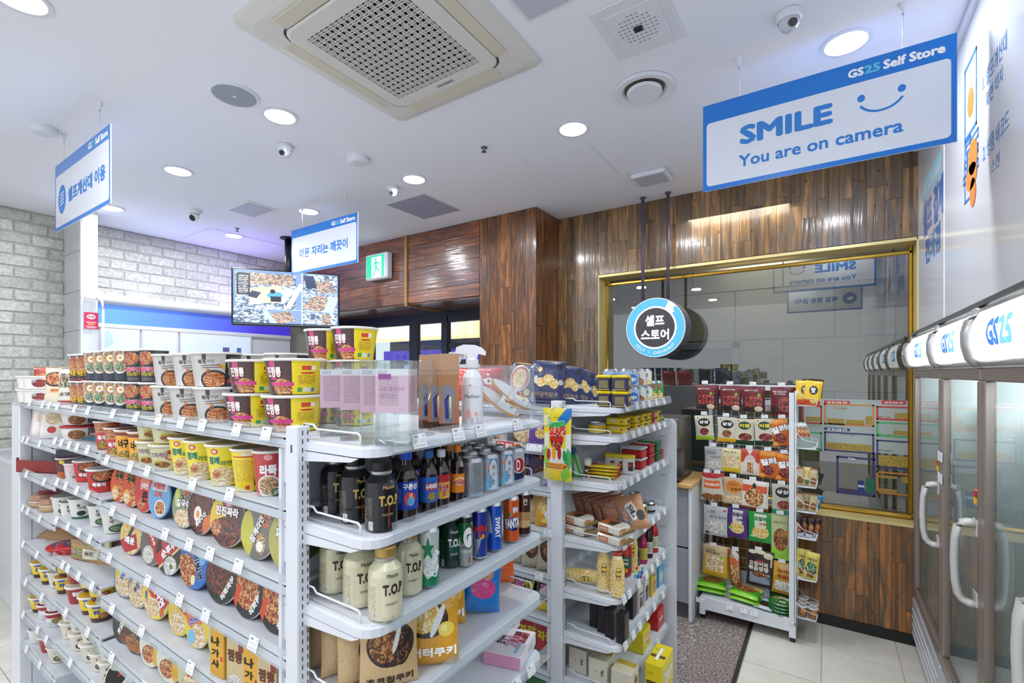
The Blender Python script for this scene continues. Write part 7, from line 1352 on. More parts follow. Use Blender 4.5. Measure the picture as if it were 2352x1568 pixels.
for q, nm in ((0, 'lower'), (1, 'upper')):
    E2([(k, px, -.67, .03*q, 0) for k, px in row[:7-q]], z, f'second tin shelf, {nm}')
tin('rt', 'round flat yellow tin', .034, .042, '#d8b81c', [('t', .5, .5, 1, .5, '#5a4a1c')], [], name='round_tin', cat='tin'); E2Y([('rt', 1371, 1.68)], z, 'second tin shelf beside the stack')
# salt boxes, sauce tubs, spice
z = ZE2[2]; SA = prt('salt_front', '#e6e6e6', [('r', .75, .5, .5, .6, '#2a2a2a'), ('e', .7, .6, .3, .3, '#c8302a')]); SS = prt('salt_side', '#ece8e4', [('r', .5, .3, 1, .24, '#1c1c1c'), ('e', .5, .74, .3, .2, '#c8302a')])
def salt(nm):
    mb = MB().box(-.022, .022, -.014, .014, 0, .062, SA, .002); mb.text('순후추', lambda x, y, d: (.0223+d, y-.03+.0, .03-x*0+x), 0, .03, .02, .012, ink('#c8302a'), .05) if False else None
    mb.add([(.0223, -.012, .002), (.0223, .012, .002), (.0223, .012, .06), (.0223, -.012, .06)], [(0, 1, 2, 3)], SS, [[(0, 0), (1, 0), (1, 1), (0, 1)]]); o = mb.build(nm); MB().box(-.0235, .0235, -.0155, .0155, .06, .074, mat('cap_yellow', '#ead01c', .35), .002).build('lid', o); return o
kind('sa', 'pepper_tin', 'tin', 'white spice tin with yellow cap', salt)
E2([('sa', 1446, -.655, 0, 10), ('sa', 1424, -.69, 0, 10), ('sa', 1404, -.725, 0, 10)], z, 'third tin shelf')
def tub(k, desc, col, lc):
    def make(nm):
        mb = MB().box(-.045, .045, -.034, .034, 0, .036, mat('tub_'+k, col, .35), .006); o = mb.build(nm); MB().box(-.048, .048, -.037, .037, .034, .044, mat('tublid_'+k, lc, .3), .004).build('lid', o); MB().box(-.03, .03, -.02, .02, .044, .0448, mat('tub_label', '#d8d2c4', .5)).build('label', o); return o
    kind(k, 'sauce_tub', 'tub', desc, make)
tub('u1', 'red rectangular sauce tub with red lid', '#a82024', '#b8262a'); tub('u2', 'green rectangular sauce tub with green lid', '#16602c', '#1c7a38'); tub('u3', 'red rectangular sauce tub with pale lid', '#b8262a', '#c8ccd0')
for q, nm in ((0, 'lower'), (1, 'upper')): E2([('u3', 1460, -.68, .045*q, 0), ('u1', 1481, -.68, .045*q, 0), ('u2', 1499, -.68, .045*q, 0)], z, f'third tin shelf, {nm} layer')
E2([('u1', 1514, -.68, 0, 0)], z, 'third tin shelf by the divider')
bag('rk', 'red and yellow flat noodle packet', .13, .1, .012, prt('packet_red_yellow', '#c42a24', [('r', .5, .16, 1, .3, '#e4d02a'), ('R', .7, .55, .4, .5, 'fish', 0, 12)], .3, .4), [('매운', -.15, .6, .4, .24, W_, .05)], mat('packet_back_yellow', '#e4d02a', .35), name='noodle_packet', cat='packet')
for q in range(4): E2Y([('rk', 1378+q*3, 1.67, .007+.0125*q, 4+3*q, -90, 0, .9)], z, ('lowest', 'second', 'third', 'topmost')[q]+' in the flat stack on the third tin shelf')
carton('gbx', 'slim green and white box leaning on the panel', .03, .02, .11, prt('box_green_slim', '#4a9a3c', [('r', .4, .5, .5, .8, '#e0e4dc'), ('t', .4, .5, .4, .7, '#4a6a4c'), ('r', .5, .9, 1, .2, '#1c5aa0')]), name='slim_box')
E2Y([('gbx', 1316, 1.66, 0, 0, 0, -4), ('gbx', 1332, 1.66, .002, 0, 0, -20)], z, 'third tin shelf')
round_pack('mh', 'small brown and white spice bottle with a white lid', [(.013, 0), (.013, .04), (.011, .045)], prt('spice_bottle', '#4a2a1c', [('r', .5, .1, 1, .26, '#e8e0c8'), ('E', .5, .1, .2, .2, 'nut')]), (0, .045), [('lid', [(.013, .045), (.014, .05), (.014, .068), (.01, .072)], mat('spice_lid', '#d8d6cc', .4))], [('허브솔트', .0, .026, 1.0, .01, W_, .03)]); E2Y([('mh', 1350, 1.68)], z, 'third tin shelf beside the green boxes')
# seaweed packs
z = ZE2[3]
bag('sw1', 'copper coloured seaweed bag leaning in a row', .13, .155, .022, prt('bag_copper', '#8a5a42', [('r', .5, .93, 1, .02, '#c89a82'), ('e', .5, .88, .08, .06, '#b8303a')], .25, .3, .5, bump=.3), (), mat('bag_back_copper', '#84543c', .28, .5), name='seaweed_bag', cat='seaweed bag', crimp=False)
bag('sw2', 'copper seaweed bag with blue swirl and white title', .13, .155, .022, prt('bag_copper_front', '#b8835f', [('r', .55, .55, .3, .5, '#e6e0d8', 20), ('e', .25, .4, .3, .5, '#3a7ab0'), ('e', .25, .44, .2, .36, '#b8835f'), ('e', .8, .4, .3, .3, '#3a3a38')], .28, .3, .3, bump=.3), [('김부각', .04, .56, .22, .34, '#22222a', .05, None, 20)], mat('bag_back_copper'), name='seaweed_bag', cat='seaweed bag', crimp=False)
E2Y([('sw1', 1362, 1.78, 0, 30, -14, -14, .85), ('sw1', 1382, 1.78, 0, 30, -14, -15, .85), ('sw1', 1403, 1.78, 0, 30, -16, -16, .85), ('sw1', 1425, 1.77, 0, 30, -18, -16, .85)], z, 'fourth tin shelf'); E2Y([('sw2', 1462, 1.78, .006, 24, -18, -16, .85)], z, 'fourth tin shelf in front')
tin('sc', 'golden can of silkworm with green writing', .028, .07, '#c8a02a', [('E', .5, .3, .3, .4, 'soup', 0, 16), ('r', .62, .5, .1, .8, '#1c6a30')], [('번데기', .2, .7, 1.0, .2, '#f0e040', .04)]); tin('sd', 'small dark can at the shelf end', .024, .05, '#3a2420', [('r', .5, .5, .6, .4, '#c8ccd0')], [])
E2([('sc', 1476), ('sc', 1462, -.73), ('sd', 1500)], z, 'fourth tin shelf')
LV = prt('laver_top', '#b86a34', [('r', .3, .5, .6, 1, '#b8642c'), ('e', .55, .5, .5, .8, '#2a3a28'), ('r', .85, .5, .3, 1, '#e0dcd0'), ('e', .2, .7, .2, .3, '#b8302a')], .3, .4)
def laver(nm):
    mb = MB().box(-.05, .05, -.036, .036, .002, .034, prt('laver_side', '#d8d4c8', [('r', .3, .5, .5, 1, '#b8642c'), ('t', .3, .5, .4, .6, '#ece8e0')], .3, .4), .007); mb.add([(-.045, -.031, .0345), (.045, -.031, .0345), (.045, .031, .0345), (-.045, .031, .0345)], [(0, 1, 2, 3)], LV, [[(0, 0), (1, 0), (1, 1), (0, 1)]])
    o = mb.build(nm); MB().prism([(.05, -.03), (.066, -.034), (.066, .034), (.05, .03)], .012, .022, mat('gold_film', '#c9a86a', .2, .7)).build('gathered_end', o); return o
kind('lv', 'seaweed_snack', 'seaweed snack', 'gold wrapped seaweed snack tray', laver)
E2Y([('lv', 1328, 1.66, 0, -12), ('lv', 1408, 1.635, 0, -14), ('lv', 1330, 1.66, .035, -14), ('lv', 1410, 1.64, .035, -18)], z, 'fourth tin shelf front corner')
# squeeze bottles
z = ZE2[4]
def squeeze(k, desc, col, pat, r, h, cap, texts, lay=()):
    pm = prt('sq_'+k, col, [pat]+list(lay), .3, .5)
    def make(nm):
        mb = MB().lathe([(r*.3, 0), (r*.9, .006), (r, .02), (r, h*.6), (r*.85, h*.8), (r*.5, h*.93), (r*.9, h)], 26, pm, uvr=(0, h), squash=.7)
        f = lambda x, y, d: ((r+d)*sin(x/r), -(r+d)*cos(x/r)*.7-.0006, y)
        for t in texts: mb.text(t[0], f, t[1]*r, t[2]*h, t[3]*r, None, ink(t[5]), .05, 0, ink(t[6]) if len(t) > 6 else None, True, d=.001)
        o = mb.build(nm); MB().box(-r*.85, r*.85, -.002, .002, h-.004, h+.006, mat('film_red', cap, .3)).build('film_end', o); return o
    kind(k, 'mayonnaise_bottle' if k == 'my' else 'ketchup_bottle', 'bottle', desc, make)
squeeze('my', 'netted yellow mayonnaise bottle', '#ece2b0', ('R', .5, .45, 1, .8, 'pop', 0, 22), .026, .165, '#c8241c', [('고소한', .2, .6, .7, .1, '#3a2a6a'), ('마요', .2, .5, .6, .1, '#3a2a6a')], [('e', .54, .55, .14, .28, '#3a3a8a'), ('e', .54, .55, .12, .25, '#f0d01c'), ('r', .5, .95, 1, .08, '#c8241c')])
squeeze('kt', 'red ketchup bottle in printed film', '#b8201c', ('r', .5, .4, .3, .3, '#1c6a34'), .022, .15, '#e8c81c', [('토마토', 0, .46, .9, .1, '#ffffff'), ('케챂', 0, .36, .8, .1, '#ffffff')], [('e', .5, .68, .2, .16, '#d84a3c'), ('r', .5, .94, 1, .1, '#e06a1c'), ('e', .5, .18, .14, .1, '#e8c030')])
E2Y([('my', 1418, 1.63, 0, 16), ('my', 1386, 1.64, 0, 10)], z, 'fifth tin shelf'); E2([('kt', 1440, -.665), ('my', 1453, -.665)], z, 'fifth tin shelf beyond the ketchup' if 0 else 'fifth tin shelf middle')
put('my', Xat(1302, 1.655), 1.655, z+.026, 0, rx=0, ry=82, w='lying down on the fifth tin shelf', ref='', key=0)
def sauce(k, desc, col, lab, h, r, cap):
    round_pack(k, desc, [(r*.95, 0), (r, .004), (r, h*.6), (r*.5, h*.78), (r*.45, h*.84)], prt('sauce_'+k, col, [('r', .5, .36, 1, .4, lab), ('t', .5, .36, .6, .3, '#5a5a5a')], .25, .5), (0, h*.84), [('cap', [(r*.5, h*.84), (r*.62, h*.86), (r*.62, h*.98), (r*.5, h)], mat('cap_'+k, cap, .3))], name='sauce_bottle')
sauce('s1', 'black sauce bottle with small label', '#16120f', '#3a3a2a', .13, .017, '#121212'); sauce('s2', 'magenta sauce bottle', '#a81c5a', '#e0c83a', .14, .018, '#a01c54'); sauce('s3', 'red and black sauce bottle', '#1c1212', '#d8d0c8', .15, .018, '#8a1c20'); sauce('s4', 'red chilli sauce bottle', '#b81c20', '#d8dcb0', .155, .019, '#b01c20')
E2([('s1', 1464), ('s1', 1474, -.7), ('s2', 1483), ('s3', 1497), ('s4', 1511)], z, 'fifth tin shelf')
cc = MB(); 
for i in range(3):
    for j in range(3): cc.add([(-.022+.0147*i, -.0004, .015*j), (-.0085+.0147*i, -.0004, .015*j), (-.0085+.0147*i, -.0004, .015*j+.0138), (-.022+.0147*i, -.0004, .015*j+.0138)], [(0, 1, 2, 3)], ink(('#3a9ac0', '#c83a4a', '#2a4a9a', '#e0c040', '#7a3a8a')[(i*2+j*3) % 5]))
cc.box(-.023, .023, 0, .001, -.001, .045, PAPER); xx, yy, zz = on_x(1465, 1330, -.597); o = cc.build('shelf_card', None, (-.597, yy, z+.03)); o.rotation_euler = (0, math.radians(14), math.radians(60)); setp(o, 'small colourful tilted card clipped in front of the sauce bottles', 'card')
# boxes
z = ZE2[5]
carton('bx', 'tall black box with red lettering', .032, .045, .105, prt('box_black', '#141416', [('t', .2, .45, .1, .7, '#8a1c1c'), ('t', .5, .93, .4, .04, '#5a1c1c')]), prt('box_black_side', '#17171a', [('t', .5, .5, .2, .7, '#7a2a1c')]), mat('box_black_top', '#1c1c1e', .4), [('초콜릿', -.1, .45, .16, .4, '#8a1c1c', .0)] if 0 else (), name='black_box', tside=[('TVM', 0, .5, .7, .2, '#a8321c', .0, None, 70)])
E2Y([('bx', 1430, 1.66, 0, 0), ('bx', 1404, 1.67, 0, 0), ('bx', 1386, 1.69, 0, 0), ('bx', 1368, 1.71, 0, 0)], z, 'sixth tin shelf'); E2([('bx', 1452, -.655, 0, 0)], z, 'sixth tin shelf behind the others')
carton('wx', 'white box with dark blue and brown label', .03, .05, .1, mat('box_white', '#dcd6cc', .5), prt('box_white_side', '#dcd6cc', [('r', .5, .62, .8, .3, '#1c2a5a'), ('r', .5, .3, .8, .3, '#5a3024')]), name='white_box', tside=[('제티', 0, .62, .6, .14, '#ffffff', .03)])
carton('vx', 'white box with dark blue and violet label', .03, .05, .1, mat('box_white'), prt('box_violet_side', '#dcd6cc', [('r', .5, .62, .8, .3, '#1c2a5a'), ('r', .5, .3, .8, .3, '#6a3a8a')]), name='white_box')
carton('hx', 'yellow box with blue title and cartoonless cereal print', .04, .07, .13, prt('box_yellow_tall', '#dcc02a', []), prt('box_yellow_tall_side', '#dcc02a', [('r', .5, .74, .7, .22, '#23407c'), ('E', .5, .28, .8, .4, 'squid', 0, 10)]), name='cocoa_box', tside=[('제티', 0, .74, .5, .14, '#f4f4f4', .04)])
KINDS['hx']['desc'] = 'tall yellow cocoa box with blue title panel'
carton('nx', 'tall pale blue cocoa box', .04, .07, .135, prt('box_blue_tall', '#5aa8d8', []), prt('box_blue_tall_side', '#5aa8d8', [('E', .5, .3, .8, .4, 'white', 0, 8), ('r', .5, .75, .8, .16, '#2a5a9a')]), name='cocoa_box', tside=[('NESTEA', 0, .75, .7, None, '#ffffff', .04)])
E2([('wx', 1469, -.65, 0, 0), ('vx', 1484, -.65, 0, 0), ('hx', 1500, -.655, 0, 0), ('nx', 1518, -.655, 0, 0)], z, 'sixth tin shelf')
z = ZE2[6]
carton('gx2', 'pale beige coffee box with olive top', .075, .075, .09, prt('box_pale', '#d6d0be', [('e', .4, .5, .06, .06, '#6a3a2a')]), prt('box_pale_side', '#d8d2c0', [('E', .6, .5, .5, .5, 'nut', 0, 8)]), prt('box_pale_top', '#cfc7a6', [('r', .5, .8, 1, .4, '#b49a3c')]), [('Maxim', .25, .5, .3, .14, '#5a4a3a', .02, None, -90)], name='coffee_box')
E2Y([('gx2', 1435, 1.65, 0, 0), ('gx2', 1382, 1.67, 0, 0), ('gx2', 1336, 1.69, 0, 0)], z, 'lowest tin shelf')
carton('yx', 'bright yellow instant coffee box', .08, .1, .085, prt('box_y', '#e8d21c', []), prt('box_y_side', '#e8d21c', [('e', .6, .5, .6, .5, '#e8a82c'), ('t', .2, .2, .2, .2, '#7a6a2c')]), prt('box_y_top', '#e4ce1c', [('r', .5, .5, .8, .1, '#d0b81c')]), tside=[('Maxim', .0, .55, .6, None, '#f8f6ec', .05)], name='coffee_box')
carton('rx', 'bright red instant coffee box', .08, .09, .085, prt('box_r', '#c01c24', []), prt('box_r_side', '#c01c24', [('e', .5, .7, .3, .3, '#d8584a'), ('e', .6, .3, .4, .3, '#d84a3c')]), prt('box_r_top', '#c01c24', [('t', .5, .5, .8, .5, '#d8584a')]), tside=[('Maxim', .0, .5, .6, None, '#f4e4dc', .05)], name='coffee_box')
E2([('yx', 1468, -.665, .0, 0), ('rx', 1506, -.665, .0, 0)], z, 'lowest tin shelf')
def handlebox(nm):
    mb = MB().box(-.032, .032, -.075, .075, 0, .12, prt('box_big_yellow', '#e6cf18', [('t', .3, .7, .4, .1, '#8a7a2c'), ('r', .5, .4, .9, .14, '#6a4a24')]), .002); mb.add([(.0323, -.073, .002), (.0323, .073, .002), (.0323, .073, .118), (.0323, -.073, .118)], [(0, 1, 2, 3)], prt('box_big_yellow_side', '#ead41c', [('e', .5, .3, .7, .4, '#e8b42c'), ('e', .5, .3, .5, .24, '#f4e8a0')]), [[(0, 0), (1, 0), (1, 1), (0, 1)]])
    mb.text('Maxim', lambda x, y, d: (.0327+d, x, y), 0, .07, .1, None, ink('#fdfbef'), .05); mb.text('모카골드', lambda x, y, d: (.0327+d, x, y), 0, .045, .085, None, ink('#fdfbef'), .05)
    o = mb.build(nm); MB().box(-.006, .006, -.045, .04, .12, .125, PAPER, .002).build('carry_handle', o); return o
kind('mx', 'coffee_box', 'box', 'large yellow coffee box with a white carry handle on the floor', handlebox)
yq = Yat(1513, -.5); put('mx', -.53, 2.0, .155, 8, w='beside the divider panel')
PUTS[-1][0].location = (-.537, 1.83, .3); PUTS[-1][0].rotation_euler = (0, 0, 0)
bs_ = empty('coffee_box', (-.537, 1.83, 0)); setp(bs_, 'yellow coffee boxes stacked as a riser below the large carry box', 'box'); MB().box(-.032, .032, -.075, .075, 0, .149, prt('box_big_yellow'), .002).build('lower_carton', bs_); MB().box(-.032, .032, -.075, .075, .15, .299, prt('box_big_yellow'), .002).build('upper_carton', bs_)
# ------------------------------------------------------------------ hanging snack rack
RY, RX0, RX1 = 3.34, -.652, -.145
rk = empty('snack_rack', (-.41, 3.2, 0)); setp(rk, 'white wire snack rack hung with jerky and dried squid packs beside the window', 'display rack')
P_(MB().box(RX0, RX0+.02, RY-.01, RY+.02, .03, 1.42, METW).box(RX1-.02, RX1, RY-.01, RY+.02, .03, 1.42, METW).box(RX0, RX1, RY-.005, RY+.01, 1.39, 1.425, METW), 'frame', rk)
for nm_, items in (('grid_wire', [((RX0+.045*k, RY, .2), (RX0+.045*k, RY, 1.4)) for k in range(1, 12)]+[((RX0, RY, .2+.06*k), (RX1, RY, .2+.06*k)) for k in range(0, 20)]),):
    for a, b in items: P_(MB().tube([a, b], .0016, METW, 4), nm_, rk)
for zz in (1.3, .99, .69): P_(MB().box(RX0, RX1, RY-.018, RY-.008, zz, zz+.03, METW, .001), 'hook_rail', rk)
P_(MB().box(RX0, RX1, 3.06, 3.34, .115, .125, METW, .001).box(RX0, RX1, 3.055, 3.062, .06, .135, METW, .001).box(RX0, RX1, 3.33, 3.34, .1, .24, METW), 'base_shelf', rk)
for a_ in (RX1-.033, RX0): P_(MB().box(a_, a_+.033, 3.05, 3.35, .03, .12, METW, .002).box(a_+.004, a_+.03, 3.07, 3.1, 0, .032, BLK), 'foot', rk)
P_(MB().box(RX1-.032, RX1-.008, 3.045, 3.055, .11, 1.39, METW, .001), 'side_strip', rk)
P_(MB().box(RX1-.006, RX1+.0, 3.05, 3.06, .1, 1.4, METW).box(RX1-.006, RX1, 3.32, 3.33, .1, 1.4, METW), 'side_frame', rk)
for k in range(26): P_(MB().tube([(RX1, 3.055, .16+.047*k), (RX1, 3.325, .16+.047*k)], .0014, METW, 4), 'side_wire', rk)
for k in range(1, 8): P_(MB().tube([(RX1, 3.055+.034*k, .12), (RX1, 3.055+.034*k, 1.39)], .0014, METW, 4), 'side_wire', rk)
def basket(z):
    x0, x1, y0, y1 = RX1+.004, RX1+.1, 3.07, 3.27; T = .0022; b = MB().box(x0, x1-.006, y0, y1, z-.001, z+.001, METW)
    o = P_(b, 'wire_basket', rk)
    for pts in ([(x0, y0, z+.085), (x0+.03, y0, z+.05), (x1, y0, z+.035), (x1, y1, z+.035), (x0+.03, y1, z+.05), (x0, y1, z+.085)], [(x0, y0, z), (x1-.006, y0, z), (x1-.006, y1, z), (x0, y1, z)], [(x1-.006, y0, z), (x1, y0, z+.035)], [(x1-.006, y1, z), (x1, y1, z+.035)], [(x0, y0, z), (x0, y0, z+.085)]): MB().tube(pts, T, METW, 6).build('rim_wire', o)
    return o
def zr(y, x=1845): return on_y(x, y, 3.12)[2]
BZ = [zr(925, 1850), zr(1030, 1850), zr(1115, 1850), zr(1178, 1850), zr(1262, 1850), zr(1335, 1850), zr(1420, 1850)]
BZ = [zr(y, 1850) for y in (931, 1028, 1115, 1172, 1232, 1325, 1413)]
for z in BZ: basket(z)
HKD = {}
def hang(k, px, ytop, w, rot=0, Y=3.2, n=1, ry=0, sc=.94, tagx=True):
    """a pack on a hook: px centre, ytop top edge in the photograph, hung at depth Y"""
    x, _, zt = on_y(px, ytop, Y); H = KINDS[k]['h']*sc
    hk_ = P_(MB().tube([(x, RY-.01, zt+.004), (x, Y-.03, zt+.006), (x, Y-.036, zt+.014)], .0016, METW, 5), 'hook', rk)
    if tagx: tg = MB().box(-.018, .018, -.001, .0, -.011, .011, PAPER); tg.add([(-.018, -.0013, -.011), (.018, -.0013, -.011), (.018, -.0013, .011), (-.018, -.0013, .011)], [(0, 1, 2, 3)], TAGP, [[(0, 0), (1, 0), (1, 1), (0, 1)]]); o = tg.build('price_tag', hk_, (x, Y-.038, zt+.018))
    for q in range(n): put(k, x+.012*q, Y+.022*q, zt-H, rot, rx=2, ry=ry, w=w+('' if q == 0 else ' behind another'), ref='from the water dispenser', key=px, sc=sc)
def hb(k, desc, w, h, base, layers, texts=(), d=.02, name='snack_pouch', cat='snack pouch', rough=.3, **kw):
    bag(k, desc, w, h, d, prt('hp_'+k, base, layers, rough, .35, bump=.15), texts, mat('hpb_'+k, base, .35), hole=True, name=name, cat=cat, crimp=False, **kw); KINDS[k]['h'] = h
hb('j1', 'maroon jerky pouch with dark meat strips', .135, .165, '#6e1a24', [('r', .5, .3, .96, .56, '#2a2020'), ('R', .5, .4, .8, .4, 'meat', 0, 9), ('e', .72, .12, .36, .22, '#d8c8b0'), ('e', .75, .66, .14, .12, '#6ab83c')], [('숯불구이 육포', -.1, .84, .6, .06, '#f0e4e0', .03)])
hb('j2', 'maroon jerky pouch with round wooden plate', .13, .18, '#6a1820', [('e', .66, .4, .6, .5, '#8a6a4a'), ('E', .66, .4, .54, .44, 'meat', 0, 9), ('r', .2, .2, .3, .3, '#2a1a1a')], [('매콤 청양고추', -.1, .84, .6, .06, '#f0e4e0', .03), ('쇠고기육포', -.1, .76, .5, .05, '#f0e4e0', .03)])
hb('k1', 'beige meat snack pouch with lime base and black oval', .12, .165, '#cfccb6', [('r', .5, .08, 1, .18, '#a8d02c'), ('e', .52, .72, .66, .34, '#241c1a'), ('E', .5, .35, .5, .3, 'meat', 0, 10), ('e', .2, .92, .1, .06, '#c83a4a')], [('상상', .02, .74, .5, .13, W_, .04)])
hb('k2', 'beige meat snack pouch with yellow base and black oval', .12, .165, '#cfccb6', [('r', .5, .08, 1, .18, '#e8b01c'), ('e', .52, .72, .66, .34, '#241c1a'), ('E', .5, .35, .5, .3, 'nut', 0, 10), ('e', .2, .92, .1, .06, '#c83a4a')], [('상상', .02, .74, .5, .13, W_, .04)])
hb('k3', 'beige ham snack pouch with dark green oval', .115, .165, '#cfcbb4', [('r', .5, .08, 1, .16, '#143c2a'), ('e', .52, .74, .66, .32, '#12402e'), ('E', .55, .3, .7, .3, 'meat', 0, 5), ('e', .2, .92, .1, .06, '#c83a4a')], [('리챔', .02, .74, .5, .13, '#e8dc3c', .05)])
hb('k4', 'beige jerky pouch with teal base and black oval', .11, .185, '#bdbca8', [('r', .5, .07, 1, .16, '#16906c'), ('e', .55, .74, .76, .36, '#1c1816'), ('E', .62, .32, .7, .3, 'meat', 0, 8)], [('상상', .05, .76, .6, .12, W_, .04)])
hb('o5', 'shiny orange chewy jerky pouch', .11, .17, '#d86a1c', [('E', .5, .3, .7, .36, 'meat', 0, 8), ('e', .2, .1, .3, .16, '#f0b04a'), ('r', .5, .9, 1, .14, '#e8942c')], [('질러', .0, .62, .8, .22, W_, .06, '#2a1a30', 14)], rough=.2)
hb('w1', 'grey white squid pack with brush title', .12, .16, '#b9bab8', [('E', .5, .26, .76, .34, 'white', 0, 7), ('t', .5, .9, .6, .06, '#6a6a6a'), ('e', .85, .9, .1, .06, '#c83a3a')], [('맛있는', -.1, .76, .5, .12, '#3a3a3a', .0), ('오징어', .1, .6, .5, .1, '#3a3a3a', .0)])
hb('y1', 'square pack with yellow base and shredded squid', .125, .155, '#e8dcae', [('r', .5, .3, 1, .66, '#e8c42a'), ('R', .5, .45, .8, .5, 'fish', 0, 12), ('e', .8, .62, .14, .1, '#8ac83c')], [('황태 통채', -.1, .86, .6, .07, '#5a5030', .0)])
hb('t5', 'orange and white tapered fish snack pack', .12, .165, '#e2d6cc', [('r', .15, .85, .5, .6, '#c8482c', 30), ('r', .85, .85, .5, .6, '#c8482c', -30), ('e', .5, .45, .6, .7, '#ded6d0'), ('R', .5, .3, .3, .4, 'squid', 0, 8), ('t', .5, .66, .4, .1, '#c87a4a')])
hb('f1', 'fish shaped pack with orange label', .09, .185, '#cfc8b4', [('e', .5, 1.0, 1.4, .36, '#b8242a'), ('r', .5, .6, .66, .28, '#e06a2c'), ('E', .5, .14, .9, .26, 'nut', 0, 10), ('e', .5, .86, .12, .08, '#c8302a')], [('리스피', .0, .6, .5, .1, W_, .04)])
hb('f2', 'beige pack with round orange label and squid crumbs', .125, .175, '#c9b090', [('e', .5, .66, .8, .46, '#e0842c'), ('E', .5, .2, .8, .3, 'fish', 0, 10)], [('오징어', .1, .58, .5, .1, '#3a2a1c', .03), ('버터구이', .0, .74, .5, .07, '#3a2a1c', .0)])
hb('sq2', 'wide clear pack of roasted squid with orange label', .165, .185, '#e2ddd4', [('r', .5, .72, .9, .24, '#d8582c'), ('E', .5, .42, .7, .62, 'squid', 0, 7), ('r', .5, .04, 1, .1, '#7a3a24'), ('e', .5, .82, .14, .2, '#2a1a14')])
hb('w2', 'large white squid pack with brush writing', .15, .2, '#c3c6c8', [('E', .5, .3, .9, .4, 'white', 0, 6), ('e', .88, .88, .14, .06, '#c83a2a'), ('b', .9, .04, .2, .06, '#2a2a2a'), ('e', .16, .08, .2, .1, '#4a4a4a')], [('느긋한', -.2, .8, .36, .1, '#2a2a2a', .0), ('왕오징어', .1, .64, .7, .11, '#2a2a2a', .0)])
hb('v1', 'purple squid stick pouch', .125, .195, '#4a2a7c', [('r', .5, .72, .5, .42, '#d8d6d0'), ('E', .5, .34, .7, .4, 'pop', 0, 10), ('e', .16, .3, .16, .1, '#8ac83c')], [('오징어', .0, .78, .5, .12, '#3a1a6a', .05), ('스틱', .1, .62, .3, .08, '#3a1a6a', .04)])
hb('g1', 'bright green squid stick pouch', .14, .195, '#1c9c3a', [('r', .5, .72, .5, .42, '#d8e0d0'), ('E', .5, .34, .7, .4, 'pop', 0, 10), ('e', .2, .2, .24, .08, '#c8e8a0')], [('오징어', .0, .78, .5, .12, '#147a30', .05), ('스틱', .1, .62, .3, .08, '#c84a2c', .04)])
hb('g2b', 'long pale green squid pouch with oval of shreds', .105, .285, '#b9c48e', [('r', .5, .1, 1, .3, '#96d43a'), ('e', .5, .45, .76, .5, '#8a5a2c'), ('E', .5, .45, .7, .46, 'nut', 0, 9), ('e', .8, .62, .2, .1, '#e8842c')], [('명품 숏다리', -.05, .82, .6, .05, '#3a4a2a', .0)])
hb('y2', 'yellow and beige pack of shredded squid', .155, .205, '#cdb488', [('r', .5, .34, 1, .72, '#e0a81c'), ('R', .5, .44, .76, .5, 'fish', 0, 8), ('e', .78, .66, .16, .1, '#8ac83c')], [('오징어는', -.2, .86, .44, .06, '#4a3c2a', .02), ('통통해 좋아해', -.1, .78, .6, .06, '#4a3c2a', .02)], d=.03)
hb('h1', 'whole dried fish in clear film with orange label', .07, .235, '#8a5230', [('E', .5, .5, .8, 1, 'squid', 0, 6), ('r', .6, .7, .7, .2, '#d8642c', 10), ('r', .65, .88, .6, .2, '#dcdcd8', -20)], d=.025)
hb('d9', 'dark brown beer mug shaped snack pouch with foam', .155, .235, '#2f1c20', [('r', .5, .24, .76, .28, '#8a98ac'), ('E', .5, .34, .6, .14, 'nut', 0, 12), ('e', .2, .93, .3, .1, '#ddd9b8'), ('e', .5, .95, .4, .1, '#ddd9b8'), ('e', .8, .88, .36, .16, '#ddd9b8'), ('r', .92, .74, .06, .3, '#ddd9b8'), ('r', .5, .72, .3, .03, '#c8322a'), ('e', .84, .28, .18, .08, '#3a6a2c')], [('오징어와', -.05, .63, .72, .12, '#e6d9cf', .05), ('볶음땅콩', -.05, .5, .76, .12, '#e6d9cf', .05)])
hb('or2', 'golden orange peanut snack pack with red title', .12, .2, '#c8902a', [('r', .5, .75, 1, .4, '#d8a43a'), ('e', .5, .86, .5, .16, '#d8b878'), ('R', .5, .26, .8, .3, 'white', 0, 8)], [('누가리', .05, .72, .7, .12, '#a8481c', .06), ('볶음땅', .05, .56, .7, .12, '#a8481c', .06)])
w = 'first hanging row of the rack'
for k, px, n in (('j1', 1622, 2), ('j1', 1679, 1), ('j1', 1731, 1), ('j2', 1796, 2)): hang(k, px, 884+(px-1622)*.03, w, n=n)
w = 'second hanging row'
for k, px, yt, ry in (('k1', 1620, 954, -4), ('k2', 1670, 958, 0), ('k3', 1710, 962, 0), ('k3', 1758, 962, -3), ('o5', 1797, 962, -10)): hang(k, px, yt, w, ry=ry)
w = 'third hanging row'
for k, px, yt, ry in (('w1', 1640, 1026, 0), ('y1', 1680, 1030, 2), ('t5', 1723, 1032, 0), ('o5', 1765, 1036, 0), ('o5', 1802, 1042, 4)): hang(k, px, yt, w, ry=ry, Y=3.18)
w = 'fourth hanging row'
for k, px, yt, ry in (('f1', 1626, 1085, 3), ('f1', 1650, 1087, -8), ('f2', 1686, 1096, 0), ('sq2', 1731, 1103, 2), ('k4', 1796, 1112, 0)): hang(k, px, yt, w, ry=ry, Y=3.16, n=2 if k == 'f1' else 1)
w = 'fifth hanging row'
for k, px, yt, ry in (('w2', 1643, 1161, 1), ('v1', 1692, 1165, 3), ('g1', 1747, 1175, 0), ('g2b', 1793, 1180, 0)): hang(k, px, yt, w, ry=ry, Y=3.18, n=2 if k == 'v1' else 1)
w = 'sixth hanging row'
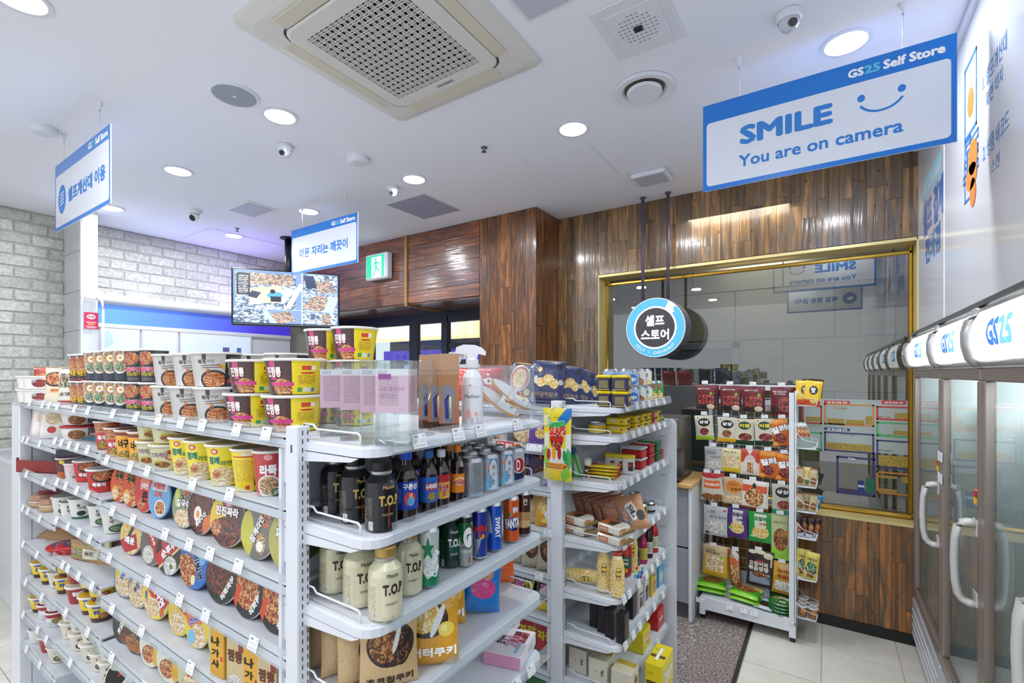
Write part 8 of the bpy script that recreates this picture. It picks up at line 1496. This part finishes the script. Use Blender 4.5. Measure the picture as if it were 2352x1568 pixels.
for k, px, yt, ry, n in (('y2', 1641, 1252, 2, 2), ('h1', 1691, 1262, -4, 1), ('d9', 1744, 1262, 2, 1), ('or2', 1797, 1290, 4, 1)): hang(k, px, yt, w, ry=ry, Y=3.18, n=n)
# packs lying on the rack's base
bag('gl', 'green pack of dried squid shreds lying flat', .17, .13, .03, prt('pack_green_flat', '#3c9a1c', [('r', .5, .1, 1, .2, '#8ad42a'), ('r', .5, .8, 1, .4, '#b8c890'), ('e', .5, .5, .7, .46, '#8a5230'), ('E', .5, .5, .66, .42, 'nut', 0, 9), ('e', .85, .66, .2, .14, '#e8842c')], .3, .4), [('명품 숏다리', -.05, .84, .5, .09, '#3a4a2a', .0)], mat('pack_green_back', '#3c9a1c', .35), name='squid_pack', cat='snack pack')
zb = .126
for k, (px, Y, q, rz) in enumerate(((1634, 3.14, 0, 6), (1634, 3.14, 1, 4), (1708, 3.12, 0, -8), (1706, 3.12, 1, -12))): put('gl', Xat(px, Y), Y-.02, zb+.018+.03*q, rz, rx=-78, w='upper of its pile' if q else 'lower of its pile', ref='from the water dispenser', key=px)
bag('gw', 'white and blue snack packet lying flat', .1, .12, .012, prt('pack_white_blue', '#d3dde6', [('E', .5, .4, .8, .4, 'choc', 0, 8), ('e', .5, .6, .7, .1, '#2a5a9a'), ('r', .5, .9, 1, .1, '#3a8ac0')], .3, .4), (), name='snack_packet', cat='snack pack')
put('gw', Xat(1752, 3.1), 3.08, zb+.012, -12, rx=-80, w='on the rack base', ref='', key=0)
def pie(nm):
    mb = MB().lathe([(.062, 0), (.068, .006), (.06, .014), (.0, .018)], 28, mat('pie_green', '#246a2c', .3, coat=.4)); o = mb.build(nm)
    MB().disc(.05, .0168, prt('pie_print', '#2c7a34', [('r', .5, .7, .8, .3, '#d8d0b4'), ('E', .2, .76, .3, .3, 'nut', 0, 8), ('r', .6, .2, .3, .14, '#e8f0e0')]), 24).build('label', o); return o
kind('gd', 'round_squid_pack', 'snack pack', 'round green pressed squid pack', pie)
for q in range(4): put('gd', Xat(1795, 3.12), 3.12, zb+.019*q, -6, w='front pile on the rack base, '+('lowest', 'second from below', 'third from below', 'topmost')[q])
for q in range(5): put('gd', Xat(1796, 3.25), 3.26, zb+.019*q, 9, w='rear pile on the rack base, '+('lowest', 'second from below', 'middle', 'second from the top', 'topmost')[q])
for px in (1606, 1676, 1709, 1732): tag(rk, (Xat(px, 3.054)+.41, 3.052-3.2, .112), 'y')
# contents of the side baskets
def bk(k, dx, dy, bi, w, rz=0, rx=0, ry=0, sc=1): put(k, RX1+dx, 3.07+dy, BZ[bi]+.002, rz, rx=rx, ry=ry, w=w, ref='from the front', key=dy, sc=sc)
hb('ym', 'bright yellow potato snack bag with black oval', .085, .135, '#e8c01c', [('r', .5, .1, 1, .24, '#c8481c'), ('e', .55, .62, .5, .36, '#1c1814'), ('E', .6, .16, .4, .16, 'pop', 0, 9)], [('맛', .04, .62, .24, .2, W_, .05)])
bk('ym', .035, .05, 0, 'topmost side basket', 4, -4, 2); bk('ym', .07, .02, 0, 'topmost side basket', -6, -4, 6)
hb('gy', 'grey green slim snack packet', .06, .14, '#9aa59c', [('R', .5, .6, .7, .4, 'soup', 0, 8), ('r', .5, .9, 1, .1, '#d8dcd8')]); 
for q in range(3): bk('gy', .03+.02*q, .04+.01*q, 1, 'second side basket', 20, -6, -22)
hb('tq', 'brown and cream nut snack packet', .04, .1, '#c8b48c', [('E', .5, .3, .8, .4, 'nut', 0, 8), ('r', .5, .95, 1, .1, '#8a4a2c')]); hb('tw', 'yellow honey nut packet', .042, .1, '#dcc87a', [('r', .5, .5, .6, .3, '#f0e08a'), ('E', .5, .2, .6, .3, 'green', 0, 8)])
for q, k in enumerate(('tq', 'tw', 'tq')): bk(k, .022+.028*q, .03+.02*(q % 2), 2, 'third side basket', 4*q, -3, -4+4*q)
for q in range(3): bk('tq', .022+.028*q, .03+.02*(q % 2), 3, 'fourth side basket', 4*q, -3, -4+4*q, 1)
hb('bz', 'small bright blue snack packet', .045, .08, '#2a8ad0', [('E', .5, .5, .6, .4, 'white', 0, 8)]); bk('bz', .085, .12, 3, 'fourth side basket behind the nut packets', 10, 0, 16)
hb('dk2', 'dark red stick snack packet', .035, .105, '#3a1c20', [('E', .5, .5, .7, .5, 'soup', 0, 9), ('r', .5, .1, 1, .2, '#d0d4dc')])
for q in range(4): bk('dk2', .018+.022*q, .03+.03*(q % 2), 4, 'fifth side basket', 8*q, -3, -8+8*q)
hb('yl', 'tall pale yellow nut pack', .07, .15, '#d9c75a', [('E', .5, .4, .8, .5, 'green', 0, 7), ('R', .5, .2, .5, .24, 'nut', 0, 8)], [('구운견과', .0, .74, .7, .1, '#5a4a1c', .03)]); bk('yl', .03, .05, 5, 'sixth side basket', 4, -3, 2); bk('yl', .065, .02, 5, 'sixth side basket', -4, -4, 5)
cup('nc', 'small nut cup with a clear lid', .026, .022, .06, prt('nut_cup', '#8a6a4c', [('E', .5, .25, .4, .4, 'nut', 0, 22), ('r', .5, .6, .2, .4, '#d88a1c'), ('r', .66, .5, .06, .6, '#3a4a6a')], .3, .4), (), mat('clear_grey_lid'), name='nut_cup', cat='nut cup')
for q in range(5): bk('nc', .03+.05*(q % 2), .03+.055*(q//2), 6, 'lowest side basket', 20)
# ------------------------------------------------------------------ far edge beyond the noodle shelving
fu = empty('wall_counter', (-4.4, 1.0, 0)); setp(fu, 'white counter and small goods shelf beyond the noodle shelving by the brick wall', 'counter')
P_(MB().box(-4.9, -3.75, .75, 1.15, .0, .93, METW, .004).box(-4.92, -3.72, .72, 1.15, .93, .96, METW, .004), 'cabinet', fu)
for zz in (1.1, 1.24, 1.4): P_(MB().box(-4.7, -3.95, .85, 1.12, zz, zz+.012, METW, .002), 'shelf', fu)
P_(MB().box(-4.7, -3.95, 1.12, 1.14, .96, 1.42, METW), 'back_panel', fu)
carton('bb3', 'pale blue box on the small goods shelf', .1, .06, .085, prt('box_blue_small', '#8ab8d8', [('t', .5, .5, .7, .5, '#1c3a5a')]), name='small_box')
for px, z_, nm in ((12, .972, 'counter'), (6, 1.112, 'lower'), (17, 1.252, 'middle')): put('bb3', Xat(px, .93), .95, z_ if nm != 'counter' else .961, 40, w=f'{nm} level by the brick wall')
carton('bkb', 'black display carton with small orange lettering', .14, .08, .16, prt('box_black_disp', '#1c1b1a', [('t', .55, .6, .5, .4, '#b07a3a')]), name='display_carton')
put('bkb', Xat(41, .95), .96, 1.412, 62, w='on the small goods shelf by the brick wall', sc=1.15)
hooks = MB()
lh = empty('hook_panel', (-3.0, .66, 0)); setp(lh, 'small wire baskets hung on the far end of the noodle shelving', 'basket rack')
for zz in (1.15, 1.0, .86, .71, .56, .41): P_(MB().tube([(-2.99, .54, zz+.05), (-3.075, .54, zz+.03), (-3.075, .54, zz), (-2.99, .54, zz)], .0022, METW, 5).tube([(-3.075, .54, zz+.03), (-3.075, .72, zz+.03), (-2.99, .72, zz+.03)], .0022, METW, 5).box(-3.075, -2.99, .54, .72, zz-.001, zz+.001, METW), 'wire_basket', lh)
# neighbours that would touch are slimmed a little so that every pack stands free
RND = ('noodle_cup', 'soup_cup', 'rice_cup', 'snack_cup', 'food_tub', 'noodle_bowl', 'bottle', 'tonic_bottle', 'drink_can', 'food_can', 'nut_cup', 'sauce_bottle')
RR = [(o, o.location.x, o.location.y, o.location.z, o.location.z+o.dimensions.z*.9, max(abs(c[0]) for c in o.bound_box)*o.scale.x+.001) for o in (p[0] for p in PUTS) if o.name.split('.')[0] in RND]
for a in RR:
    f = 1
    for b in RR:
        if a is not b and a[3] < b[4] and b[3] < a[4]:
            d = hypot(a[1]-b[1], a[2]-b[2]) if 'bowl' not in a[0].name else abs(a[1]-b[1])*1.02
            if d < a[5]+b[5] and abs(a[2]-b[2]) < .12: f = min(f, max(.86, d/(a[5]+b[5])))
    a[0].scale = (a[0].scale.x*f, a[0].scale.y*(f if 'bowl' not in a[0].name else 1), a[0].scale.z)
# ------------------------------------------------------------------ labels: every thing says which one it is
ORD = ['first', 'second', 'third', 'fourth', 'fifth', 'sixth', 'seventh', 'eighth', 'ninth', 'tenth']
from collections import defaultdict
D = defaultdict(list)
for rec in PUTS: D[rec[1], rec[2]].append(rec)
for (desc, w), L in D.items():
    L.sort(key=lambda r: r[4])
    for i, r in enumerate(L):
        o_ = ORD[i] if len(L) > 1 else ''
        cands = [desc+((f', {o_} {r[3]}' if r[3] else f', {o_} one') if o_ else '')+((', ' if r[3] or o_ else ' ')+w if w else '')]
        ref_ = r[3].replace(' the ', ' ')
        for d_ in (desc, desc.replace(' with a ', ' with ').replace(' a ', ' ')):
            for w_ in (w, w.replace(' the ', ' '), w.split(',')[0].replace(' the ', ' '), w.replace(' of the ', ' ').replace('beyond the joint', 'past joint')):
                cands.append(d_+(f', {o_} {ref_}' if o_ and ref_ else f', {o_}' if o_ else '')+(', '+w_ if w_ else ''))
        lab = next((c for c in cands if len(c.replace(',', ' ').split()) <= 16), None)
        if lab is None: lab = cands[-1]; print('LONG', len(lab.replace(',', ' ').split()), lab)
        setp(r[0], lab, r[5], r[6])
